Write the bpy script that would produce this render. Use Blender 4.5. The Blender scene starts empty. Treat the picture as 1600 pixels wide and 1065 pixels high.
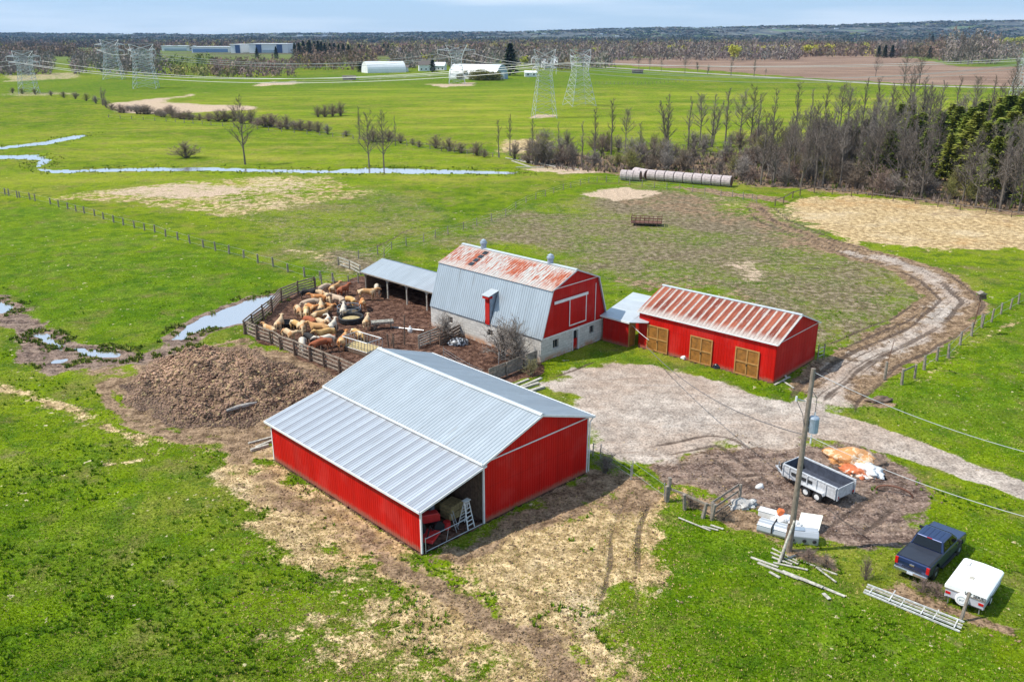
import bpy, bmesh, math, random
import numpy as np
from math import sin, cos, tan, pi, radians, sqrt, atan2
from mathutils import Vector, Matrix
random.seed(7); RNG = np.random.default_rng(7)
scene = bpy.context.scene; COL = scene.collection
# ---------------------------------------------------------------- camera
HAZE = 3.6e-5; CAMH = 30.0; FPX = 1370.0; HORY = 55.0; PITCH = math.atan((532.5-HORY)/FPX)
cd = bpy.data.cameras.new("camera"); cam = bpy.data.objects.new("camera", cd); COL.objects.link(cam)
cd.sensor_width = 36; cd.lens = 36*FPX/1600; cd.clip_start = 0.5; cd.clip_end = 60000
cam.location = (0, 0, CAMH); cam.rotation_euler = (pi/2-PITCH, 0, 0); scene.camera = cam
# ---------------------------------------------------------------- sky, sun, exposure
SUN_EL, SUN_AZ = radians(54), radians(186)
sv = Vector((cos(SUN_EL)*cos(SUN_AZ), cos(SUN_EL)*sin(SUN_AZ), sin(SUN_EL)))
world = bpy.data.worlds.new("World"); scene.world = world; world.use_nodes = True
wn = world.node_tree; bg = wn.nodes['Background']
sky = wn.nodes.new('ShaderNodeTexSky'); sky.sky_type = 'NISHITA'; sky.sun_disc = False
sky.sun_elevation = SUN_EL; sky.sun_rotation = atan2(sv.x, sv.y); sky.altitude = 200
sky.air_density = 1.0; sky.dust_density = 0.2; sky.ozone_density = 1.5
wtc = wn.nodes.new('ShaderNodeTexCoord'); wmp = wn.nodes.new('ShaderNodeMapping'); wmp.inputs['Scale'].default_value = (1.5, 1.5, 18)
wnz = wn.nodes.new('ShaderNodeTexNoise'); wnz.inputs['Scale'].default_value = 2.2; wnz.inputs['Detail'].default_value = 6
wrp = wn.nodes.new('ShaderNodeMapRange'); wrp.inputs['From Min'].default_value = .47; wrp.inputs['From Max'].default_value = .72; wrp.inputs['To Max'].default_value = .55
wmx = wn.nodes.new('ShaderNodeMix'); wmx.data_type = 'RGBA'; wmx.inputs[7].default_value = (8.2, 8.7, 9.2, 1)
wn.links.new(wtc.outputs['Generated'], wmp.inputs[0]); wn.links.new(wmp.outputs[0], wnz.inputs['Vector'])
wn.links.new(wnz.outputs[0], wrp.inputs[0]); wn.links.new(wrp.outputs[0], wmx.inputs[0])
wbl = wn.nodes.new('ShaderNodeMix'); wbl.data_type = 'RGBA'; wbl.inputs[0].default_value = .72; wbl.inputs[7].default_value = (3.5, 5.4, 7.6, 1)
wn.links.new(sky.outputs[0], wbl.inputs[6]); wn.links.new(wbl.outputs[2], wmx.inputs[6]); wn.links.new(wmx.outputs[2], bg.inputs['Color'])
bg.inputs['Strength'].default_value = 0.105
sl = bpy.data.lights.new("sun", 'SUN'); sl.energy = 4.4; sl.angle = radians(.5); sl.color = (1, .945, .85)
so = bpy.data.objects.new("sun", sl); COL.objects.link(so); so.rotation_euler = sv.to_track_quat('Z', 'Y').to_euler()
vs = scene.view_settings; vs.view_transform = 'Standard'; vs.look = 'None'; vs.gamma = 1; vs.exposure = 0.40
scene.cycles.max_bounces = 6; scene.cycles.transparent_max_bounces = 8; scene.cycles.volume_bounces = 0
# ---------------------------------------------------------------- helpers
def G(px, py, z=0.0):
    """ground position seen at a place of the 1600x1065 survey picture"""
    x = (px-800)/FPX; v = (532.5-py)/FPX
    dy = cos(PITCH)+v*sin(PITCH); dz = -sin(PITCH)+v*cos(PITCH); t = (z-CAMH)/dz
    return (x*t, dy*t)
def ht(px, py, top):
    """height of what stands at px,py and reaches up to row top"""
    d = G(px, py)[1]; v = (532.5-top)/FPX
    return CAMH + (v*d*cos(PITCH)-d*sin(PITCH))/(cos(PITCH)+v*sin(PITCH))
class MB:
    def __init__(s): s.v = []; s.f = []; s.c = []
    def add(s, vs, fs):
        o = len(s.v); s.c.append((o, len(s.f))); s.v += [tuple(p) for p in vs]; s.f += [tuple(i+o for i in f) for f in fs]; return s
    def obb(s, o, u, v, w):
        o, u, v, w = map(Vector, (o, u, v, w))
        P = [o, o+u, o+u+v, o+v]; P += [p+w for p in P]
        fs = [(0,3,2,1),(4,5,6,7),(0,1,5,4),(1,2,6,5),(2,3,7,6),(3,0,4,7)]
        if u.cross(v).dot(w) < 0: fs = [f[::-1] for f in fs]
        return s.add(P, fs)
    def box(s, x0, x1, y0, y1, z0, z1): return s.obb((x0,y0,z0), (x1-x0,0,0), (0,y1-y0,0), (0,0,z1-z0))
    def beam(s, p, q, w, h, up=(0,0,1)):
        p, q = Vector(p), Vector(q); d = q-p; up = Vector(up)
        a = d.cross(up)
        if a.length < 1e-6: a = d.cross(Vector((1,0,0)))
        a.normalize(); b = a.cross(d).normalized()
        return s.obb(p-a*w/2-b*h/2, d, a*w, b*h)
    def tube(s, p, q, r, r2=None, n=6, cap=True):
        p, q = Vector(p), Vector(q); r2 = r if r2 is None else r2; d = (q-p)
        a = d.orthogonal().normalized(); b = d.cross(a).normalized()
        P = []
        for c, rr in ((p, r), (q, r2)):
            for i in range(n):
                t = 2*pi*i/n; P.append(c+a*cos(t)*rr+b*sin(t)*rr)
        F = [(i, (i+1) % n, n+(i+1) % n, n+i) for i in range(n)]
        if cap: F += [tuple(range(n))[::-1], tuple(range(n, 2*n))]
        return s.add(P, F)
    def path(s, pts, rs, n=6):
        if not hasattr(rs, '__len__'): rs = [rs]*len(pts)
        pts = [Vector(p) for p in pts]; P = []; F = []
        ref = None
        for k, c in enumerate(pts):
            d = (pts[min(k+1, len(pts)-1)]-pts[max(k-1, 0)]).normalized()
            a = d.orthogonal().normalized() if ref is None else (ref-d*ref.dot(d)).normalized()
            ref = a; b = d.cross(a)
            for i in range(n):
                t = 2*pi*i/n; P.append(c+(a*cos(t)+b*sin(t))*rs[k])
        for k in range(len(pts)-1):
            for i in range(n): F.append((k*n+i, k*n+(i+1) % n, (k+1)*n+(i+1) % n, (k+1)*n+i))
        F += [tuple(range(n))[::-1], tuple(range((len(pts)-1)*n, len(pts)*n))]
        return s.add(P, F)
    def lathe(s, c, prof, n=16, axis=None):
        c = Vector(c); ax = Vector(axis or (0,0,1)).normalized(); a = ax.orthogonal().normalized(); b = ax.cross(a)
        P = []; F = []
        for r, z in prof:
            for i in range(n):
                t = 2*pi*i/n; P.append(c+ax*z+(a*cos(t)+b*sin(t))*r)
        for k in range(len(prof)-1):
            for i in range(n): F.append((k*n+i, k*n+(i+1) % n, (k+1)*n+(i+1) % n, (k+1)*n+i))
        F += [tuple(range(n))[::-1], tuple(range((len(prof)-1)*n, len(prof)*n))]
        return s.add(P, F)
    def prism(s, poly, o, u, v, w):
        """poly of (a,b) in the plane o+a*u+b*v, pushed along w"""
        o, u, v, w = map(Vector, (o, u, v, w)); n = len(poly)
        P = [o+u*a+v*b for a, b in poly]; P += [p+w for p in P]
        F = [tuple(range(n))[::-1], tuple(range(n, 2*n))]+[(i, (i+1) % n, n+(i+1) % n, n+i) for i in range(n)]
        return s.add(P, F)
    def ribbed(s, o, u, v, pitch=.3, h=.025, rib=.07, thick=.03, flip=False):
        """profiled metal sheet: runs along u, ribs along v, with a real underside"""
        o, u, v = Vector(o), Vector(u), Vector(v); L = u.length; ud = u/L; n = u.cross(v).normalized()
        if flip: n = -n
        k = max(1, round(L/pitch)); pt = L/k; prof = [(0, 0)]
        for i in range(k):
            x = i*pt
            prof += [(x+pt*.5-rib/2, 0), (x+pt*.5-rib/4, h), (x+pt*.5+rib/4, h), (x+pt*.5+rib/2, 0)]
        prof += [(L, 0)]
        P = []; F = []
        for x, z in prof: P += [o+ud*x+n*z, o+ud*x+v+n*z]
        m = len(prof)
        for i in range(m-1): F.append((2*i, 2*i+2, 2*i+3, 2*i+1))
        b = len(P); P += [o-n*thick, o+u-n*thick, o+u+v-n*thick, o+v-n*thick]
        F += [(b, b+3, b+2, b+1), tuple(2*i for i in range(m))[::-1]+(b, b+1), tuple(2*i+1 for i in range(m))+(b+2, b+3),
              (0, 1, b+3, b), (2*m-2, b+1, b+2, 2*m-1)]
        return s.add(P, F)
    def build(s, name, m=None, parent=None, smooth=False, bevel=0, fix=True):
        me = bpy.data.meshes.new(name); me.from_pydata(s.v, [], s.f)
        if fix:
            bm = bmesh.new(); bm.from_mesh(me); bmesh.ops.recalc_face_normals(bm, faces=bm.faces); bm.to_mesh(me); bm.free()
        o = bpy.data.objects.new(name, me); COL.objects.link(o)
        if m: me.materials.append(m)
        if smooth: me.polygons.foreach_set('use_smooth', [True]*len(me.polygons))
        if parent: o.parent = parent
        if bevel:
            md = o.modifiers.new('bevel', 'BEVEL'); md.width = bevel; md.segments = 2; md.limit_method = 'ANGLE'
        return o
def build_each(mb, name, m, parent, **k):
    """one object for every piece that was added"""
    r = []; c = mb.c+[(len(mb.v), len(mb.f))]
    for (a, fa), (b, fb) in zip(c, c[1:]):
        q = MB(); q.add(mb.v[a:b], [tuple(i-a for i in f) for f in mb.f[fa:fb]]); r.append(q.build(name, m, parent, **k))
    return r
def tag(o, label=None, cat=None, group=None, kind=None):
    if label: o['label'] = label
    if cat: o['category'] = cat
    if group: o['group'] = group
    if kind: o['kind'] = kind
    return o
def empty(name, loc, rz=0, label=None, cat=None, group=None):
    o = bpy.data.objects.new(name, None); COL.objects.link(o); o.location = (loc[0], loc[1], loc[2] if len(loc) > 2 else 0)
    o.rotation_euler = (0, 0, rz); o.empty_display_size = .3
    return tag(o, label, cat, group)
def kids(o): return [c for c in COL.objects if c.parent == o]
def dup(o, loc, rz=0, sc=1.0, label=None, parent=None, ch=None):
    c = o.copy(); COL.objects.link(c)
    if parent: c.parent = parent
    else:
        c.location = (loc[0], loc[1], loc[2] if len(loc) > 2 else 0); c.rotation_euler = (0, 0, rz); c.scale = (sc, sc, sc) if not hasattr(sc, '__len__') else sc
        if label: c['label'] = label
    for k in (ch if ch is not None else KID.setdefault(o.name, kids(o))):
        d = k.copy(); COL.objects.link(d); d.parent = c
    return c
KID = {}
ORD = 'first second third fourth fifth sixth seventh eighth ninth tenth eleventh twelfth thirteenth fourteenth fifteenth sixteenth seventeenth eighteenth nineteenth twentieth'.split()
ORD = (ORD+['twenty-'+w for w in ORD[:9]]+['thirtieth']+['thirty-'+w for w in ORD[:9]]+['fortieth']+['forty-'+w for w in ORD[:9]])
def np_mesh(name, V, F, m=None, attr=None, smooth=False, parent=None):
    """mesh from numpy: V (n,3), F (k,3|4); attr = dict name -> (n,4) float colour"""
    me = bpy.data.meshes.new(name); n, k = len(V), F.shape[1]
    me.vertices.add(n); me.vertices.foreach_set('co', np.asarray(V, np.float32).ravel())
    me.loops.add(F.size); me.loops.foreach_set('vertex_index', F.astype(np.int32).ravel())
    me.polygons.add(len(F)); me.polygons.foreach_set('loop_start', np.arange(0, F.size, k, dtype=np.int32))
    me.polygons.foreach_set('loop_total', np.full(len(F), k, np.int32))
    me.update(calc_edges=True); me.validate()
    for a, val in (attr or {}).items():
        at = me.attributes.new(a, 'FLOAT_COLOR', 'POINT'); at.data.foreach_set('color', np.asarray(val, np.float32).ravel())
    if smooth: me.polygons.foreach_set('use_smooth', np.ones(len(F), bool))
    o = bpy.data.objects.new(name, me); COL.objects.link(o)
    if m: me.materials.append(m)
    if parent: o.parent = parent
    return o
# ---------------------------------------------------------------- node helper
class NT:
    def __init__(s, name):
        s.m = bpy.data.materials.new(name); s.m.use_nodes = True; s.t = s.m.node_tree; s.b = s.t.nodes['Principled BSDF']
        s.geo = s.n('ShaderNodeNewGeometry'); s.tc = s.n('ShaderNodeTexCoord')
    def n(s, ty): return s.t.nodes.new(ty)
    def L(s, a, b):
        if isinstance(a, (int, float)): b.default_value = a
        elif isinstance(a, tuple): b.default_value = (a+(1,))[:4] if len(b.default_value) == 4 else a[:3]
        else: s.t.links.new(a, b)
    def pos(s): return s.geo.outputs['Position']
    def obj(s): return s.tc.outputs['Object']
    def mp(s, vec, sc=(1, 1, 1), rot=(0, 0, 0)):
        n = s.n('ShaderNodeMapping'); n.inputs['Scale'].default_value = sc; n.inputs['Rotation'].default_value = rot; s.L(vec, n.inputs[0]); return n.outputs[0]
    def noise(s, vec, scale, detail=4, rough=.6, dist=0):
        n = s.n('ShaderNodeTexNoise'); n.inputs['Scale'].default_value = scale; n.inputs['Detail'].default_value = detail
        n.inputs['Roughness'].default_value = rough; n.inputs['Distortion'].default_value = dist; s.L(vec, n.inputs['Vector']); return n.outputs[0]
    def voro(s, vec, scale):
        n = s.n('ShaderNodeTexVoronoi'); n.inputs['Scale'].default_value = scale; s.L(vec, n.inputs['Vector']); return n.outputs['Color']
    def mr(s, f, a, b, c=0., d=1.):
        n = s.n('ShaderNodeMapRange'); n.interpolation_type = 'SMOOTHSTEP'; s.L(f, n.inputs[0])
        for i, v in enumerate((a, b, c, d)): n.inputs[i+1].default_value = v
        return n.outputs[0]
    def ma(s, op, a, b=0.):
        n = s.n('ShaderNodeMath'); n.operation = op; s.L(a, n.inputs[0]); s.L(b, n.inputs[1]); return n.outputs[0]
    def mix(s, f, a, b, mode='MIX'):
        n = s.n('ShaderNodeMix'); n.data_type = 'RGBA'; n.blend_type = mode; s.L(f, n.inputs[0]); s.L(a, n.inputs[6]); s.L(b, n.inputs[7]); return n.outputs[2]
    def attr(s, name):
        n = s.n('ShaderNodeAttribute'); n.attribute_name = name; q = s.n('ShaderNodeSeparateColor'); s.L(n.outputs['Color'], q.inputs[0])
        return [q.outputs[0], q.outputs[1], q.outputs[2], n.outputs['Alpha']], n.outputs['Color']
    def sep(s, vec):
        n = s.n('ShaderNodeSeparateXYZ'); s.L(vec, n.inputs[0]); return n.outputs
    def ns(s, vec, scale, detail=4, rough=.6, dist=0):
        n = s.n('ShaderNodeMapRange'); s.L(s.noise(vec, scale, detail, rough, dist), n.inputs[0]); n.inputs[1].default_value = .27; n.inputs[2].default_value = .73; return n.outputs[0]
    def panel(s, c, w, k=.22):
        n = s.n('ShaderNodeTexWhiteNoise'); n.noise_dimensions = '1D'; s.L(s.ma('FLOOR', s.ma('MULTIPLY', c, 1/w)), n.inputs['W']); return s.ma('MULTIPLY', n.outputs['Value'], k)
    def rnd(s): return s.n('ShaderNodeObjectInfo').outputs['Random']
    def out(s, col, rough=.8, metal=0, bump=None, bs=.3, bd=.05, spec=None):
        s.L(col, s.b.inputs['Base Color']); s.L(rough, s.b.inputs['Roughness']); s.L(metal, s.b.inputs['Metallic'])
        if spec is not None: s.b.inputs['Specular IOR Level'].default_value = spec
        if bump is not None:
            n = s.n('ShaderNodeBump'); n.inputs['Strength'].default_value = bs; n.inputs['Distance'].default_value = bd; s.L(bump, n.inputs['Height']); s.L(n.outputs[0], s.b.inputs['Normal'])
        return s.m
def simple(name, c, rough=.7, metal=0, var=.18, sc=3, bump=0, spec=None, dark=None, coat=0):
    t = NT(name); nz = t.noise(t.obj(), sc, 5, .65); lo = tuple(x*(1-var) for x in c) if dark is None else dark
    hi = tuple(min(1, x*(1+var*.6)) for x in c); cc = t.mix(t.mr(nz, .3, .7), lo, hi)
    if coat: t.b.inputs['Coat Weight'].default_value = coat; t.b.inputs['Coat Roughness'].default_value = .08
    return t.out(cc, rough, metal, nz if bump else None, bump or .3, .03, spec)
def leafy(name, c1, c2, c3=None):
    """foliage / twigs: tint differs from tree to tree and clump to clump"""
    t = NT(name); nz = t.noise(t.obj(), .9, 3); cc = t.mix(t.mr(nz, .35, .65), c1, c2)
    if c3: cc = t.mix(t.mr(t.rnd(), .2, .9, 0, .7), cc, c3)
    return t.out(cc, .8, 0, spec=.2)
# ---------------------------------------------------------------- ground masks (which soil or sward grows where)
def pxy(pts): return np.array([G(*p) for p in pts])
def sdist(X, Y, P, closed=True):
    d = np.full(X.shape, 1e9); ins = np.zeros(X.shape, bool); n = len(P)
    for i in range(n if closed else n-1):
        ax, ay = P[i]; bx, by = P[(i+1) % n]; ex, ey = bx-ax, by-ay
        t = np.clip(((X-ax)*ex+(Y-ay)*ey)/(ex*ex+ey*ey+1e-12), 0, 1)
        d = np.minimum(d, np.hypot(X-ax-t*ex, Y-ay-t*ey))
        if closed:
            c = (ay > Y) != (by > Y)
            with np.errstate(divide='ignore', invalid='ignore'): xi = ex*(Y-ay)/(ey if ey else 1e-9)+ax
            ins ^= c & (X < xi)
    return np.where(ins, -d, d) if closed else d
def along(X, Y, P, fade=3.):
    """signed side distance to an open line, and a weight that dies out at its two ends"""
    d = np.full(X.shape, 1e9); sg = np.zeros(X.shape); s = np.zeros(X.shape); acc = 0.
    for i in range(len(P)-1):
        ax, ay = P[i]; bx, by = P[i+1]; ex, ey = bx-ax, by-ay; L = math.hypot(ex, ey); t = np.clip(((X-ax)*ex+(Y-ay)*ey)/(L*L), 0, 1); q = np.hypot(X-ax-t*ex, Y-ay-t*ey); b = q < d
        sg = np.where(b, np.sign(ex*(Y-ay)-ey*(X-ax))*q, sg); s = np.where(b, acc+t*L, s); d = np.minimum(d, q); acc += L
    return sg, sstep(0, fade, s)*sstep(acc, acc-fade, s)
def sstep(a, b, x): t = np.clip((x-a)/(b-a), 0, 1); return t*t*(3-2*t)
def hsh(i, j, s): 
    n = (i*374761393+j*668265263+s*1442695041) & 0xffffffff; n = ((n ^ (n >> 13))*1274126177) & 0xffffffff
    return ((n ^ (n >> 16)) & 0xffff)/65535.
def vnoise(x, y, s=0):
    i = np.floor(x).astype(np.int64); j = np.floor(y).astype(np.int64); fx = x-i; fy = y-j; fx = fx*fx*(3-2*fx); fy = fy*fy*(3-2*fy)
    return (hsh(i, j, s)*(1-fx)+hsh(i+1, j, s)*fx)*(1-fy)+(hsh(i, j+1, s)*(1-fx)+hsh(i+1, j+1, s)*fx)*fy
def fbm(x, y, o=4, s=0):
    r = 0; a = .5; t = 0
    for k in range(o): r = r+a*vnoise(x*2**k, y*2**k, s+k); t += a; a *= .55
    return r/t
MASKS = ['straw', 'dirt', 'gravel', 'manure', 'yellow', 'plough', 'sand', 'mud', 'lush', 'worn', 'rut', 'far']
# (mask, kind, strength, softness m, points[, half width m])
REG = [
 ('straw','poly',.98,2.2,[(372,690),(425,722),(540,800),(660,872),(760,925),(860,985),(960,1080),(760,1120),(650,980),(560,905),(430,840),(375,760)]),
 ('straw','poly',1.02,2.0,[(700,865),(830,800),(1030,765),(1035,800),(1000,870),(985,960),(950,1040),(930,1120),(860,1080),(860,985),(760,915)]),
 ('dirt','poly',.60,1.2,[(380,700),(430,735),(560,812),(655,880),(600,900),(500,840),(400,790)]),
 ('dirt','poly',.85,.9,[(662,872),(762,818),(925,742),(965,728),(1000,752),(920,792),(800,846),(700,884)]),
 ('dirt','line',1.0,1.3,[(600,880),(680,912),(770,965),(835,1000),(920,1090)],.9),
 ('dirt','poly',.75,.8,[(920,742),(960,730),(1030,770),(1020,795),(960,800),(900,790)]),
 ('straw','line',.72,1.0,[(-60,592),(0,602),(60,625),(120,645),(165,668),(215,690),(290,690),(345,676),(400,690)],.75),
 ('straw','line',.6,.7,[(172,727),(215,717),(268,695)],.5),
 ('straw','line',.85,.8,[(0,606),(110,640)],.7),
 ('dirt','line',.8,.5,[(163,600),(170,630),(215,668),(290,690),(370,684),(400,690)],.7),
 ('dirt','poly',.9,1.2,[(170,600),(210,565),(280,548),(385,540),(470,552),(560,595),(520,640),(430,665),(370,690),(290,688),(225,665),(180,635)]),
 ('dirt','poly',.7,1.6,[(285,690),(345,672),(440,650),(430,722),(400,730),(340,712)]),
 ('straw','poly',.95,1.6,[(290,690),(345,676),(430,655),(430,720),(380,720),(330,705)]),
 ('dirt','poly',.45,1.,[(385,735),(470,770),(540,830),(520,860),(430,810)]),
 ('manure','poly',1.,1.,[(384,522),(400,490),(440,462),(492,446),(560,432),(600,450),(660,470),(690,500),(700,520),(730,545),(848,575),(800,600),(700,620),(590,610),(540,592),(460,556)]),
 ('manure','poly',1.,.5,[(676,468),(700,476),(790,520),(852,570),(845,586),(790,602),(740,604),(690,560)]),
 ('dirt','poly',.6,1.,[(335,540),(384,522),(540,592),(480,575),(400,550)]),
 ('straw','poly',1.0,2.5,[(1235,312),(1330,306),(1470,320),(1640,345),(1640,392),(1540,388),(1440,391),(1340,377),(1262,352)]),
 ('dirt','poly',.42,3,[(1245,316),(1330,310),(1470,324),(1640,350),(1640,372),(1540,350),(1380,330)]),
 ('straw','poly',.56,3.5,[(480,880),(640,920),(960,930),(1000,1120),(330,1120),(420,980)]),
 ('dirt','poly',.72,1.2,[(1030,289),(1130,297),(1222,308),(1243,320),(1180,313),(1060,296)]),
 ('sand','poly',.7,1.8,[(150,304),(210,293),(290,286),(370,288),(400,296),(340,308),(270,312),(210,308)]),
 ('sand','poly',.45,3,[(370,288),(470,280),(560,290),(500,300),(420,312),(340,322),(300,314)]),
 ('straw','poly',.5,3,[(60,318),(130,300),(300,280),(520,275),(600,300),(520,315),(400,340),(420,370),(560,400),(540,435),(480,400),(380,350),(200,320)]),
 ('sand','poly',1.,1.5,[(915,303),(940,294),(985,293),(1025,300),(1010,311),(950,313)]),
 ('straw','poly',.45,3,[(1030,300),(1160,314),(1280,330),(1260,350),(1180,345),(1100,318)]),
 ('worn','poly',.95,5,[(880,325),(930,300),(1040,300),(1180,325),(1300,358),(1230,385),(1050,372),(950,352)]),
 ('worn','poly',.95,4,[(860,412),(960,385),(1150,380),(1180,392),(1000,408),(900,428)]),
 ('worn','poly',1.,4,[(930,430),(1090,428),(1240,478),(1300,520),(1240,530),(1100,470),(960,447)]),
 ('worn','poly',.95,4,[(1290,470),(1400,500),(1300,560),(1285,520)]),
 ('worn','poly',.74,6,[(600,385),(800,330),(920,300),(1010,295),(1230,325),(1290,350),(1440,420),(1455,470),(1400,505),(1290,525),(1130,470),(1000,455),(940,440),(880,400),(700,380)]),
 ('worn','poly',.5,5,[(300,330),(420,300),(600,290),(750,345),(600,400),(540,440),(420,400)]),
 ('worn','poly',.85,3,[(500,390),(560,380),(620,395),(600,425),(540,440),(490,420)]),
 ('dirt','poly',.5,2.5,[(910,300),(1030,296),(1140,312),(1230,350),(1150,355),(1000,330)]),
 ('dirt','poly',.55,2.5,[(930,440),(1000,425),(1080,435),(1230,480),(1290,520),(1280,545),(1100,465),(1000,455)]),
 ('dirt','poly',.5,2.,[(1120,330),(1200,335),(1260,370),(1380,400),(1440,420),(1360,420),(1220,390)]),
 ('sand','poly',.55,1.5,[(1130,412),(1180,405),(1215,420),(1190,445),(1145,440)]),
 ('dirt','line',.85,2.2,[(1180,318),(1205,345),(1255,366),(1340,396)],2.0),
 ('dirt','line',1.5,1.4,[(1300,382),(1340,396),(1420,416),(1465,440),(1490,470),(1455,508),(1390,540),(1330,575),(1300,605)],3.1),
 ('gravel','line',.74,2.0,[(1340,396),(1420,416),(1465,440),(1490,470),(1455,508),(1390,540),(1330,575),(1290,612),(1270,640)],1.9),
 ('gravel','poly',1.,1.2,[(855,606),(890,582),(950,566),(1010,568),(1090,590),(1190,618),(1255,634),(1262,690),(1180,690),(1100,700),(1010,722),(930,706),(918,640)]),
 ('gravel','poly',1.,.45,[(1240,622),(1300,646),(1400,678),(1500,712),(1640,766),(1640,798),(1560,762),(1460,730),(1340,694),(1240,680)]),
 ('gravel','poly',.8,.8,[(1262,640),(1290,600),(1330,572),(1345,590),(1310,625),(1300,650)]),
 ('mud','poly',.95,1.2,[(1015,724),(1100,703),(1190,684),(1260,686),(1340,696),(1440,752),(1462,775),(1430,845),(1375,858),(1290,852),(1235,826),(1180,800),(1110,780),(1050,755)]),
 ('dirt','poly',.9,1.,[(1000,722),(1100,697),(1200,680),(1270,688),(1200,760),(1110,780),(1040,756)]),
 ('dirt','poly',.8,.6,[(1030,770),(1110,775),(1200,808),(1220,850),(1150,830),(1090,800)]),
 ('dirt','poly',.7,.5,[(1210,850),(1300,870),(1310,892),(1230,880)]),
 ('dirt','poly',.7,.5,[(1355,912),(1420,915),(1500,950),(1600,980),(1600,1000),(1480,965),(1400,935)]),
 ('dirt','poly',.8,.6,[(1352,628),(1375,618),(1400,622),(1395,634),(1360,636)]),
 ('straw','poly',.5,1.0,[(1410,598),(1470,560),(1500,535),(1600,480),(1600,500),(1520,540),(1490,580),(1430,602)]),
 ('mud','poly',.9,1.2,[(-40,450),(40,478),(90,520),(150,540),(215,548),(265,535),(270,560),(200,575),(70,582),(40,560),(20,520),(-40,500)]),
 ('mud','poly',.8,.8,[(255,545),(270,520),(300,505),(380,505),(330,520),(320,560),(270,575)]),
 ('dirt','poly',.55,1.2,[(60,565),(150,560),(240,575),(200,610),(160,600),(90,590)]),
 ('lush','poly',.8,2,[(1310,600),(1345,580),(1400,598),(1500,590),(1640,500),(1640,740),(1500,700),(1380,668),(1310,640)]),
 ('lush','poly',.9,.7,[(880,585),(930,545),(1010,555),(1100,580),(1210,606),(1240,620),(1100,588),(960,562),(900,580)]),
 ('lush','poly',.9,2,[(1020,775),(1090,800),(1220,860),(1360,925),(1500,985),(1640,1040),(1640,1120),(1000,1120),(1000,960),(1000,870)]),
 ('lush','poly',.6,1.5,[(1400,790),(1640,850),(1640,1000),(1480,960),(1380,905),(1370,860)]),
 ('lush','poly',.9,4,[(-60,320),(100,330),(300,380),(470,430),(400,490),(250,540),(100,520),(-60,440)]),
 ('lush','poly',.7,5,[(-60,620),(140,680),(350,780),(420,860),(560,960),(650,1110),(-60,1110)]),
 ('lush','line',.9,.5,[(430,722),(540,792),(660,868)],.45),
 ('lush','line',.9,1.,[(620,392),(745,355),(840,316),(935,288),(1100,306),(1180,318)],.9),
 ('lush','poly',.6,12,[(0,125),(200,122),(420,120),(600,116),(800,112),(1050,108),(1050,132),(700,150),(300,155),(0,150)]),
 ('yellow','poly',.75,30,[(200,150),(600,135),(1000,140),(1640,150),(1640,240),(900,225),(600,205),(300,190)]),
 ('yellow','poly',.95,12,[(560,186),(860,186),(1100,180),(1100,205),(800,212),(560,206)]),
 ('yellow','poly',.7,8,[(-60,200),(300,195),(780,240),(880,260),(500,262),(100,250),(-60,250)]),
 ('yellow','poly',.5,6,[(-60,262),(400,268),(900,270),(600,300),(200,300),(-60,300)]),
 ('sand','poly',.8,3,[(165,162),(250,153),(330,144),(250,160),(400,165),(395,172),(240,180),(170,172)]),
 ('sand','poly',.8,4,[(400,130),(520,122),(420,128),(500,130),(400,136)]),
 ('sand','poly',1.,1,[(828,185),(866,184),(872,180),(835,179)]),
 ('sand','poly',.7,2,[(655,131),(745,129),(740,135),(690,137)]),
 ('straw','poly',.7,4,[(780,215),(850,218),(870,235),(820,245),(780,240)]),
 ('sand','poly',.55,5,[(0,118),(130,112),(140,122),(0,130)]),
 ('sand','poly',.5,5,[(0,143),(130,142),(135,150),(0,152)]),
 ('plough','poly',1.,5,[(880,96),(1040,90),(1200,85),(1290,83),(1350,83),(1440,93),(1500,104),(1600,104),(1700,106),(1700,136),(1500,134),(1400,130),(1250,121),(1080,108),(960,102)]),
 ('lush','poly',1.,6,[(1500,105),(1640,86),(1680,106)]),
 ('dirt','poly',.78,5,[(795,246),(870,240),(1000,246),(1150,240),(1300,225),(1450,215),(1680,205),(1680,338),(1600,342),(1500,326),(1290,299),(1180,294),(1140,285),(1000,274),(930,270),(830,262)]),
 ('dirt','poly',.55,8,[(-100,88),(300,92),(620,92),(900,90),(1000,84),(1350,74),(1700,74),(1700,66),(-100,66)]),
 ('gravel','line',0.,1.2,[(880,100),(930,106),(1000,109),(1200,121),(1400,133),(1520,137),(1700,138)],2.6),
 ('gravel','line',.8,1.5,[(400,129),(560,125),(720,116),(860,106)],1.6),
 ('sand','poly',.7,1.5,[(790,262),(900,262),(960,270),(880,272)]),
]
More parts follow.
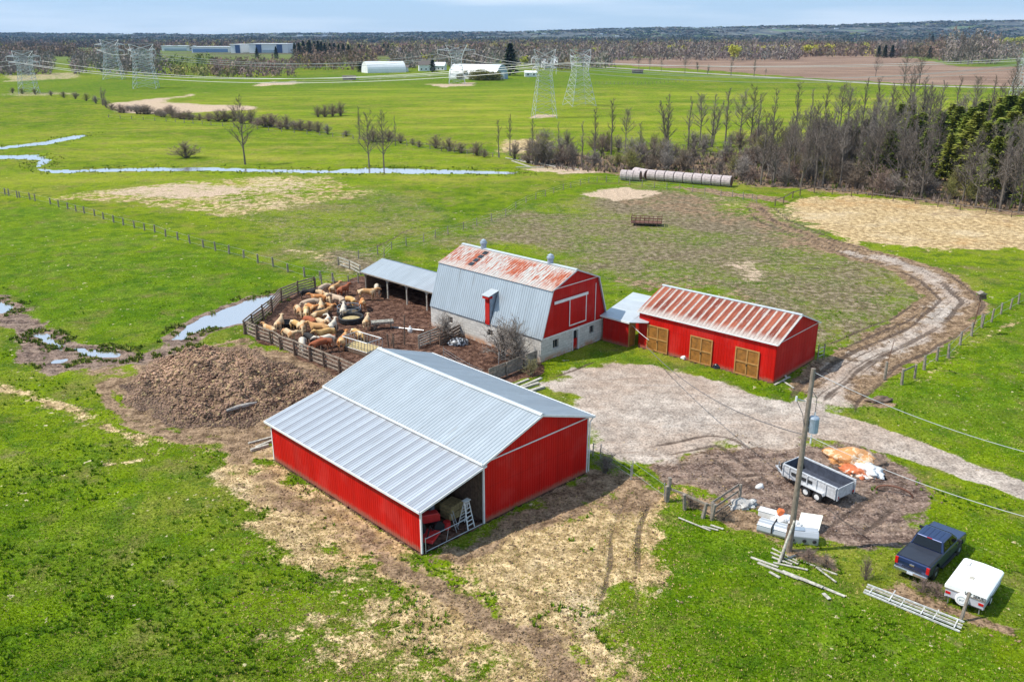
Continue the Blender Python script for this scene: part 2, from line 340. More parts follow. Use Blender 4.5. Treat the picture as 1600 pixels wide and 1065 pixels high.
WATERS = [ # pools and the stream: (points, closed?, half width, label)
 ([(-60,232),(0,229),(60,222),(112,212),(142,209),(128,215),(70,226),(0,233)], 1, 0, 'narrow upper arm of the stream at the left edge of the pasture'),
 ([(-60,242),(0,242),(58,242),(80,249),(72,256),(62,262),(90,266),(200,262),(310,261),(430,264),(520,266),(575,262),(625,263),(700,265),(805,268),(812,272),(720,271),(580,270),(430,269),(310,266),(180,268),(80,270),(54,262),(58,250),(0,248),(-60,248)], 1, 0, 'winding pale blue stream crossing the pasture below the lone bare trees'),
 ([(266,530),(280,512),(300,500),(345,480),(390,465),(440,455),(436,470),(405,492),(385,505),(330,513),(302,520),(290,534)], 1, 0, 'wide shallow pool outside the corral fence'),
 ([(112,543),(150,544),(203,549),(196,560),(150,561),(120,556)], 1, 0, 'oval puddle in the wet mud left of the manure heap'),
 ([(-60,470),(0,470),(26,474),(22,487),(0,491),(-60,490)], 1, 0, 'puddle cut by the left edge of the picture'),
 ([(44,519),(78,520),(104,537),(96,547),(66,534)], 1, 0, 'narrow puddle among dark grass clumps'),
 ([(72,558),(110,558),(105,567),(76,567)], 1, 0, 'small puddle at the foot of the wet mud'),
 ([(266,551),(298,546),(302,558),(272,563)], 1, 0, 'greyish puddle between the pool and the manure heap')]
WP = [pxy(w[0]) for w in WATERS]
HEAP = pxy([(200,600),(240,562),(300,548),(400,552),(480,572),(520,600),(500,622),(430,650),(350,672),(280,668),(225,640)])
FOOT = [((-5.51, 46.46), radians(44.2), 15.2, -.1, 17.7), ((2.79, 79.69), radians(46.08), 9.9, 0, 16), ((-18.1, 104.6), radians(46), 5.1, -13.6, .2), ((23.85, 74.28), radians(47.63), 8.6, 0, 14.9)]
def masks(X, Y):
    """mask values at world positions"""
    M = {k: np.zeros(X.shape) for k in MASKS}
    WA = [((fbm(X*f_, Y*f_, 3, q)-.5)*3.2, (fbm(X*f_, Y*f_, 3, q+7)-.5)*3.2) for f_, q in ((.35, 101), (.07, 131))]
    for r in REG:
        k, kind, st, soft, pts = r[:5]; P = pxy(pts); hw = r[5] if len(r) > 5 else 0; pad = soft*4+hw
        b = (X > P[:,0].min()-pad) & (X < P[:,0].max()+pad) & (Y > P[:,1].min()-pad) & (Y < P[:,1].max()+pad)
        if not b.any(): continue
        wa = WA[0 if soft < 2.6 else 1]; am = 0 if 'gate' in r else min(soft*1.0, 14) if kind == 'poly' else soft*.5
        d = sdist(X[b]+wa[0][b]*am, Y[b]+wa[1][b]*am, P, kind == 'poly')-hw; soft = soft*1.5
        v = st*sstep(soft, -soft, d); m = M[k]; m[b] = np.maximum(m[b], v)
        if k in ('lush', 'yellow') : continue
        if k in ('gravel', 'mud', 'manure'):
            for q in ('straw', 'lush', 'worn', 'dirt'):
                if q != k and not (k != 'gravel' and q == 'dirt'): M[q][b] *= 1-sstep(0, -soft, d)*st
    TR = pxy([(1180,318),(1205,345),(1255,366),(1340,396),(1420,416),(1465,440),(1490,470),(1455,508),(1390,540),(1330,575),(1290,612),(1262,645)])
    d, en = along(X, Y, TR, 6.)
    wob = (fbm(X*.12, Y*.12, 2, 5)-.5)*2.4
    r = (1.0*np.maximum(0, np.sin((d+wob*.6)*2.6))**3+.8*np.maximum(0, np.sin((d+wob*.9)*6.1+1))**3)*sstep(4.4, 3.0, np.abs(d))*en*(.25+1.3*fbm(X*.2, Y*.2, 2, 15))
    for pts, w in (([(1000,720),(1120,700),(1300,830)], 4), ([(1290,850),(1360,790),(1440,745)], 3), ([(1110,770),(1250,760),(1300,700)], 4), ([(400,620),(700,640)], 0),
                   ([(1000,455),(1150,425),(1300,420),(1420,425)], 1.2), ([(560,400),(640,360),(700,340)], 1.4), ([(850,600),(920,570),(960,560)], 1.3), ([(1015,765),(1000,800),(985,850),(975,920),(965,980)], 1.9), ([(1280,545),(1400,500),(1440,470)], 2)):
        if w:
            P = pxy(pts); d, en = along(X, Y, P, 4.); r = np.maximum(r, 1.2*np.maximum(0, np.sin((d+wob*.5)*3.7))**3*sstep(w, w*.5, np.abs(d))*en*sstep(.28, .55, fbm(X*.25, Y*.25, 3, 17)))
    for o_, th_, x1, y0, y1 in FOOT:
        dx = X-o_[0]; dy = Y-o_[1]; u = dx*cos(th_)+dy*sin(th_); v = -dx*sin(th_)+dy*cos(th_); b = (u > -.1) & (u < x1) & (v > y0) & (v < y1); M['manure'][b] = 1.5
        for q in ('lush', 'straw', 'gravel', 'worn', 'sand'): M[q][b] = 0
    M['rut'] = np.minimum(r, 1)
    M['far'] = sstep(900, 1500, np.hypot(X, Y))
    return M
def water_d(X, Y):
    d = np.full(X.shape, 99.)
    for P in WP:
        b = (X > P[:,0].min()-6) & (X < P[:,0].max()+6) & (Y > P[:,1].min()-6) & (Y < P[:,1].max()+6)
        if b.any(): d[b] = np.minimum(d[b], sdist(X[b], Y[b], P))
    return d
def height(X, Y, M=None):
    M = M or masks(X, Y); R = np.hypot(X, Y); near = sstep(320, 120, R)
    z = (fbm(X*.05, Y*.05, 3, 3)-.5)*.25*near+(fbm(X*.9, Y*.9, 3, 9)-.5)*.10*near
    rough = np.clip(M['dirt']*.5+M['mud']+M['manure']*.8+M['straw']*.25, 0, 1)
    z = z+rough*(fbm(X*1.8, Y*1.8, 3, 21)-.5)*.26*near-M['gravel']*.02-M['rut']*.10
    wd = water_d(X, Y)+(fbm(X*.7, Y*.7, 3, 33)-.5)*(1.4+1.8*sstep(120, 200, R))+(fbm(X*.15, Y*.15, 2, 35)-.5)*1.5
    z = np.where(wd < 1.2, z*sstep(-.2, 1.2, wd)-.30*sstep(.1, -1.2, wd)-.02, z)
    hd = sdist(X, Y, HEAP)
    hd = hd+(fbm(X*.3, Y*.3, 2, 44)-.5)*3.0; h = sstep(0, -7, hd)*1.15*(.45+1.1*fbm(X*.22, Y*.22, 2, 41))+sstep(0, -1.5, hd)*((fbm(X*.6, Y*.6, 3, 51)-.5)*1.6+(fbm(X*1.9, Y*1.9, 3, 53)-.5)*.7+.15)
    z = z+h
    gr = sstep(900, 2500, R)*(fbm(X/900, Y/900, 3, 71)-.45)*14
    return z+gr, wd, hd
# the sheet itself: finer close by, coarser towards the horizon
rows = [1420.]
while rows[-1] > 56.6: rows.append(rows[-1]-max(min(1.1 if 205 < rows[-1] < 290 else 2.2, (rows[-1]-55)*.25), .12 if rows[-1] < 62 else .3))
RD = np.array([G(800, y)[1] for y in rows]); cols = np.linspace(-900, 2500, 1050)
sx = (cols-800)/FPX
GX = np.zeros((len(rows), len(cols))); GY = np.zeros_like(GX)
for i, y in enumerate(rows):
    v = (532.5-y)/FPX; dz = -sin(PITCH)+v*cos(PITCH); t = -CAMH/dz; GX[i] = sx*t; GY[i] = RD[i]
GM = masks(GX, GY); GZ, GW, GHD = height(GX, GY, GM)
GM['mud'] = np.maximum(GM['mud'], .85*sstep(1.3, .2, GW)*sstep(230, 120, np.hypot(GX, GY)))
GM['dirt'] = np.maximum(GM['dirt'], 1.0*sstep(.6, -.6, GHD)); GM['lush'] *= 1-sstep(.6, -.6, GHD)
for q in ('mud', 'straw'): GM[q] *= 1-sstep(.4, -.8, GHD)
GM['manure'] = np.maximum(GM['manure'], .62*sstep(.4, -1.5, GHD)*fbm(GX*.3, GY*.3, 2, 91)*1.4)
nr, nc = GX.shape; V = np.stack([GX, GY, GZ], -1).reshape(-1, 3)
ii = (np.arange(nr-1)[:, None]*nc+np.arange(nc-1)[None]).ravel(); F = np.stack([ii, ii+1, ii+nc+1, ii+nc], 1)
at = {}
for a, ks in (('soil_a', MASKS[:4]), ('soil_b', MASKS[4:8]), ('soil_c', MASKS[8:12])):
    at[a] = np.stack([GM[k] for k in ks], -1).reshape(-1, 4)
def ground_mat():
    t = NT('pasture_and_soil'); p = t.pos()
    (st, di, gr, mn), _ = t.attr('soil_a'); (ye, pl, sa, mu), _ = t.attr('soil_b'); (lu, wo, ru, fa), _ = t.attr('soil_c')
    nb = t.noise(p, .018, 4); nm = t.noise(p, .16, 5, .65); nf = t.noise(p, 1.1, 5, .7); nv = t.noise(p, 5.5, 4, .7); n3 = t.noise(p, .45, 5, .7); nfs = t.ns(p, 1.1, 5, .7); nvs = t.ns(p, 5.5, 4, .7); n3s = t.ns(p, .40, 5, .7); nbs = t.ns(p, .07, 5, .65)
    strk = t.noise(t.mp(p, (.012, .034, 1), (0, 0, .25)), 1., 6, .7, .6)
    g = t.mix(t.mr(nm, .3, .7), (.066, .122, .002), (.155, .225, .004))
    g = t.mix(t.mr(nb, .42, .62, 0, .6), g, (.21, .25, .008)); g = t.mix(t.mr(nbs, .45, .8, 0, .5), g, (.24, .21, .045)); g = t.mix(t.mr(n3s, .48, .72, 0, .62), g, (.038, .085, .008)); g = t.mix(t.mr(t.ns(p, .11, 5, .7), .55, .85, 0, .5), g, (.215, .20, .05))
    g = t.mix(t.ma('MULTIPLY', lu, t.mr(nbs, .2, .7, .35, .75)), g, t.mix(t.mr(n3, .38, .62), (.036, .105, .002), (.105, .205, .003)))
    g = t.mix(t.ma('MULTIPLY', ye, t.mr(strk, .36, .64, .12, .75)), g, t.mix(t.mr(t.ns(t.mp(p, (.02, .08, 1)), 1., 5, .65), .3, .8), (.22, .29, .012), (.42, .38, .055)))
    g = t.mix(t.mr(nf, .52, .68, 0, .75), g, (.030, .068, .006)); g = t.mix(t.mr(t.ns(p, .22, 6, .7), .55, .9, 0, .55), g, (.155, .125, .045))           # darker tussocks
    g = t.mix(t.ma('MULTIPLY', t.mr(nv, .56, .68, 0, .6), t.mr(n3, .4, .7)), g, (.34, .30, .13))   # dead blades between
    g = t.mix(t.mr(nv, .25, .5, .35, 0), g, (.03, .06, .01))
    g = t.mix(t.mr(t.ns(p, .33, 5, .7), .74, .95, 0, .6), g, (.20, .155, .08))
    g = t.mix(t.ma('MULTIPLY', t.mr(t.ns(p, 1.25, 3, .55), .86, .93), t.mr(t.ns(p, .12, 3), .35, .6)), g, (.50, .42, .27))
    def lay(base, m, col, amp=.8, lo=.42, hi=.58, nz=None, k=1.):
        w = t.ma('ADD', m, t.ma('MULTIPLY', t.ma('SUBTRACT', nz or nf, .5), amp))
        return t.mix(t.mr(w, lo, hi, 0, k), base, col)
    speck = t.ma('ADD', t.ma('MULTIPLY', nf, .55), t.ma('MULTIPLY', nv, .45))
    mix2 = t.ma('ADD', t.ma('MULTIPLY', n3s, .45), t.ma('ADD', t.ma('MULTIPLY', nfs, .25), t.ma('ADD', t.ma('MULTIPLY', nvs, .15), t.ma('MULTIPLY', nbs, .15))))
    worncol = t.mix(t.mr(nfs, .3, .8), (.115, .085, .055), (.26, .205, .14)); worncol = t.mix(t.mr(nvs, .35, .1, 0, .8), worncol, (.06, .04, .025))
    wsp = t.ma('ADD', t.ma('MULTIPLY', nfs, .25), t.ma('ADD', t.ma('MULTIPLY', nvs, .45), t.ma('MULTIPLY', t.ns(t.mp(p, (1, .8, 1)), 2.2, 3, .6), .30)))
    g = lay(g, t.ma('MULTIPLY', wo, t.mr(nbs, .15, .8, .72, 1.1)), worncol, 1.4, .34, .86, wsp, .97)
    strawc = t.mix(t.mr(nfs, .2, .85), (.30, .205, .10), (.58, .43, .24)); strawc = t.mix(t.mr(nbs, .5, .8, 0, .45), strawc, (.58, .47, .32)); strawc = t.mix(t.mr(nbs, .42, .15, 0, .6), strawc, (.44, .26, .11)); strawc = t.mix(t.mr(n3s, .6, .85, 0, .6), strawc, (.20, .135, .08))
    strawc = t.mix(t.mr(nv, .30, .45, .8, 0), strawc, (.14, .09, .04))
    g = lay(g, st, strawc, 1.5, .42, .62, mix2)
    dirtc = t.mix(t.mr(nf, .3, .7), (.12, .075, .045), (.32, .22, .14)); dirtc = t.mix(t.mr(nv, .3, .5, .7, 0), dirtc, (.06, .035, .022))
    dirtc = t.mix(t.mr(n3, .5, .7, 0, .6), dirtc, (.36, .25, .15))
    g = lay(g, di, dirtc, 1.3, .42, .62, mix2)
    g = lay(g, sa, t.mix(t.mr(nv, .3, .7), (.36, .255, .17), (.56, .43, .32)), 1.3, .38, .72, mix2)
    plc = t.mix(t.mr(strk, .3, .7), (.165, .105, .075), (.30, .205, .15)); g = lay(g, pl, plc, .4, .4, .6, nm)
    sk = t.ns(t.mp(p, (.10, 1.0, 1), (0, 0, radians(38))), 1., 5, .7); mc = t.mix(t.mr(nf, .35, .65), (.080, .050, .038), (.225, .155, .12)); mc = t.mix(t.mr(sk, .35, .8, 0, .75), mc, (.29, .21, .155)); mc = t.mix(t.mr(sk, .4, .1, 0, .8), mc, (.055, .034, .028)); mc = t.mix(t.mr(nv, .5, .7, 0, .55), mc, (.33, .26, .22))
    g = lay(g, mu, mc, 1.1, .42, .6, mix2)
    mnc = t.mix(t.mr(nf, .35, .65), (.045, .022, .016), (.15, .085, .06)); mnc = t.mix(t.mr(nv, .55, .7, 0, .6), mnc, (.24, .14, .10))
    g = lay(g, mn, mnc, .9, .4, .6, mix2)
    gc = t.mix(t.mr(n3, .35, .65), (.29, .245, .21), (.50, .43, .37)); gc = t.mix(t.mr(nbs, .35, .75, 0, .75), gc, (.35, .26, .20)); gc = t.mix(t.mr(t.ns(t.mp(p, (.14, .9, 1), (0, 0, radians(38))), 1., 5, .7), .62, .9, 0, .6), gc, (.20, .14, .105)); gc = t.mix(t.mr(t.ns(t.mp(p, (.08, .6, 1), (0, 0, radians(-50))), 1., 4, .6), .66, .9, 0, .5), gc, (.52, .46, .41)); gc = t.mix(t.mr(nfs, .25, .05, 0, .6), gc, (.22, .18, .15)); gc = t.mix(t.mr(nv, .30, .48, .5, 0), gc, (.19, .16, .14)); gc = t.mix(t.mr(nb, .45, .6, 0, .35), gc, (.36, .27, .21))
    g = lay(g, gr, gc, 1.0, .36, .62, mix2)
    g = t.mix(t.mr(ru, .35, .8, 0, .8), g, (.085, .060, .047))
    farc = t.mix(t.mr(t.noise(p, .002, 4), .42, .6), (.10, .085, .06), (.13, .17, .045))
    g = t.mix(t.ma('MULTIPLY', fa, t.ma('SUBTRACT', 1., pl)), g, farc)
    bmp = t.ma('ADD', t.ma('MULTIPLY', nf, 1.2), t.ma('MULTIPLY', nv, .5))
    wet = t.mr(mu, .4, .9, 0, .35)
    ct = t.ma('ADD', t.ma('MULTIPLY', nvs, .5), t.ma('ADD', t.ma('MULTIPLY', nfs, .3), t.ma('MULTIPLY', t.ns(p, 14, 3, .7), .2)))
    cc = t.n('ShaderNodeCombineColor'); k = t.mr(ct, .22, .78, .55, 1.38)
    for i in range(3): t.L(k, cc.inputs[i])
    g = t.mix(1., g, cc.outputs[0], 'MULTIPLY')
    return t.out(g, t.ma('SUBTRACT', .98, wet), 0, bmp, .7, .2, .04)
M_GROUND = ground_mat()
ground = np_mesh('ground', V, F, M_GROUND, at, smooth=True); tag(ground, kind='structure')
def gz(x, y):
    """height of the ground sheet at a point"""
    z, _, _ = height(np.array([float(x)]), np.array([float(y)])); return float(z[0])
# the far road is a strip of its own, laid on the sheet
RP = pxy([(860,99),(905,103),(1000,109),(1100,115),(1200,121),(1300,127),(1400,133),(1520,137),(1700,139)]); rv = []
for i, (x, y) in enumerate(RP):
    t_ = RP[min(i+1, len(RP)-1)]-RP[max(i-1, 0)]; n_ = np.array([-t_[1], t_[0]])/np.hypot(*t_); z_ = gz(x, y)+.25; rv += [(x-n_[0]*4, y-n_[1]*4, z_-.2), (x-n_[0]*3.2, y-n_[1]*3.2, z_), (x+n_[0]*3.2, y+n_[1]*3.2, z_), (x+n_[0]*4, y+n_[1]*4, z_-.2)]
q = MB(); q.add(rv, [(4*i+k, 4*i+4+k, 4*i+5+k, 4*i+1+k) for i in range(len(RP)-1) for k in range(3)]); tag(q.build('road', simple('pale_gravel_road', (.33,.30,.27), .9, 0, .2, .05)), kind='structure')
RP = pxy([(400,130),(470,128),(560,125),(640,121),(720,117),(800,110),(860,105)]); rv = []
for i, (x, y) in enumerate(RP):
    t_ = RP[min(i+1, len(RP)-1)]-RP[max(i-1, 0)]; n_ = np.array([-t_[1], t_[0]])/np.hypot(*t_); z_ = gz(x, y)+.22; rv += [(x-n_[0]*2.2, y-n_[1]*2.2, z_), (x+n_[0]*2.2, y+n_[1]*2.2, z_)]
q = MB(); q.add(rv, [(2*i, 2*i+2, 2*i+3, 2*i+1) for i in range(len(RP)-1)]); tag(q.build('lane', simple('pale_lane', (.27,.29,.20), .9, 0, .2, .05)), kind='structure')
# water
def water_mat():
    t = NT('still_water'); nz = t.noise(t.pos(), 3., 3); t.b.inputs['IOR'].default_value = 1.33
    return t.out((.86, .79, .75), .14, .85, nz, .12, .03)
M_WATER = water_mat()
for (pts, c, hw, lab), P in zip(WATERS, WP):
    cx, cy = P.mean(0); n = len(P); Q = []
    area = .5*sum(P[i][0]*P[(i+1) % n][1]-P[(i+1) % n][0]*P[i][1] for i in range(n)); s = 1 if area > 0 else -1
    for i in range(n):
        a = P[i]-P[i-1]; b = P[(i+1) % n]-P[i]; tt = a/np.hypot(*a)+b/np.hypot(*b); L = np.hypot(*tt); tt = tt/L if L > 1e-6 else a/np.hypot(*a)
        k = 1.6
        Q.append((P[i][0]+s*tt[1]*k, P[i][1]-s*tt[0]*k, -.09-.004*WATERS.index((pts, c, hw, lab))))
    bm = bmesh.new(); f = bm.faces.new([bm.verts.new(q) for q in Q]); bmesh.ops.triangulate(bm, faces=[f]); bmesh.ops.recalc_face_normals(bm, faces=bm.faces)
    me = bpy.data.meshes.new('water'); bm.to_mesh(me); bm.free(); me.materials.append(M_WATER)
    if me.polygons[0].normal.z < 0: me.flip_normals()
    w = bpy.data.objects.new('water', me); COL.objects.link(w); tag(w, lab, kind='structure')
# ---------------------------------------------------------------- building materials
def redpaint(name, c, rough, board=0):
    t = NT(name); o = t.obj(); x, y, z = t.sep(o)[:3]; st = t.ns(t.mp(o, (2.2, 2.2, .25)), 1., 4, .65); bl = t.ns(o, .45, 3); gr = t.ns(o, 5, 4, .7); cc = t.mix(t.mr(st, .2, .9, 0, .45), c, tuple(v*.62 for v in c)); cc = t.mix(t.mr(bl, .45, .9, 0, .35), cc, (c[0]*1.05, c[1]+.05, c[2]+.045))
    cc = t.mix(t.panel(t.ma('ADD', x, y), .92, .30), cc, tuple(v*.5 for v in c)); cc = t.mix(t.mr(t.ma('ABSOLUTE', t.ma('SUBTRACT', z, 2.45)), .035, .01, 0, .35), cc, (.2, .01, .01))
    if board: cc = t.mix(t.mr(t.ma('FRACT', t.ma('MULTIPLY', t.ma('ADD', x, y), 1/.25)), .10, .02, 0, .45), cc, (.16, .01, .01))
    cc = t.mix(t.ma('MULTIPLY', t.mr(t.ma('ADD', z, t.ma('MULTIPLY', gr, -.35)), .35, -.12), .75), cc, (.26, .15, .10)); return t.out(cc, rough, 0, gr, .05, .01, .15)
M_RED = redpaint('red_painted_steel', (.56, .010, .006), .5); M_REDD = redpaint('red_board_paint', (.50, .012, .008), .6, 1)
M_WHITE = simple('white_trim', (.68, .68, .67), .5, 0, .08)
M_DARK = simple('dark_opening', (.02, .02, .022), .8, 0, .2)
M_TAN = simple('tan_stained_boards', (.29, .12, .02), .6, 0, .35, 2.5)
M_TANF = simple('pale_timber_frame', (.40, .21, .065), .6, 0, .2, 3)
M_GREYW = simple('weathered_grey_timber', (.26, .22, .18), .85, 0, .4, 4)
M_BROWNW = simple('weathered_brown_timber', (.15, .10, .07), .85, 0, .4, 4)
M_BOARD = simple('corral_board', (.30, .235, .18), .85, 0, .45, 3)
M_PALEW = simple('bleached_timber', (.43, .40, .34), .85, 0, .45, 5)
M_BLACK = simple('black_rubber', (.018, .018, .02), .6, 0, .3)
M_STEEL = simple('galvanised_pipe', (.48, .50, .52), .45, .6, .15)
M_RUST = simple('rusty_steel', (.16, .07, .045), .8, .2, .4, 5)
M_GLASS = simple('window_glass', (.02, .025, .03), .08, 0, .1)
M_HAY = simple('loose_hay', (.42, .32, .15), .9, 0, .4, 6)
M_BLUEGREY = simple('blue_grey_steel', (.32, .38, .45), .5, .3, .2)
def roof_metal(name, base=(.58, .635, .67), stripe=0.0, rough=.42):
    t = NT(name); x, y, z = t.sep(t.obj())[:3]
    nz = t.noise(t.mp(t.obj(), (.6, 1.6, .6)), 1., 5, .6); c = t.mix(t.mr(nz, .3, .7), tuple(v*.94 for v in base), tuple(min(1, v*1.05) for v in base))
    fn = t.noise(t.mp(t.obj(), (1.5, 9, 1.5)), 1., 4, .7); c = t.mix(t.mr(fn, .5, .75, 0, .22), c, tuple(v*.6 for v in base))
    c = t.mix(t.panel(y, .92, .34), c, tuple(v*.72 for v in base)); c = t.mix(t.mr(t.ns(t.mp(t.obj(), (.25, 2.5, .25)), 1., 4, .7), .7, .95, 0, .5), c, (base[0]*.62, base[1]*.56, base[2]*.52))
    if stripe:
        s = t.ma('FRACT', t.ma('MULTIPLY', y, 1/.98)); s = t.ma('POWER', s, 1.3)
        c = t.mix(t.ma('MULTIPLY', s, stripe), c, tuple(v*.42 for v in (base[0]*1.06, base[1]*.98, base[2])))
    return t.out(c, rough, .35, fn, .06, .01)
M_ROOF = roof_metal('blue_grey_roof_steel', (.42, .46, .49))
M_LEAN = roof_metal('striped_galvanised_sheet', (.55, .58, .62), .7)
M_BARNLOW = roof_metal('silver_blue_barn_steel', (.41, .46, .50), 0)
M_WROOF = roof_metal('white_roof_steel', (.50, .54, .57), 0, .5)
def rust_barn():
    t = NT('rust_streaked_roof_steel'); o = t.obj(); x, y, z = t.sep(o)[:3]
    a = t.noise(t.mp(o, (.75, 5.5, .75)), 1., 4, .6); b = t.noise(t.mp(o, (.35, .35, .35)), 1., 3); f = t.noise(t.mp(o, (3, 14, 3)), 1., 4)
    base = t.mix(t.mr(f, .3, .7), (.33, .31, .29), (.52, .49, .46)); base = t.mix(t.mr(b, .4, .7, 0, .5), base, (.50, .36, .29))
    edge = t.ma('MULTIPLY', t.mr(z, 7.05, 7.45), t.mr(z, 8.35, 8.1)); w = t.ma('MULTIPLY', t.mr(t.ma('ADD', a, t.ma('MULTIPLY', b, .5)), .70, .80), t.ma('ADD', t.ma('MULTIPLY', edge, .8), .2))
    c = t.mix(w, base, t.mix(t.mr(f, .35, .65), (.26, .05, .025), (.44, .14, .075)))
    return t.out(c, .75, 0, f, .1, .02, .15)
M_RUSTB = rust_barn()
def rust_red():
    t = NT('rust_banded_roof_steel'); o = t.obj(); x, y, z = t.sep(o)[:3]
    s = t.ma('FRACT', t.ma('MULTIPLY', t.ma('ADD', y, .12), 1/.785)); n1 = t.noise(t.mp(o, (.8, 6, .8)), 1., 4, .65); n2 = t.noise(t.mp(o, (.3, .6, .3)), 1., 3)
    band = t.ma('MULTIPLY', t.mr(s, .04, .18), t.mr(s, .94, .80)); w = t.mr(t.ma('ADD', t.ma('MULTIPLY', band, .55), t.ma('ADD', n1, t.ma('MULTIPLY', n2, .35))), .92, 1.16)
    w = t.ma('MULTIPLY', w, t.ma('MULTIPLY', t.mr(z, 3.85, 4.3), t.mr(z, 5.75, 5.45)))
    f = t.noise(t.mp(o, (3, 14, 3)), 1., 4); c = t.mix(t.ma('MULTIPLY', w, .98), t.mix(t.mr(f, .3, .7), (.33, .28, .25), (.50, .44, .40)), t.mix(t.mr(n2, .35, .65), (.17, .035, .02), (.31, .09, .05)))
    return t.out(c, .75, 0, f, .1, .02, .15)
M_RUSTR = rust_red()
def stone():
    t = NT('grey_stone_block'); o = t.obj(); b = t.n('ShaderNodeTexBrick'); x, y, z = t.sep(o)[:3]
    cx = t.n('ShaderNodeCombineXYZ'); t.L(t.ma('ADD', x, y), cx.inputs[0]); t.L(z, cx.inputs[1]); t.L(cx.outputs[0], b.inputs['Vector'])
    b.inputs['Scale'].default_value = 1; b.inputs['Brick Width'].default_value = .6; b.inputs['Row Height'].default_value = .29; b.inputs['Mortar Size'].default_value = .02
    b.inputs['Color1'].default_value = (.42, .40, .38, 1); b.inputs['Color2'].default_value = (.56, .53, .50, 1); b.inputs['Mortar'].default_value = (.33, .31, .29, 1)
    n = t.noise(o, 1.2, 5, .65); c = t.mix(t.mr(n, .35, .7, 0, .55), b.outputs[0], (.62, .60, .55)); n2 = t.noise(o, 4, 4); c = t.mix(t.mr(n2, .5, .7, 0, .5), c, (.28, .25, .22))
    c = t.mix(t.ma('MULTIPLY', t.mr(z, .75, .1), t.mr(n, .35, .6)), c, (.42, .22, .12))
    return t.out(c, .9, 0, b.outputs[1], -.3, .02)
M_STONE = stone()
def siding(mb, o, ud, L, zb, top, nrm, pitch=.23, h=.018, thick=.06, kinks=()):
    """ribbed wall cladding standing from zb to top(x)"""
    o, ud, nrm = Vector(o), Vector(ud), Vector(nrm); k = max(1, round(L/pitch)); pt = L/k; xs = [(0., 0.)]
    for i in range(k):
        x = i*pt; xs += [(x+pt*.5-.035, 0), (x+pt*.5-.015, h), (x+pt*.5+.015, h), (x+pt*.5+.035, 0)]
    xs += [(L, 0.)]+[(q, 0.) for q in kinks]; xs.sort(); P = []; F = []; m = len(xs)
    for x, z in xs: b = o+ud*x+nrm*z; P += [b+Vector((0, 0, zb)), b+Vector((0, 0, top(x)))]
    for x, z in xs: b = o+ud*x-nrm*thick; P += [b+Vector((0, 0, zb)), b+Vector((0, 0, top(x)))]
    for i in range(m-1):
        F.append((2*i, 2*i+2, 2*i+3, 2*i+1)); j = 2*m+2*i; F.append((j, j+1, j+3, j+2)); F.append((2*i+1, 2*i+3, j+3, j+1))
    F += [(0, 1, 2*m+1, 2*m), (2*m-2, 4*m-2, 4*m-1, 2*m-1)]
    return mb.add(P, F)
X, Y_, Z_ = (1,0,0), (0,1,0), (0,0,1)
# ---------------------------------------------------------------- machinery shed
TH1 = radians(44.2); shed = empty('machinery_shed', (-5.51, 46.46), TH1, 'large red machinery shed with pale blue metal roof and open lean-to bay in the foreground', 'shed')
L, B, W, ZL, ZJ, ZR, OV = 17.66, 5.19, 10.04, 3.14, 4.46, 6.22, .32; XM = B+W/2; XE = B+W
sl_l = (ZJ-.12-ZL)/(B+.0+OV); sl_m = (ZR-ZJ)/(W/2+.35)
mb = MB(); siding(mb, (0, L, 0), (0,-1,0), L, .02, lambda x: ZL+sl_l*OV-.06, (-1,0,0)); mb.build('wall', M_RED, shed)
ztop = lambda s: ZR-abs(s-XM)*sl_m-.06
mb = MB(); siding(mb, (B, 0, 0), X, W, .02, lambda x: ztop(B+x), (0,-1,0), kinks=(W/2,)); mb.build('gable_wall', M_RED, shed)
mb = MB(); siding(mb, (XE, 0, 0), Y_, L, .02, lambda x: ZJ+.10-.06, (1,0,0)); mb.build('wall', M_RED, shed)
mb = MB(); siding(mb, (XE, L, 0), (-1,0,0), W, .02, lambda x: ztop(XE-x), (0,1,0), kinks=(W/2,)); siding(mb, (B, L, 0), (-1,0,0), B, .02, lambda x: ZL+sl_l*(B-x+OV)-.06, (0,1,0)); mb.build('gable_wall', M_RED, shed)
mb = MB(); siding(mb, (B+.1, L-.1, 0), (0,-1,0), L-.2, .02, lambda x: ZJ-.35, (-1,0,0)); mb.build('inner_wall', M_BROWNW, shed)
mb = MB(); dx, dz = XM-(B-.35), ZR-ZJ
mb.ribbed((B-.35, -OV, ZJ), (0, L+2*OV, 0), (dx, 0, dz), .3, .028, flip=True); mb.build('roof', M_ROOF, shed)
mb = MB(); mb.ribbed((XE+.35, -OV, ZJ), (0, L+2*OV, 0), (-dx, 0, dz), .3, .028); mb.build('roof', M_ROOF, shed)
mb = MB(); mb.ribbed((-OV, -OV, ZL), (0, L+2*OV, 0), (B-.02+OV, 0, ZJ-.12-ZL), .245, .03, rib=.09, flip=True); mb.build('lean_to_roof', M_LEAN, shed)
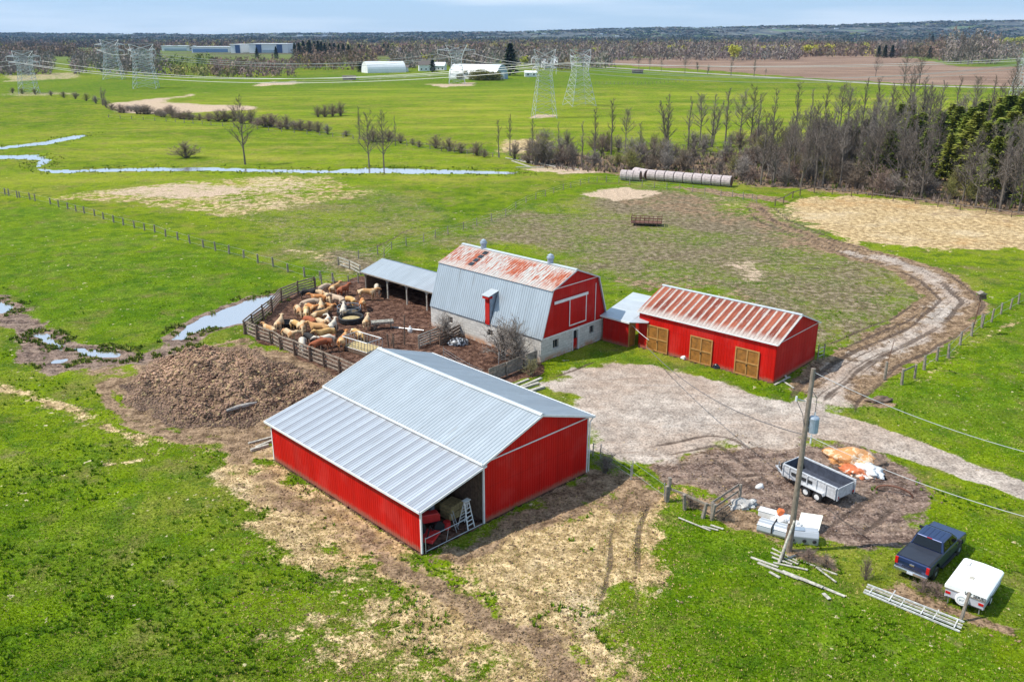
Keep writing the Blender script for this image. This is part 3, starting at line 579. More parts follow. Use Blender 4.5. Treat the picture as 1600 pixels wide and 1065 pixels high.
# trims: butt to one another, proud of the sheets
mb = MB(); mb.prism([(-.22, -.02), (0, .075), (.22, -.02), (.22, .01), (0, .11), (-.22, .01)], (XM, -OV-.01, ZR), X, Z_, (0, L+2*OV+.02, 0)); mb.build('ridge_cap', M_WROOF, shed)
mb = MB()
for y in (-OV-.05, L+OV+.01): mb.obb((B-.36, y, ZJ-.13), (dx, 0, dz), (0, .04, 0), (0, 0, .15)); mb.obb((XE+.36, y, ZJ-.13), (-dx, 0, dz), (0, .04, 0), (0, 0, .15)); mb.obb((-OV, y, ZL-.13), (B-.06+OV, 0, ZJ-.12-ZL), (0, .04, 0), (0, 0, .14))
build_each(mb, 'barge_board', M_WHITE, shed)
mb = MB(); mb.box(B-.42, B-.36, -OV, L+OV, ZJ-.10, ZJ+.05); mb.box(-OV-.06, -OV-.005, -OV, L+OV, ZL-.11, ZL+.04); mb.box(XE+.36, XE+.46, -OV, L+OV, ZJ-.12, ZJ+.02); build_each(mb, 'eave_trim', M_WHITE, shed)
mb = MB()
for x, y, h in ((-.03, -.03, ZL-.02), (-.03, L-.09, ZL-.02), (XE-.06, -.05, ZJ-.02), (XE-.06, L-.05, ZJ-.02)): mb.box(x, x+.1, y, y+.12, 0, h)
mb.box(B-.12, B-.01, -.07, .05, 0, ZJ-.12); build_each(mb, 'corner_post', M_WHITE, shed)
mb = MB(); mb.beam((B+.05, -.045, ZJ-.10), (XE-.1, -.045, ZJ-.10), .03, .08); build_each(mb, 'trim_strip', M_WHITE, shed)
mb = MB(); mb.tube((XE+.41, -.2, ZJ-.1), (XE+.12, -.1, ZJ-.45), .045); mb.tube((XE+.12, -.1, ZJ-.45), (XE+.12, -.1, .1), .045); mb.build('downpipe', M_WHITE, shed)
mb = MB()
for y in (4.4, 8.8, 13.2): mb.box(B-.12, B+.08, y-.1, y+.1, 0, ZJ-.4); mb.box(.06, .2, y-.07, y+.07, 0, ZL-.1)
for y in (.1, 2.2, 4.4, 6.6, 8.8, 11, 13.2, 15.4): mb.beam((.08, y, ZL-.07), (B-.1, y, ZJ-.33), .05, .14)
mb.build('framing', M_GREYW, shed)
# things kept in the open bay, each standing on its own
def in_shed(x, y, z=0): v = Matrix.Rotation(TH1, 3, 'Z') @ Vector((x, y, z)); return (v.x-5.51, v.y+46.46, z)
gate = empty('pipe_gate', in_shed(.1, -.12), TH1, 'thin pale pipe rail closing the open bay of the machinery shed', 'gate')
mb = MB(); mb.tube((.1, 0, 1.02), (3.6, 0, 1.02), .025); mb.tube((.1, 0, .12), (4.8, 0, .12), .025); mb.build('rail', M_STEEL, gate)
mb = MB(); mb.tube((1.75, 0, .12), (1.95, 0, 1.0), .022); mb.tube((.1, 0, 0), (.1, 0, 1.1), .03); build_each(mb, 'upright', M_STEEL, gate)
lad = empty('step_ladder', in_shed(4.1, .35), TH1+.1, 'white aluminium step ladder standing open in the shed bay', 'ladder')
for yy, nm in ((-.25, 0), (.62, 1)):
    mb = MB()
    for sx_ in (-.28, .28): mb.beam((sx_*1.1, yy, 0), (sx_*.7, .15, 1.9), .07, .04)
    for k in range(1, 7): f = k/7; mb.beam((-.28*(1.1-.4*f), yy+(.15-yy)*f, 1.9*f), (.28*(1.1-.4*f), yy+(.15-yy)*f, 1.9*f), .07, .03)
    mb.build('ladder_frame', M_WHITE, lad)
mb = MB(); mb.box(-.26, .26, -.02, .32, 1.88, 1.92); mb.build('top_step', M_WHITE, lad)
M_TRED = simple('tractor_red', (.55, .03, .03), .35, 0, .15)
tr = empty('red_tractor', in_shed(1.9, 1.9), TH1-.35, 'red tractor with black tyres parked in the dark lean-to bay', 'tractor')
mb = MB(); mb.prism([(-.3, .7), (-.3, 1.15), (0, 1.3), (1.2, 1.25), (1.35, 1.1), (1.35, .65)], (-.5, -.28, 0), X, Z_, (0, .56, 0)); mb.build('bonnet', M_TRED, tr, bevel=.04)
mb = MB()
for s in (-.95, .62): mb.prism([(-1.55, .8), (-1.5, 1.2), (-1.2, 1.42), (-.85, 1.42), (-.55, 1.15), (-.6, 1.12), (-.9, 1.34), (-1.15, 1.34), (-1.42, 1.15), (-1.47, .8)], (0, s, 0), X, Z_, (0, .33, 0))
build_each(mb, 'mudguard', M_TRED, tr)
for x, y, r in ((-1.0, -.95, .68), (-1.0, .62, .68), (.65, -.65, .38), (.65, .42, .38)):
    w = MB().lathe((x, y, r), [(r*.5, 0), (r*.92, 0), (r, .06), (r, .22), (r*.92, .28), (r*.5, .28)], 20, (0,1,0)).build('wheel', M_BLACK, tr)
    MB().lathe((x, y+.02, r), [(r*.08, 0), (r*.52, .03), (r*.5, .2), (r*.08, .22)], 14, (0,1,0)).build('rim', M_TRED, w)
mb = MB(); mb.box(-1.25, -.8, -.24, .24, .98, 1.08); mb.box(-1.28, -1.2, -.24, .24, 1.08, 1.45); mb.build('seat', M_BLACK, tr, bevel=.03)
mb = MB(); mb.tube((-.55, 0, 1.2), (-.75, 0, 1.5), .02); mb.lathe((-.76, 0, 1.5), [(.15, 0), (.19, .015), (.15, .03)], 14, (-.5, 0, .8)); mb.build('steering_wheel', M_BLACK, tr); MB().tube((.3, .12, 1.2), (.3, .12, 1.85), .03).build('exhaust_pipe', M_BLACK, tr)
for i, (x, y, z, w_, lab) in enumerate(((4.3, 2.2, 0, 1.3, 'stacked straw bale at the floor of the shed bay'), (4.3, 2.25, .5, 1.3, 'straw bale lying on top of another in the shed bay'), (4.4, 3.9, 0, 1.1, 'straw bale behind the step ladder stack'))):
    b = MB().box(-w_/2, w_/2, -.5, .5, 0, .48).build('straw_bale', M_HAY, None, bevel=.05); b.location = in_shed(x, y, z); b.rotation_euler.z = TH1+.2*i; tag(b, lab, 'bale', 'straw bales in the shed bay')
cr = empty('implement', in_shed(1.3, .8), TH1+.5, 'dark rotary implement with red deck near the pipe gate', 'farm implement')
mb = MB(); mb.prism([(-.7, .25), (-.6, .45), (.6, .45), (.7, .25)], (0, -.45, 0), X, Z_, (0, .9, 0)); mb.build('deck', M_TRED, cr, bevel=.03)
MB().beam((-.5, 0, .45), (0, 0, 1.0), .07, .07).beam((.5, 0, .45), (0, 0, 1.0), .07, .07).build('hitch_frame', M_BLACK, cr)
for s in (-.6, .6): MB().lathe((s, .5, .18), [(.08, -.05), (.18, -.05), (.18, .05), (.08, .05)], 12, (1,0,0)).build('wheel', M_BLACK, cr)
# ---------------------------------------------------------------- gambrel barn
TH2 = radians(46.08); OB = (2.79, 79.69)
barn = empty('gambrel_barn', OB, TH2, 'tall gambrel-roofed barn with red gable, silver lower roof, rusty upper roof and stone base', 'barn')
W, L, ZS, ZE, ZK, ZA, KI, OV = 9.92, 16.08, 2.32, 2.39, 6.97, 8.37, 1.38, .13
mb = MB(); tw = .35
holes = [(3.02, 3.98, .9, 1.6)]
def wallx(mb, x0, x1, y0, y1, zt, hs):
    """straight stone wall along x with real openings hs=(a,b,z0,z1)"""
    hs = sorted(hs); c = x0
    for a, b, z0, z1 in hs:
        mb.box(c, a, y0, y1, -.3, zt)
        if z0 > 0: mb.box(a, b, y0, y1, -.3, z0)
        if z1 < zt: mb.box(a, b, y0, y1, z1, zt)
        c = b
    mb.box(c, x1, y0, y1, -.3, zt)
def wally(mb, y0, y1, x0, x1, zt, hs):
    c = y0
    for a, b, z0, z1 in sorted(hs):
        mb.box(x0, x1, c, a, -.3, zt); 
        if z0 > 0: mb.box(x0, x1, a, b, -.3, z0)
        if z1 < zt: mb.box(x0, x1, a, b, z1, zt)
        c = b
    mb.box(x0, x1, c, y1, -.3, zt)
gw = [(1.75, 2.6, .95, 1.85), (4.75, 5.7, 0, 2.12), (7.4, 8.15, 1.15, 1.95)]
wallx(mb, 0, W, 0, tw, ZS, gw); wallx(mb, 0, W, L-tw, L, ZS, [])
sw = [(6.6, 7.35, 1.1, 1.75), (12.6, 13.3, 1.1, 1.8)]
wally(mb, tw, L-tw, 0, tw, ZS, sw); wally(mb, tw, L-tw, W-tw, W, ZS, []); mb.build('stone_base', M_STONE, barn, fix=False)
for a, b, z0, z1 in (gw[0], gw[2]):
    f = MB().box(a, b, tw-.16, tw-.1, z0, z1).build('window', M_GLASS, barn)
    m_ = MB(); m_.box(a, a+.06, tw-.20, tw-.165, z0, z1); m_.box(b-.06, b, tw-.20, tw-.165, z0, z1); m_.box(a+.06, b-.06, tw-.20, tw-.165, z0, z0+.06); m_.box(a+.06, b-.06, tw-.20, tw-.165, z1-.06, z1); m_.box((a+b)/2-.02, (a+b)/2+.02, tw-.20, tw-.165, z0+.06, z1-.06); m_.build('window_frame', M_GREYW, f)
for a, b, z0, z1 in sw:
    f = MB().box(tw-.16, tw-.1, a, b, z0, z1).build('window', M_GLASS, barn)
    m_ = MB(); m_.box(tw-.2, tw-.165, a, a+.06, z0, z1); m_.box(tw-.2, tw-.165, b-.06, b, z0, z1); m_.box(tw-.2, tw-.165, (a+b)/2-.03, (a+b)/2+.03, z0, z1); m_.build('window_frame', M_BROWNW, f)
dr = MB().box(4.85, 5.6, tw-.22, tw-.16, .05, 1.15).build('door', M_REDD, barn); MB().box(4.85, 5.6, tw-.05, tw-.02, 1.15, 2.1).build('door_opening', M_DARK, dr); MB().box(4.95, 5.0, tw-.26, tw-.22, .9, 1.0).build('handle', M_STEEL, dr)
m_ = MB(); m_.box(4.72, 4.83, -.03, tw-.1, 0, 2.2); m_.box(5.63, 5.74, -.03, tw-.1, 0, 2.2); m_.box(4.83, 5.63, -.03, tw-.1, 2.1, 2.2); m_.build('door_frame', M_WHITE, barn)
def gtop(s):
    s = min(s, W-s)
    return ZE+(ZK-ZE)*min(1, (s+OV)/(KI+OV))+(ZA-ZK)*max(0, s-KI)/(W/2-KI)-.06
for y, n_, nm in ((.02, (0,-1,0), 0), (L-.02, (0,1,0), 1)):
    mb = MB(); siding(mb, (0, y, 0) if nm == 0 else (W, y, 0), X if nm == 0 else (-1,0,0), W, ZS+.01, gtop, n_, .3, .012, .05, kinks=(KI, W/2, W-KI)); mb.build('gable_wall', M_REDD, barn)
mb = MB(); mb.box(-.02, W+.02, -.03, .0, ZS-.06, ZS+.05); mb.build('sill_board', M_WHITE, barn)
OG = .2
mb = MB(); mb.ribbed((-OV, -OG, ZE), (0, 6.75+OG, 0), (KI+OV, 0, ZK-ZE), .3, .03, flip=True); mb.ribbed((-OV, 7.65, ZE), (0, L-7.65, 0), (KI+OV, 0, ZK-ZE), .3, .03, flip=True)
fz = .62; mb.ribbed((-OV+(KI+OV)*fz, 6.75, ZE+(ZK-ZE)*fz), (0, .9, 0), ((KI+OV)*(1-fz), 0, (ZK-ZE)*(1-fz)), .3, .03, flip=True); mb.build('lower_roof', M_BARNLOW, barn)
mb = MB(); mb.ribbed((W+OV, -OG, ZE), (0, L+OG, 0), (-KI-OV, 0, ZK-ZE), .3, .03); mb.build('lower_roof', M_BARNLOW, barn)
UO = .16
for s, c in ((0, 1), (1, -1)):
    x0 = KI-UO if s == 0 else W-KI+UO; zz = ZK-UO*(ZA-ZK)/(W/2-KI)+.05
    mb = MB(); mb.ribbed((x0, -OG-.03, zz), (0, L+OG+.06, 0), (c*(W/2-KI+UO), 0, ZA+.05-zz), .35, .03, flip=(s == 0)); mb.build('upper_roof', M_RUSTB, barn)
mb = MB(); mb.prism([(-.25, -.05), (0, .04), (.25, -.05), (.25, -.02), (0, .075), (-.25, -.02)], (W/2, -OG-.04, ZA+.06), X, Z_, (0, L+OG+.08, 0)); mb.build('ridge_cap', M_WROOF, barn)
mb = MB(); d_ = Vector((KI+OV, 0, ZK-ZE))
mb.obb((-OV, -OG-.05, ZE-.02), d_, (0, .035, 0), (.12, 0, 0)); mb.obb((W+OV-.12, -OG-.05, ZE-.02), (-d_.x, 0, d_.z), (0, .035, 0), (.12, 0, 0))
u_ = (W/2-KI, 0, ZA-ZK); mb.obb((KI, -OG-.075, ZK-.07), u_, (0, .035, 0), (0, 0, .14)); mb.obb((W-KI, -OG-.075, ZK-.07), (-u_[0], 0, u_[2]), (0, .035, 0), (0, 0, .14)); build_each(mb, 'barge_board', M_WROOF, barn)
mb = MB(); mb.box(KI+.05, W-KI-.05, -.035, -.0, ZK-.02, ZK+.05); mb.box(W-1.75, W-1.68, -.04, -.005, ZS+.1, ZK-.6); build_each(mb, 'trim_strip', M_WHITE, barn)
sd = MB().box(4.05, 6.7, -.07, -.02, 2.75, 5.6).build('sliding_door', M_REDD, barn)
m_ = MB(); m_.box(4.05, 4.15, -.10, -.073, 2.75, 5.6); m_.box(6.6, 6.7, -.10, -.073, 2.75, 5.6); m_.box(4.15, 6.6, -.10, -.073, 2.75, 2.86); m_.build('door_trim', M_WHITE, sd)
MB().box(1.75, 6.85, -.16, -.105, 5.5, 5.78).build('door_track', M_WHITE, barn)
# hay chute dormer, skylights, roof vents
ch = MB(); yc = 7.2; xb = lambda z: -OV+(KI+OV)*(z-ZE)/(ZK-ZE)
ch.box(-.14, -.08, 6.92, 7.52, ZE-.1, 5.35); c_ = ch.build('hay_chute', M_REDD, barn)
m_ = MB(); m_.box(-.075, 1.0, 6.86, 6.92, ZE-.1, 5.35); m_.box(-.075, 1.0, 7.52, 7.58, ZE-.1, 5.35); build_each(m_, 'chute_side', M_BLUEGREY, c_)
m_ = MB(); m_.obb((-.45, 6.65, 5.32), (1.65, 0, .42), (0, 1.1, 0), (0, 0, .06)); m_.build('chute_roof', M_WROOF, c_)
m_ = MB(); m_.box(-.42, .2, 6.78, 7.62, 5.05, 5.28); m_.build('chute_hood', M_REDD, c_)
m_ = MB(); sh = (ZA-ZK)/(W/2-KI)
for k in range(4):
    x0 = KI+.55+k*.68; m_.obb((x0, L-4.5, ZK+.05+(x0-KI)*sh+.045), (.5, 0, .5*sh), (0, .62, 0), (0, 0, .02))
m_.build('skylight', M_GLASS, barn)
for y in (L-3.2, 3.3):
    v = MB().lathe((W/2, y, ZA-.05), [(.30, 0), (.30, .55), (.38, .6), (.38, .78), (.30, .82), (.3, .95), (.02, 1.12)], 16).build('roof_vent', M_BLUEGREY, barn)
# ---------------------------------------------------------------- open cattle shelter behind the barn
TH3 = radians(46.); P0 = (-18.1, 104.6)
lt = empty('cattle_shelter', P0, TH3, 'low open-fronted cattle shelter with pale metal roof and timber posts beside the corral', 'shelter')
LL = 13.6; D = 5.0
mb = MB(); mb.ribbed((-.35, .5, 2.55), (0, -LL-.5, 0), (3.5, 0, 1.05), .32, .025); mb.build('roof', M_ROOF, lt)
mb = MB(); mb.ribbed((3.15, .5, 3.6), (0, -LL-.5, 0), (2.2, 0, -.8), .32, .025); mb.build('roof', M_BLUEGREY, lt)
mb = MB(); mb.box(5.0, 5.08, -LL, .2, 0, 2.8); mb.box(.3, 5.0, .12, .2, 0, 2.45); mb.build('back_wall', M_BROWNW, lt)
for y in (-.1, -4.4, -8.0, -11.6):
    p = MB(); p.tube((0, y, 0), (0, y, 2.5), .11, .09, 8); p.beam((0, y, 1.9), (0, y+.5, 2.45), .08, .08); p.beam((0, y, 1.9), (0, y-.5, 2.45), .08, .08); p.build('post', M_PALEW if y < -1 else M_GREYW, lt)
mb = MB(); mb.box(-.38, -.32, -LL, .5, 2.40, 2.54); mb.box(-.1, .05, -LL, .4, 2.38, 2.52); mb.build('eave_beam', M_GREYW, lt)
# ---------------------------------------------------------------- long red shed and the link shed
TH4 = radians(47.63); OR = (23.85, 74.28); W, L, ZE, ZR, OV = 8.6, 14.89, 3.82, 5.61, .17
rs = empty('red_shed', OR, TH4, 'long low red shed with three tan double doors and rust-banded roof', 'shed')
zt = lambda s: ZR-abs(s-W/2)*(ZR-ZE)/(W/2+OV)-.06
mb = MB(); siding(mb, (0, L, 0), (0,-1,0), L, .02, lambda x: ZE, (-1,0,0), .3); mb.build('wall', M_RED, rs)
mb = MB(); siding(mb, (W, 0, 0), Y_, L, .02, lambda x: ZE, (1,0,0), .3); mb.build('wall', M_RED, rs)
for y, nm in ((0, 0), (L, 1)):
    mb = MB(); siding(mb, (0, y, 0) if nm == 0 else (W, y, 0), X if nm == 0 else (-1,0,0), W, .02, zt, (0,-1,0) if nm == 0 else (0,1,0), .6, .008, .06, kinks=(W/2,)); mb.build('gable_wall', M_REDD, rs)
sl_ = (W/2+OV, 0, ZR-ZE)
mb = MB(); mb.ribbed((-OV, -OV, ZE), (0, L+2*OV, 0), sl_, .39, .03, flip=True); mb.build('roof', M_RUSTR, rs)
mb = MB(); mb.ribbed((W+OV, -OV, ZE), (0, L+2*OV, 0), (-sl_[0], 0, sl_[2]), .39, .03); mb.build('roof', M_RUSTR, rs)
mb = MB(); mb.prism([(-.2, -.03), (0, .05), (.2, -.03), (.2, 0), (0, .085), (-.2, 0)], (W/2, -OV-.01, ZR), X, Z_, (0, L+2*OV+.02, 0)); mb.build('ridge_cap', M_WROOF, rs)
mb = MB(); mb.box(-OV-.09, -OV-.01, -OV, L+OV, ZE-.12, ZE+.0); mb.obb((-OV, -OV-.05, ZE-.11), sl_, (0, .035, 0), (0, 0, .12)); mb.obb((W+OV, -OV-.05, ZE-.11), (-sl_[0], 0, sl_[2]), (0, .035, 0), (0, 0, .12)); mb.build('gutter', M_WHITE, rs)
MB().beam((.05, -.035, ZE-.02), (W-.05, -.035, ZE-.02), .02, .06).build('trim_strip', M_WHITE, rs)
for y0 in (1.55, 6.4, 11.35):
    d = MB().box(-.07, -.02, y0+.12, y0+2.33, .12, 2.55).build('double_door', M_TAN, rs)
    m_ = MB()
    for ya in (y0, y0+1.17, y0+2.33): m_.box(-.13, -.071, ya, ya+.12, .05, 2.68)
    for ya in (y0+.12, y0+1.29):
        for z in (.05, 1.28, 2.56): m_.box(-.125, -.071, ya, ya+1.04, z, z+.12)
    m_.build('door_frame', M_TANF, d); MB().box(-.16, -.13, y0+1.18, y0+1.26, 1.0, 1.2).build('handle', M_DARK, d)
# link shed (white roof) between barn and red shed
A_, B_ = G(945, 533), G(981, 543); thl = atan2(B_[1]-A_[1], B_[0]-A_[0]); ll = math.hypot(B_[0]-A_[0], B_[1]-A_[1])
lk = empty('link_shed', A_, thl, 'small red link shed with white metal roof joining the barn to the long red shed', 'shed')
mb = MB(); siding(mb, (-.3, 0, 0), X, ll+.3, .02, lambda x: 2.75, (0,-1,0), .3, .012); mb.build('wall', M_REDD, lk)
mb = MB(); siding(mb, (ll, .0, 0), Vector((cos(radians(88)), sin(radians(88)), 0)), 1.15, .02, lambda x: 2.85, (1,0,0), .3, .01); w_ = mb.build('side_wall', M_TANF, lk)
MB().box(ll+.04, ll+.09, .18, .98, .1, 2.1).build('door', M_TAN, w_)
mb = MB(); mb.obb((-.5, -.25, 2.72), (ll+.75, 0, .02), (.2, 5.4, 1.35), (0, 0, .08)); mb.obb((ll+.28, -.2, 2.76), (1.5, .95, .05), (-.6, 4.1, 1.0), (0, 0, .07)); mb.build('roof', M_WROOF, lk)
MB().box(-.5, ll+.25, -.33, -.26, 2.66, 2.82).build('gutter', M_WHITE, lk)
mb = MB(); siding(mb, (0, 5.0, 0), X, ll+1, .02, lambda x: 3.9, (0,1,0), .3, .012); mb.build('back_wall', M_REDD, lk)
# ---------------------------------------------------------------- fences
def fence(name, pts, h, label, m=M_GREYW, rails=0, wires=0, r=.08, group=None, px=True, rail_h=.16, lean=.06, rm=None, gaps=()):
    P = [G(*p) for p in pts] if px else pts
    f = empty(name, P[0], 0, label, 'fence', group); o = P[0]; R_ = random.Random(len(label)*7+len(pts)); rel = []
    for x, y in P:
        x -= o[0]; y -= o[1]; rel.append((x, y)); a = R_.uniform(-lean, lean); b = R_.uniform(-lean, lean); hh = h*R_.uniform(.9, 1.1)
        q = MB(); q.tube((x, y, -.15), (x+a*hh, y+b*hh, hh), r*R_.uniform(.85, 1.2), r*.85, 7); q.build('post', m, f)
    for i in range(len(rel)-1):
        if i in gaps: continue
        (ax, ay), (bx, by) = rel[i], rel[i+1]
        for k in range(rails):
            z = h*(.93-.78*k/max(1, rails-1)) if rails > 1 else h*.8
            j = R_.uniform(-.05, .05); q = MB(); d = Vector((bx-ax, by-ay, 0)).normalized(); n = Vector((-d.y, d.x, 0))*(r+.03)
            q.beam(Vector((ax, ay, z+j))+n, Vector((bx, by, z-j))+n, .045, rail_h); q.build('rail', rm or m, f)
    for k in range(wires):
        z = h*(.92-.7*k/max(1, wires-1)) if wires > 1 else h*.8
        MB().path([(x, y, z) for x, y in rel], .012, 4).build('wire', M_STEEL, f)
    return f
COR1 = [(383,523),(402,531),(424,538),(439,547),(461,556),(485,565),(507,574),(531,584),(556,594),(580,604)]
fence('plank_fence', COR1, 1.55, 'dark plank fence along the near side of the cattle corral', M_BROWNW, rails=4, r=.13, rm=M_BOARD, rail_h=.19)
fence('plank_fence', [(383,523),(396,511),(412,499),(426,487),(440,471),(466,460),(493,452)], 1.6, 'slatted plank fence on the pool side of the cattle corral', M_BROWNW, rails=5, r=.11, rm=M_BOARD, rail_h=.17)
fence('board_gate', [(529,415),(546,420),(563,429)], 1.2, 'tan three-board gate in the field left of the cattle shelter', M_GREYW, rails=3, r=.08, rm=M_PALEW, rail_h=.2)
fence('wire_fence', [(493,450),(503,445),(522,448),(545,446),(560,441)], 1.3, 'short post and wire fence behind the feeding cattle', M_GREYW, wires=3, r=.09)
fence('board_fence', [(655,545),(672,538),(688,532)], 1.5, 'grey slatted hurdle between the corral and the barn wall', M_GREYW, rails=5, r=.07, rm=M_PALEW, rail_h=.13)
fence('solid_board_fence', [(765,598),(792,588),(820,576),(838,570)], 1.35, 'solid grey board fence near the barn corner', M_GREYW, rails=5, r=.09, rail_h=.25, lean=.02)
fence('board_fence', [(688,541),(706,533),(722,524)], 1.3, 'dark board fence reaching from the hurdle to the barn wall', M_BROWNW, rails=4, r=.08, rail_h=.25, lean=.02)
fence('pipe_fence', [(693,560),(712,573),(733,586),(755,596)], 1.2, 'bent pipe fence between the small pen and the machinery shed', M_GREYW, wires=4, r=.05)
fence('pipe_gate', [(779,569),(790,563),(800,560)], 1.2, 'pale pipe gate at the corner of the small earth pen', M_STEEL, wires=4, r=.05)
fence('field_fence', [(-22,303),(-6,302),(8,304),(14,306),(27,309),(31,309),(47,312),(55,314),(79,319),(92,324),(106,327),(119,331),(132,334),(148,338),(162,343),(178,348),(193,352),(210,356),(226,360),(242,363),(259,370),(278,375),(297,381),(318,387),(337,392),(358,397),(381,403),(403,411),(427,417),(450,425),(476,433),(500,437),(520,440)], 1.3, 'long line of grey stub posts running down the left pasture', M_GREYW, wires=2, r=.14, gaps=())
fence('field_fence', [(560,404),(590,397),(600,402),(612,390),(635,384),(662,378),(680,371),(700,366),(724,359),(745,352),(768,345),(790,337),(806,326),(822,317),(837,311),(852,307),(865,302),(880,297),(892,294),(907,290),(920,286),(933,284)], 1.25, 'wire fence climbing from the cattle shelter to the round bales', M_GREYW, wires=3, r=.08)
fence('field_fence', [(947,285),(967,286),(984,289),(1003,291),(1022,294),(1042,296),(1062,297),(1082,300),(1101,303),(1126,307),(1144,308),(1161,312),(1175,314),(1182,317)], 1.4, 'post and wire fence in front of the round bale row', M_GREYW, wires=3, r=.08)
fence('field_fence', [(1211,322),(1224,318),(1238,310),(1250,306),(1272,301)], 1.4, 'low rail fence beside the gap at the straw-coloured field', M_BROWNW, rails=1, wires=1, r=.11)
fence('field_fence', [(1272,301),(1300,304),(1330,307),(1362,311),(1395,315),(1430,319),(1465,324),(1500,329),(1540,334),(1580,340),(1625,346)], 1.3, 'rail fence along the foot of the right-hand wood', M_BROWNW, rails=1, wires=1, r=.09)
fence('field_fence', [(1409,600),(1429,590)], 1.45, 'two short posts joined by one rail beside the track', M_GREYW, rails=1, r=.13)
fence('field_fence', [(1444,576),(1464,562),(1482,558),(1500,538),(1518,524),(1534,511)], 1.45, 'middle stretch of leaning posts along the right-hand track', M_GREYW, wires=2, r=.13, lean=.1)
fence('field_fence', [(1534,511),(1549,503),(1564,491),(1578,484),(1591,476),(1606,470),(1622,463)], 1.4, 'row of upright posts at the right edge of the picture above the track', M_GREYW, wires=2, rails=0, r=.12)
fence('tube_gate', [(926,712),(938,717),(986,748)], 1.15, 'long galvanised tube gate beside the machinery shed corner', M_STEEL, wires=3, r=.05)
fence('tube_gate', [(988,742),(1038,779)], 1.15, 'second galvanised tube gate ending at the grey gatepost', M_STEEL, wires=2, r=.04)
fence('split_rail_fence', [(1041,782),(1070,795),(1098,808),(1112,812)], 1.2, 'broken split-rail fence beside the grey gatepost', M_GREYW, rails=1, r=.13, lean=.15)
fence('split_rail_fence', [(1112,812),(1155,783)], 1.3, 'two-rail wooden fence end by the white rubble', M_GREYW, rails=3, r=.12, lean=.1)
far_f = [( [(170,184),(260,190),(330,196),(420,204),(520,214),(600,222),(690,236),(740,242),(790,248)], 1.3, 'thin fence under the hedge shrubs crossing the pasture'),
         ( [(930,131),(960,132),(990,132),(1020,131),(1050,129),(1080,128)], 1.6, 'pale paddock fence on the far meadow right of the lattice towers'),
         ( [(520,132),(570,128),(610,128),(660,126),(700,124)], 1.5, 'far fence on the green left of the curved-roof barn')]
for p, h, lb in far_f: fence('field_fence', [(a+(c-a)*k/5, b+(d-b)*k/5) for (a, b), (c, d) in zip(p, p[1:]) for k in range(5)], h, lb, M_GREYW, wires=2, r=.13)
# ---------------------------------------------------------------- cattle
def skin_mesh(name, V, E, R, sub=2):
    me = bpy.data.meshes.new(name); me.from_pydata(V, E, []); o = bpy.data.objects.new(name, me); COL.objects.link(o)
    md = o.modifiers.new('skin', 'SKIN'); md.use_smooth_shade = True; sv_ = me.skin_vertices[0].data if me.skin_vertices else None
    if sv_ is None:
        bm = bmesh.new(); bm.from_mesh(me); bm.verts.layers.skin.verify(); bm.to_mesh(me); bm.free(); sv_ = me.skin_vertices[0].data
    for i, r in enumerate(R): sv_[i].radius = r if hasattr(r, '__len__') else (r, r); sv_[i].use_root = i == 0
    ss = o.modifiers.new('sub', 'SUBSURF'); ss.levels = ss.render_levels = sub
    dg = bpy.context.evaluated_depsgraph_get(); ev = o.evaluated_get(dg); out = bpy.data.meshes.new_from_object(ev)
    bpy.data.objects.remove(o); out.name = name; out.polygons.foreach_set('use_smooth', [True]*len(out.polygons)); return out
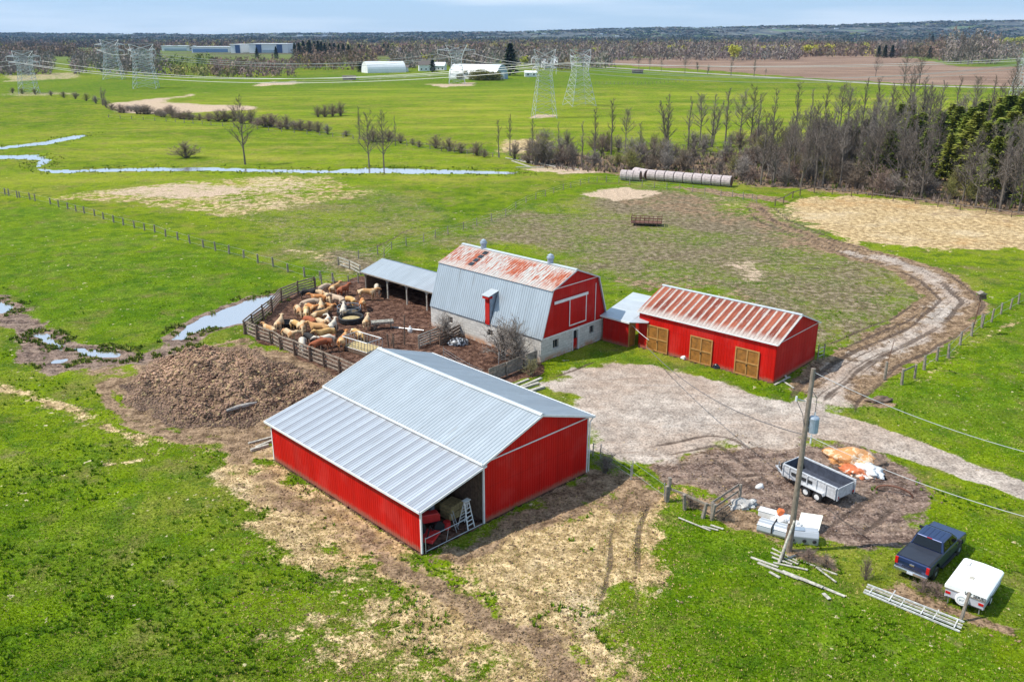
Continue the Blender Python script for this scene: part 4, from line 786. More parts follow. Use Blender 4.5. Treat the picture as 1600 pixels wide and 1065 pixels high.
def cow_mesh(pose):
    V = [(-.15,0,1.02),(-.55,0,1.06),(-.86,0,1.12),(-1.02,0,1.06),(.25,0,1.0),(.58,0,1.05)]; R = [(.27,.33),(.26,.30),(.20,.20),(.08,.11),(.25,.32),(.18,.27)]
    E = [(0,1),(1,2),(2,3),(0,4),(4,5)]
    def chain(st, pts):
        p = st
        for v, r in pts: V.append(v); R.append(r); E.append((p, len(V)-1)); p = len(V)-1
        return p
    hd = {'level': [((.90,0,1.22),(.12,.18)),((1.12,.0,1.36),(.10,.12)),((1.30,0,1.32),(.09,.11)),((1.55,0,1.16),(.075,.085))],
          'up': [((.90,0,1.22),(.13,.20)),((1.10,.02,1.42),(.10,.12)),((1.26,.03,1.40),(.09,.11)),((1.50,.04,1.26),(.075,.085))],
          'graze': [((.90,0,1.0),(.11,.17)),((1.10,.02,.68),(.10,.12)),((1.22,.03,.45),(.09,.11)),((1.34,.04,.20),(.075,.085))],
          'turn': [((.86,.10,1.20),(.11,.17)),((1.02,.32,1.32),(.10,.12)),((1.08,.50,1.28),(.09,.11)),((1.12,.74,1.14),(.075,.085))]}[pose]
    h = chain(5, hd); pole = h-2; px_, py_, pz_ = V[pole]; dv = Vector(V[h])-Vector(V[pole]); sd_ = Vector((-dv.y, dv.x, 0)).normalized() if (dv.x or dv.y) else Vector((0,1,0))
    for s in (1, -1):
        q = Vector(V[pole])-dv*.12+Vector((0,0,.03)); e = [(tuple(q+sd_*s*.17), (.045,.03)), (tuple(q+sd_*s*.27-Vector((0,0,.02))), (.02,.02))]; chain(pole-1 if False else pole, e)
    st = {'level': .05, 'up': 0, 'graze': .12, 'turn': .08}[pose]
    for s, k in ((1, st), (-1, -st)):
        chain(5, [((.55+k*.3, s*.19, .78),(.12,.14)),((.57+k, s*.2, .44),(.065,.07)),((.55+k*1.2, s*.2, .12),(.048,.05)),((.59+k*1.2, s*.2, .02),(.065,.06))])
        chain(2, [((-.80-k*.2, s*.2, .86),(.16,.2)),((-.66-k*.6, s*.22, .62),(.10,.12)),((-.86-k, s*.22, .42),(.058,.06)),((-.80-k, s*.22, .10),(.045,.05)),((-.76-k, s*.22, .02),(.06,.058))])
    chain(3, [((-1.10,0,1.0),(.03,.03)),((-1.14,.02,.62),(.022,.022)),((-1.14,.02,.46),(.045,.045))])
    return skin_mesh('cow', V, E, R)
COWM = {k: cow_mesh(k) for k in ('level', 'up', 'graze', 'turn')}
def hide(name, c, c2=None, th=.5):
    t = NT(name); o = t.obj(); n = t.noise(t.mp(o, (1, 1, 1)), 1.1, 2); f = t.noise(o, 9, 3); col = t.mix(t.mr(f, .3, .7), tuple(v*.82 for v in c), c)
    x, y, z = t.sep(o)[:3]
    if c2: col = t.mix(t.mr(t.ma('ADD', n, t.ma('MULTIPLY', t.rnd(), .12)), th, th+.05), col, c2)
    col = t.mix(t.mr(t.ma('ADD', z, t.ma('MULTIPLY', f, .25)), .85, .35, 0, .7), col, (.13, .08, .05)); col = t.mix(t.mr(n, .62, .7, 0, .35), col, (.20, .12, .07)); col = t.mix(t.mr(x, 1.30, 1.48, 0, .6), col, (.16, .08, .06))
    return t.out(col, .85, 0, f, .2, .01)
H = {'cream': hide('cream_hide', (.58, .41, .24), (.44, .22, .09), .60), 'tan': hide('tan_hide', (.52, .28, .11), (.60, .42, .24), .58), 'orange': hide('orange_hide', (.50, .20, .06), (.62, .38, .18), .56), 'rust': hide('rust_hide', (.32, .085, .03)),
     'white': hide('white_hide', (.62, .54, .43)), 'black': hide('black_hide', (.02, .018, .018)), 'grey': hide('grey_hide', (.50, .37, .26)), 'patch': hide('patched_hide', (.68, .60, .48), (.34, .10, .04), .52), 'gold': hide('golden_hide', (.58, .34, .12), (.62, .46, .27), .57)}
# rump and shoulder seen at (x,y) of the corral close-up, coat, pose, what singles it out
CATTLE = [
 (330,200,470,200,'black','level','black cow standing against the far plank fence'),
 (690,130,590,160,'grey','graze','pale grey cow at the back of the herd'),
 (500,190,590,210,'cream','graze','cream cow in the back row behind an orange one'),
 (720,170,870,100,'tan','level','tan cow at the far right of the back row'),
 (820,190,930,145,'rust','level','orange-brown cow just in front of the tan one in the back row'),
 (640,270,440,265,'orange','level','long orange cow facing left in the second row'),
 (650,240,720,320,'cream','graze','cream cow behind the orange cow facing left'),
 (860,310,770,280,'grey','turn','grey-backed cow left of the round feeder'),
 (868,450,885,350,'white','up','white cow with its forefeet at the round feeder'),
 (1010,320,910,280,'gold','graze','golden cow between the round feeder and the shelter'),
 (1090,215,1230,215,'tan','level','light tan cow standing sideways in front of the shelter'),
 (1115,360,1125,270,'orange','graze','orange cow seen from behind right of the round feeder'),
 (1310,130,1290,220,'white','level','pale cow half in the dark of the cattle shelter'),
 (540,330,390,345,'grey','graze','grey cow facing left toward the plank fence'),
 (610,340,790,370,'orange','level','bright orange cow behind the small black calf'),
 (400,375,540,430,'orange','turn','orange cow in the middle of the huddle'),
 (590,420,585,360,'cream','up','cream cow with raised head in the middle of the huddle'),
 (680,425,620,430,'black','graze','small black calf behind the round feeder'),
 (275,410,340,490,'cream','graze','cream cow standing alone at the left of the herd'),
 (400,430,385,550,'gold','graze','cream and tan cow facing the camera left of the huddle'),
 (490,520,660,480,'tan','level','tan cow lying in the middle of the huddle'),
 (650,600,720,500,'patch','turn','white cow with rusty patches in the middle of the herd'),
 (490,600,420,570,'rust','graze','rust-red cow in the middle of the herd'),
 (520,580,610,610,'cream','level','cream cow right of the rust-red one'),
 (700,660,800,560,'white','up','white cow with raised head below the round feeder'),
 (1155,600,1205,500,'cream','up','cream-tan cow standing apart right of the round feeder'),
 (30,640,70,590,'cream','up','cream cow behind the black stock tank'),
 (225,600,330,640,'gold','graze','golden cow right of the black stock tank'),
 (350,610,330,720,'cream','graze','cream cow facing the near plank fence'),
 (650,680,430,660,'tan','level','long tan cow lying across the front of the herd'),
 (730,710,560,750,'gold','level','golden cow in front of the long tan one'),
 (120,720,260,790,'cream','turn','shaggy cream cow in front of the black stock tank'),
 (390,770,480,810,'black','graze','black cow at the near plank fence'),
 (350,830,340,920,'white','graze','white cow with its head over the near plank fence'),
 (740,790,600,820,'patch','level','white and rust cow near the front of the herd'),
 (690,860,570,880,'rust','graze','rust-red cow nearest the near fence'),
 (840,850,920,760,'orange','up','orange cow beside the rectangular bale feeder'),
 (990,700,1110,750,'gold','graze','golden-cream cow behind the rectangular bale feeder'),
 (-20,690,-70,672,'tan','level','tan cow beside the left end of the near plank fence')]
cp = []
for a, b, c, d, *_ in CATTLE:
    P = Vector(G(430+a/8.195, 430+b/8.195, 1.05)); Q = Vector(G(430+c/8.195, 430+d/8.195, 1.05)); u = (Q-P).normalized(); cp.append([P+u*.85, u])
for _ in range(30):
    for i in range(len(cp)):
        for j in range(i):
            dv = cp[i][0]-cp[j][0]; m_ = 1.05
            if 0 < dv.length < m_: s_ = dv.normalized()*(m_-dv.length)*.3; cp[i][0] += s_; cp[j][0] -= s_
rc = random.Random(3)
for (c, u), row in zip(cp, CATTLE):
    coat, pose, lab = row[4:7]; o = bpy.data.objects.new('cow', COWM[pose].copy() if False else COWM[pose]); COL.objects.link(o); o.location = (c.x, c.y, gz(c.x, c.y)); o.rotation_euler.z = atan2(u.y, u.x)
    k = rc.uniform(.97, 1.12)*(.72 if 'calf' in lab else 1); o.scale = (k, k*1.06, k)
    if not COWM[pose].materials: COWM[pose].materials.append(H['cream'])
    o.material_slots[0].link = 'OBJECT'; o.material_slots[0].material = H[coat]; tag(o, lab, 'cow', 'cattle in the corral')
# ---------------------------------------------------------------- corral furniture
for (a, b), lab in (((546,491),'black round hay feeder with hay inside standing among the cattle'), ((549,503),'second round black feeder ring lying just in front of the first')):
    x, y = G(a, b); f = empty('round_feeder', (x, y, gz(x, y)), 0, lab, 'feeder', 'round black feeders'); r = 1.3
    MB().lathe((0,0,0), [(r, .0), (r+.1, .05), (r+.12, .5), (r+.05, .6), (r-.05, .6), (r-.1, .5), (r-.1, .05)], 28).build('ring', M_BLACK, f); MB().lathe((0,0,0), [(r-.12, .02), (r-.3, .3), (.3, .42)], 20).build('hay', M_HAY if b == 503 else simple('dark_hay', (.12, .09, .05)), f)
    if b == 491:
        for k in range(16): t_ = 2*pi*k/16; MB().tube((cos(t_)*r, sin(t_)*r, .55), (cos(t_)*r*1.02, sin(t_)*r*1.02, .98), .02, n=5).build('bar', M_BLUEGREY, f)
        MB().path([(cos(2*pi*k/24)*r*1.02, sin(2*pi*k/24)*r*1.02, .98) for k in range(25)], .028, 5).build('top_rail', M_BLUEGREY, f)
x, y = G(448, 512); f = empty('stock_tank', (x, y, gz(x, y)), .2, 'black oval stock tank near the left corner of the corral', 'tank'); q = MB(); q.lathe((0,0,0), [(.9, 0), (1.05, .65), (1.0, .66), (.86, .1), (.1, .1)], 24); o = q.build('tub', M_BLACK, f); o.scale = (1.25, .9, 1)
x, y = G(567, 549); f = empty('bale_feeder', (x, y, gz(x, y)), radians(-38), 'rectangular barred bale feeder on skids with yellow hay inside', 'feeder'); q = MB()
Lx, Ly = 1.75, 1.0
for z in (.45, 1.45):
    for p, r_ in (((-Lx,-Ly,z),(Lx,-Ly,z)), ((Lx,-Ly,z),(Lx,Ly,z)), ((Lx,Ly,z),(-Lx,Ly,z)), ((-Lx,Ly,z),(-Lx,-Ly,z))): MB().tube(p, r_, .04, n=6).build('rail', M_STEEL, f)
for k in range(9):
    xx = -Lx+2*Lx*k/8
    for s in (-1, 1): MB().tube((xx, s*Ly, .42), (xx+.12, s*Ly, 1.45), .028, n=5).build('bar', M_STEEL, f)
for k in range(1, 5):
    yy = -Ly+2*Ly*k/5
    for s in (-1, 1): MB().tube((s*Lx, yy, .42), (s*Lx, yy, 1.45), .028, n=5).build('bar', M_STEEL, f)
MB().obb((-Lx-.05,-Ly-.05,.05),(2*Lx+.1,0,0),(0,.06,0),(0,0,.42)).obb((-Lx-.05,Ly,.05),(2*Lx+.1,0,0),(0,.06,0),(0,0,.42)).obb((-Lx-.05,-Ly+.01,.05),(.06,0,0),(0,2*Ly-.01,0),(0,0,.42)).build('side_panel', M_BROWNW, f)
MB().box(-Lx+.05, Lx-.05, -Ly+.05, Ly-.05, .1, .55).build('hay', M_HAY, f, bevel=.1)
x, y = G(598, 514); f = empty('feed_trough', (x, y, gz(x, y)), .25, 'pale metal trough on legs in the middle of the corral', 'trough'); MB().prism([(-.45, .85), (-.3, .55), (.3, .55), (.45, .85), (.4, .87), (.26, .62), (-.26, .62), (-.4, .87)], (-1.2, 0, 0), Y_, Z_, (2.4, 0, 0)).build('pan', M_PALEW, f)
for a in (-.9, .9):
    for b in (-.25, .25): MB().tube((a, b, 0), (a, b*.9, .56), .04).build('leg', M_GREYW, f)
x, y = G(632, 539); f = empty('yard_post', (x, y, gz(x, y)), 0, 'tall thin rusty post standing in the corral', 'post'); MB().tube((0,0,0), (.1,0,3.2), .08, .06, 8).build('shaft', M_BROWNW, f)
x, y = G(641, 520); l_ = MB().lathe((0,0,0), [(.2, 0), (.28, .2), (.25, .45), (.1, .6), (.1, .7)], 14).build('milk_can', M_WHITE); l_.location = (x, y, gz(x, y)); tag(l_, 'small white can on the ground beside the tall rusty post', 'can')
mb = MB(); mb.tube((0,0,.12), (3.6,-1.2,.14), .05); o = mb.build('water_pipe', M_STEEL); x, y = G(612, 513); o.location = (x, y, gz(x, y)); tag(o, 'pale pipe lying on the corral mud right of the trough', 'pipe')
for k, (a, b, hh) in enumerate(((607,541,1.3), (615,545,1.2), (612,538,1.1))):
    x, y = G(a, b); o = MB().tube((0,0,0), (.15*k-.1,.05,hh), .09, .08, 7).build('short_post', M_BROWNW); o.location = (x, y, gz(x, y)); tag(o, ['left', 'right', 'rear'][k]+' one of three short dark posts by the bale feeder', 'post', 'short posts by the bale feeder')
bm = bmesh.new(); bmesh.ops.create_icosphere(bm, subdivisions=3, radius=1)
for v in bm.verts: v.co = Vector((v.co.x*1.15, v.co.y*.8, max(v.co.z, -.2)*.55))*(1+.12*sin(v.co.x*7)*cos(v.co.y*9))
me = bpy.data.meshes.new('tarp'); bm.to_mesh(me); bm.free(); me.polygons.foreach_set('use_smooth', [True]*len(me.polygons))
t_ = NT('black_tarpaulin'); nn = t_.noise(t_.obj(), 4, 4); me.materials.append(t_.out(t_.mix(t_.mr(nn, .52, .6), (.02, .02, .025), (.42, .44, .48)), .3, 0, nn, .8, .08))
o = bpy.data.objects.new('black_tarp', me); COL.objects.link(o); x, y = G(716, 538); o.location = (x, y, gz(x, y)+.1); tag(o, 'black and white tarp bundle lying against the stone wall of the barn', 'tarp')
# loose timber
def timber(name, pieces, label, m, cat='boards', w=.12, h=.05, group=None):
    P0_ = G(*pieces[0][0]); e = empty(name, P0_, 0, label, cat, group)
    for i, (a, b) in enumerate(pieces):
        p, q = G(*a), G(*b); z = .05+.03*(i % 3)
        MB().beam((p[0]-P0_[0], p[1]-P0_[1], z), (q[0]-P0_[0], q[1]-P0_[1], z+.03), w*(.8+.4*((i*7) % 5)/5), h).build('board', m, e)
    return e
timber('plank_pile', [((1206,857),(1250,880)),((1204,864),(1247,883)),((1206,872),(1237,884)),((1250,876),(1308,899)),((1208,880),(1262,892)),((1275,888),(1306,912)),((1243,868),(1231,873))], 'bleached planks strewn in the grass behind the utility pole foot', M_PALEW)
timber('plank_pile', [((1173,871),(1216,887)),((1184,880),(1248,906)),((1222,894),(1285,920)),((1250,903),(1320,933)),((1286,928),(1296,938)),((1202,895),(1218,905))], 'longest line of white planks in the grass nearest the camera', M_PALEW, w=.2)
timber('plank_pile', [((1060,809),(1110,830)),((1097,823),(1122,830)),((1110,822),(1130,829))], 'short white boards in the grass below the split-rail fence', M_PALEW)
timber('log_pile', [((778,612),(826,594)),((790,616),(842,600)),((800,622),(850,606)),((812,606),(846,592)),((770,618),(800,612))], 'pile of pale split boards outside the solid board fence', M_PALEW, 'log pile', w=.28, h=.2)
timber('log_pile', [((388,694),(427,684)),((400,700),(426,690)),((392,705),(420,697))], 'pale logs poking out behind the left corner of the machinery shed', M_PALEW, 'log pile', w=.2, h=.18)
timber('log_pile', [((1224,596),(1240,607)),((1210,602),(1234,590)),((1219,578),(1229,592))], 'few pale boards leaning at the near corner of the red shed', M_PALEW, 'boards', w=.2)
timber('driftwood', [((790,247),(840,258)),((800,252),(830,262)),((812,250),(870,262)),((850,255),(905,266)),((806,262),(850,262))], 'bleached fallen branches at the end of the stream', M_PALEW, 'branches', w=.35, h=.25)
x, y = G(355, 652); o = MB().path([(0,0,.1),(.7,.5,.18),(1.5,.9,.25),(2.1,1.5,.2)], [.12,.2,.19,.08], 7).build('fallen_log', simple('grey_log', (.34,.31,.28), .9, 0, .4, 3)); o.location = (x, y, gz(x, y)); tag(o, 'bleached fallen log at the near edge of the manure heap', 'log')
M_LAD = simple('dull_aluminium', (.52,.52,.50), .6, 0, .35, 4)
for k in range(1):
    e = empty('ladder_stack', G(1352, 927), 0, 'stack of long white aluminium ladder sections lying in the grass at lower right', 'ladder'); p0 = Vector(G(1352, 923)); p1 = Vector(G(1502, 984)); d = (p1-p0); n = Vector((-d.y, d.x)).normalized(); o0 = Vector(G(1352, 927))
    for j, off in enumerate((-.30, -.16, .08, .22)):
        a = p0+n*off-o0; b = p1+n*(off+.1*(j % 2))-o0; MB().beam((a.x, a.y, .1+.08*j), (b.x, b.y, .1+.08*j), .07, .09).build('side_rail', M_LAD if j != 2 else M_PALEW, e)
    for k2 in range(6):
        c = p0+d*(k2+.4+.25*(k2 % 2))/6-o0; a, b = c-n*.33, c+n*(.28+.3*(k2 % 3 == 1)); MB().beam((a.x, a.y, .2), (b.x, b.y, .42 if k2 % 4 == 1 else .3), .06, .04).build('rung', M_LAD, e)
g_ = G(1042, 782); o = empty('gatepost', g_, 0, 'stout grey gatepost at the end of the tube gates', 'post'); MB().tube((0,0,-.2), (.12,.03,1.75), .16, .14, 9).build('shaft', M_GREYW, o)
g_ = G(1500, 972); o = empty('leaning_post', g_, 0, 'weathered post standing behind the camper spare wheel', 'post'); MB().tube((0,0,-.1), (.35,.25,1.75), .10, .08, 7).build('shaft', M_GREYW, o)
# more things stored in the bay
for k, (x, y, w_, h_, m_, lab) in enumerate(((1.0,3.6,.5,.9,M_BLACK,'dark oil drum at the back left of the shed bay'),(3.2,3.1,.45,.85,M_BLUEGREY,'blue-grey drum beside the straw bales in the shed bay'),(3.0,1.2,.4,.5,M_TRED,'red fuel can-like drum beside the step ladder'))):
    p = in_shed(x, y); e = empty('drum', p, 0, lab, 'drum'); MB().lathe((0,0,0), [(w_*.6,0),(w_*.62,.03),(w_*.6,h_*.5),(w_*.63,h_*.52),(w_*.6,h_),(w_*.55,h_+.01)], 16).build('barrel', m_, e)
p = in_shed(3.3, .5); e = empty('hand_truck', p, TH1+.6, 'grey upright frame leaning behind the step ladder', 'hand truck'); MB().tube((-.2,0,0),(-.2,.35,1.3),.025).build('upright', M_STEEL, e); MB().tube((.2,0,0),(.2,.35,1.3),.025).build('upright', M_STEEL, e)
for z in (.3,.7,1.1): MB().tube((-.2,z*.27,z),(.2,z*.27,z),.02).build('bar', M_STEEL, e)
# ---------------------------------------------------------------- utility pole and its wires
M_POLE = simple('weathered_pole', (.22, .175, .135), .85, 0, .3, 3); M_CABLE = simple('cable', (.50, .50, .50), .6, .2, .1); M_DCABLE = simple('dark_cable', (.12, .11, .11), .7, 0, .1)
pb = G(1232, 862); up = empty('utility_pole', pb, 0, 'leaning weathered utility pole with a grey transformer beside the junk pile', 'utility pole')
MB().tube((0,0,-.3), (.25,.2,12.0), .19, .13, 12).build('pole', M_POLE, up)
tz = 8.55; tf = MB().lathe((.62,.1,tz-.5), [(.05, -.04), (.28, 0), (.29, .9), (.24, .98), (.1, 1.02)], 18).build('transformer', M_BLUEGREY, up)
MB().tube((.62,.1,tz+.5), (.62,.1,tz+.78), .045).build('bushing', M_WHITE, tf); MB().tube((.15,.1,tz+.25), (.5,.1,tz+.25), .05).tube((.15,.1,tz-.2), (.5,.1,tz-.2), .05).build('bracket', M_STEEL, up)
MB().tube((.5,-.05,tz-1.15), (.5,-.05,tz-.6), .05).build('cutout', M_WHITE, up)
MB().tube((0,.15,10.0), (-.55,.15,10.15), .035).build('arm', M_STEEL, up); MB().tube((-.55,.15,10.0), (-.55,.15,10.3), .06).build('insulator', M_WHITE, up)
MB().path([(.35,.1,10.6),(.62,.1,10.2),(.62,.1,tz+.75)], .02, 5).build('drop_wire', M_DCABLE, up)
MB().path([(-.5,.15,10.0),(-.1,.1,9.2),(.1,.05,8.2)], .02, 5).build('drop_wire', M_DCABLE, up)
for k, (a, b, z) in enumerate((((1222,876),(1236,845),2.1), ((1216,880),(1231,850),2.3))):
    p = G(*a); o = empty('prop_post', p, 0, ['darker','paler'][k]+' short timber propped against the utility pole foot', 'post', None); MB().tube((0,0,-.1), (pb[0]-p[0]-.22+.3*k, pb[1]-p[1]-.15, z), .09, .07, 7).build('shaft', M_BROWNW if k == 0 else M_PALEW, o)
def wire(name, p, q, sag, r, m, label, cat='wire', group=None, n=24):
    p, q = Vector(p), Vector(q); pts = []
    for k in range(n+1): t_ = k/n; c = p.lerp(q, t_); c.z -= sag*4*t_*(1-t_); pts.append(c)
    o = MB().path([c-p for c in pts], r, 5).build(name, m); o.location = p; return tag(o, label, cat, group)
def at(px, py, Y):
    v = (532.5-py)/FPX; s = sin(PITCH); c = cos(PITCH); d = Y/(c+v*s); return ((px-800)/FPX*d, Y, CAMH+d*(-s+v*c))
top = (pb[0]+.25, pb[1]+.2, 11.8)
wire('power_cable', top, at(1680, 725, 40), .5, .018, M_CABLE, 'upper pale cable running from the utility pole top to the right edge')
wire('power_cable', (pb[0]+.2, pb[1]+.15, 7.9), at(1700, 832, 36), .5, .018, M_CABLE, 'lower pale cable crossing the drive to the right edge')
wire('power_cable', (pb[0]+.05, pb[1]+.1, 7.9), at(1010, 541, 80), 1.2, .03, M_DCABLE, 'dark cable sagging from the utility pole across the gravel yard to the red shed')
wire('power_cable', at(984, 504, 84.5), at(1014, 531, 82), .1, .03, M_CABLE, 'short pale cable from the link shed eave to the first double door')
# ---------------------------------------------------------------- track-side poles
g_ = G(1518, 523); e = empty('birdhouse_pole', g_, 0, 'thin brown pole with a small striped bird house beside the muddy bend', 'birdhouse'); MB().tube((0,0,0), (.35,.1,4.0), .05, .04, 7).build('pole', M_RUST, e)
MB().box(-.05, .75, -.25, .35, 4.0, 4.25).box(0, .7, -.2, .3, 4.28, 4.5).build('house', M_BROWNW, e); MB().prism([(-.12, 0), (.35, .25), (.82, 0), (.8, -.03), (-.1, -.03)], (0, -.3, 4.55), X, Z_, (0, .7, 0)).build('roof', M_GREYW, e)
g_ = G(1382, 592); e = empty('tall_post', g_, 0, 'grey post with a tall thin rusty rod beside the track fork', 'post'); MB().tube((0,0,0), (0,0,1.7), .14, .13, 8).build('shaft', M_GREYW, e); MB().tube((.05,0,1.5), (.35,0,3.7), .03, .025, 6).build('rod', M_RUST, e)
g_ = G(1280, 590)
e = empty('yard_gate', G(1277, 563), radians(40), 'small pipe gate leaning at the back corner of the red shed', 'gate'); MB().tube((0,0,0),(0,0,1.6),.06).build('upright', M_GREYW, e); MB().tube((1.1,0,0),(1.1,0,1.5),.06).build('upright', M_GREYW, e)
for z in (.4, .8, 1.2): MB().tube((0,0,z),(1.1,0,z),.025).build('rail', M_STEEL, e)
# ---------------------------------------------------------------- dump trailer
M_TRAIL = simple('pale_trailer_paint', (.52, .53, .55), .5, .1, .25, 4); M_TRIN = simple('dark_trailer_bed', (.07, .08, .11), .5, .2, .35, 3)
c1, c2, c3 = Vector(G(1306, 777, .75)), Vector(G(1343, 752, .75)), Vector(G(1229, 741, .75))
hd = (c3-c1).normalized(); th = atan2(hd.y, hd.x)
dtr = empty('dump_trailer', (*(c1), gz(c1.x, c1.y)), th, 'pale grey dump trailer with a dark open bed standing in the mud', 'trailer')
TL, TW = 4.35, 2.05       # x forward from the tail, y: near side 0 -> far side -TW
q = MB(); t4 = .06
q.box(0, TL, -.03, .03, .62, 1.45); q.box(0, TL, -TW-.03, -TW+.03, .62, 1.45); q.box(TL-.06, TL, -TW+.03, -.03, .62, 1.6)
q.box(0, TL, -TW+.03, -.03, .6, .66); q.box(0, .05, -TW+.03, -.03, .66, 1.40); q.build('bed', M_TRAIL, dtr)
MB().box(.06, TL-.07, -TW+.04, -.04, .665, .70).box(.06, TL-.07, -.05, -.035, .70, 1.42).box(.06, TL-.07, -TW+.035, -TW+.05, .70, 1.42).box(TL-.085, TL-.065, -TW+.05, -.05, .7, 1.55).box(.055, .07, -TW+.05, -.05, .7, 1.38).build('bed_lining', M_TRIN, dtr)
q = MB(); q.box(-.04, TL+.02, -.06, .07, 1.45, 1.53); q.box(-.04, TL+.02, -TW-.07, -TW+.06, 1.45, 1.53); build_each(q, 'top_rail', M_TRAIL, dtr)
for x in (0, .75, 1.5, 2.25, 3.0, 3.75, TL-.08):
    MB().box(x, x+.08, .035, .10, .62, 1.45).build('stake', M_TRAIL, dtr); MB().box(x, x+.08, -TW-.10, -TW-.035, .62, 1.45).build('stake', M_TRAIL, dtr)
MB().box(1.9, 3.6, .04, .09, .98, 1.2).build('ramp_slots', M_DARK, dtr)
for x in (1.25, 2.15):
    for y in (.18, -TW-.18):
        w = MB().lathe((x, y-.12, .36), [(.2, 0), (.34, .01), (.37, .05), (.37, .19), (.34, .23), (.2, .24)], 20, (0,1,0)).build('wheel', M_BLACK, dtr); MB().lathe((x, y-.125, .36), [(.06, -.01), (.2, .0), (.2, .25), (.06, .26)], 14, (0,1,0)).build('rim', M_WHITE, w)
for y0 in (.03, -TW-.33): MB().prism([(.75,.62),(.85,.80),(2.55,.80),(2.65,.62),(2.60,.62),(2.51,.76),(.89,.76),(.80,.62)], (0, y0, 0), X, Z_, (0,.3,0)).build('mudguard', M_TRAIL, dtr)
q = MB(); q.beam((TL, -.2, .5), (TL+1.35, -TW/2, .5), .1, .1); q.beam((TL, -TW+.2, .5), (TL+1.35, -TW/2, .5), .1, .1); q.beam((-.0, -.3, .54), (TL, -.3, .54), .1, .1); q.beam((0, -TW+.3, .54), (TL, -TW+.3, .54), .1, .1); build_each(q, 'frame_rail', M_TRAIL, dtr)
MB().box(TL+.15, TL+.75, -TW/2-.3, -TW/2+.3, .56, 1.05).build('pump_box', M_BLACK, dtr, bevel=.03); MB().tube((TL+1.1, -TW/2, 0), (TL+1.1, -TW/2, .9), .05).build('jack', M_STEEL, dtr)
for y in (-.16, -TW+.16): MB().box(-.09, -.045, y-.08, y+.08, .66, .82).build('tail_light', simple('red_lens', (.5,.02,.02), .3), dtr)
q = MB(); q.box(-.10, -.045, -.12, -.02, .55, 1.45); q.box(-.10, -.045, -TW+.02, -TW+.12, .55, 1.45); build_each(q, 'tailgate_post', M_TRAIL, dtr)
# ---------------------------------------------------------------- tarp pile, junk by the pole
def lump(name, px, py, sx_, sy_, sz, m, label, cat, seed, rz=0, amp=.25, zc=0, sub=4):
    bm = bmesh.new(); bmesh.ops.create_icosphere(bm, subdivisions=sub, radius=1)
    from mathutils import noise as mn; foot = 0
    for v in bm.verts:
        n = mn.noise(v.co*1.6+Vector((seed, 0, 0)))+.5*mn.noise(v.co*4+Vector((0, seed, 0)))+.25*mn.noise(v.co*9+Vector((0, seed, 0)))
        c = v.co*(1+amp*n); v.co = Vector((c.x*sx_, c.y*sy_, max(c.z, -.15)*sz))
    me = bpy.data.meshes.new(name); bm.to_mesh(me); bm.free(); me.polygons.foreach_set('use_smooth', [True]*len(me.polygons)); me.materials.append(m)
    o = bpy.data.objects.new(name, me); COL.objects.link(o); x, y = G(px, py); o.location = (x, y, gz(x, y)+zc); o.rotation_euler.z = rz; return tag(o, label, cat)
def tarp_m(name, a, b, th=.6, rough=.45):
    t = NT(name); o = t.obj(); n = t.noise(o, 1.3, 4, .7, .6); f = t.noise(o, 5, 4, .6, 1.2); return t.out(t.mix(t.mr(n, th, th+.08), t.mix(t.mr(f, .3, .7), tuple(v*.8 for v in a), a), b), rough, 0, f, .9, .12)
M_OR = tarp_m('orange_tarpaulin', (.66, .30, .10), (.72, .50, .32), .50); M_OR2 = tarp_m('deep_orange_tarpaulin', (.62, .17, .06), (.72, .60, .50), .52); M_WT = tarp_m('white_tarpaulin', (.75, .75, .76), (.25, .22, .2), .62)
lump('orange_tarp', 1328, 719, 1.9, 1.25, .85, M_OR, 'large pale orange tarp humped over a pile behind the dump trailer', 'tarp', 3.1, -.3, .4)
lump('orange_tarp', 1337, 737, 1.2, .7, .45, M_OR2, 'bright orange tarp spilling out beside the dump trailer', 'tarp', 9.7, -.9, .5)
lump('white_tarp', 1356, 736, .85, 1.1, .45, M_WT, 'white plastic sheet at the end of the orange tarp pile', 'tarp', 5.2, .5, .5)
lump('scrap_pile', 1368, 725, .8, .7, .4, M_BROWNW, 'dark brown scrap heap at the far end of the orange tarp pile', 'scrap heap', 1.2, .5, .5)
M_GALV = roof_metal('white_grey_bundle', (.46, .48, .51), 0, .5)
for (a, b), (w_, d_, h_), rz, lab in (((1200, 806), (.6, .28, .4), -.55, 'small white cabinet at the left end of the junk by the pole'), ((1226, 811), (.35, .22, .2), -.5, 'white box behind the ribbed bundles')):
    o = MB().box(-w_, w_, -d_, d_, 0, h_).box(-w_-.03, w_+.03, -d_-.03, d_+.03, h_+.003, h_+.06).build('cabinet', M_WHITE, None, bevel=.03); x, y = G(a, b); o.location = (x, y, gz(x, y)); o.rotation_euler.z = rz; tag(o, lab, 'cabinet')
o = MB().prism([(-.3, 0), (0, .5), (.3, .42), (.1, -.02)], (0,0,.1), X, Z_, (0, .35, 0)).build('orange_box', simple('orange_plastic', (.80,.17,.04), .5)); x, y = G(1218, 812); o.location = (x, y, .1); tag(o, 'small bright orange box among the white junk by the pole', 'box')
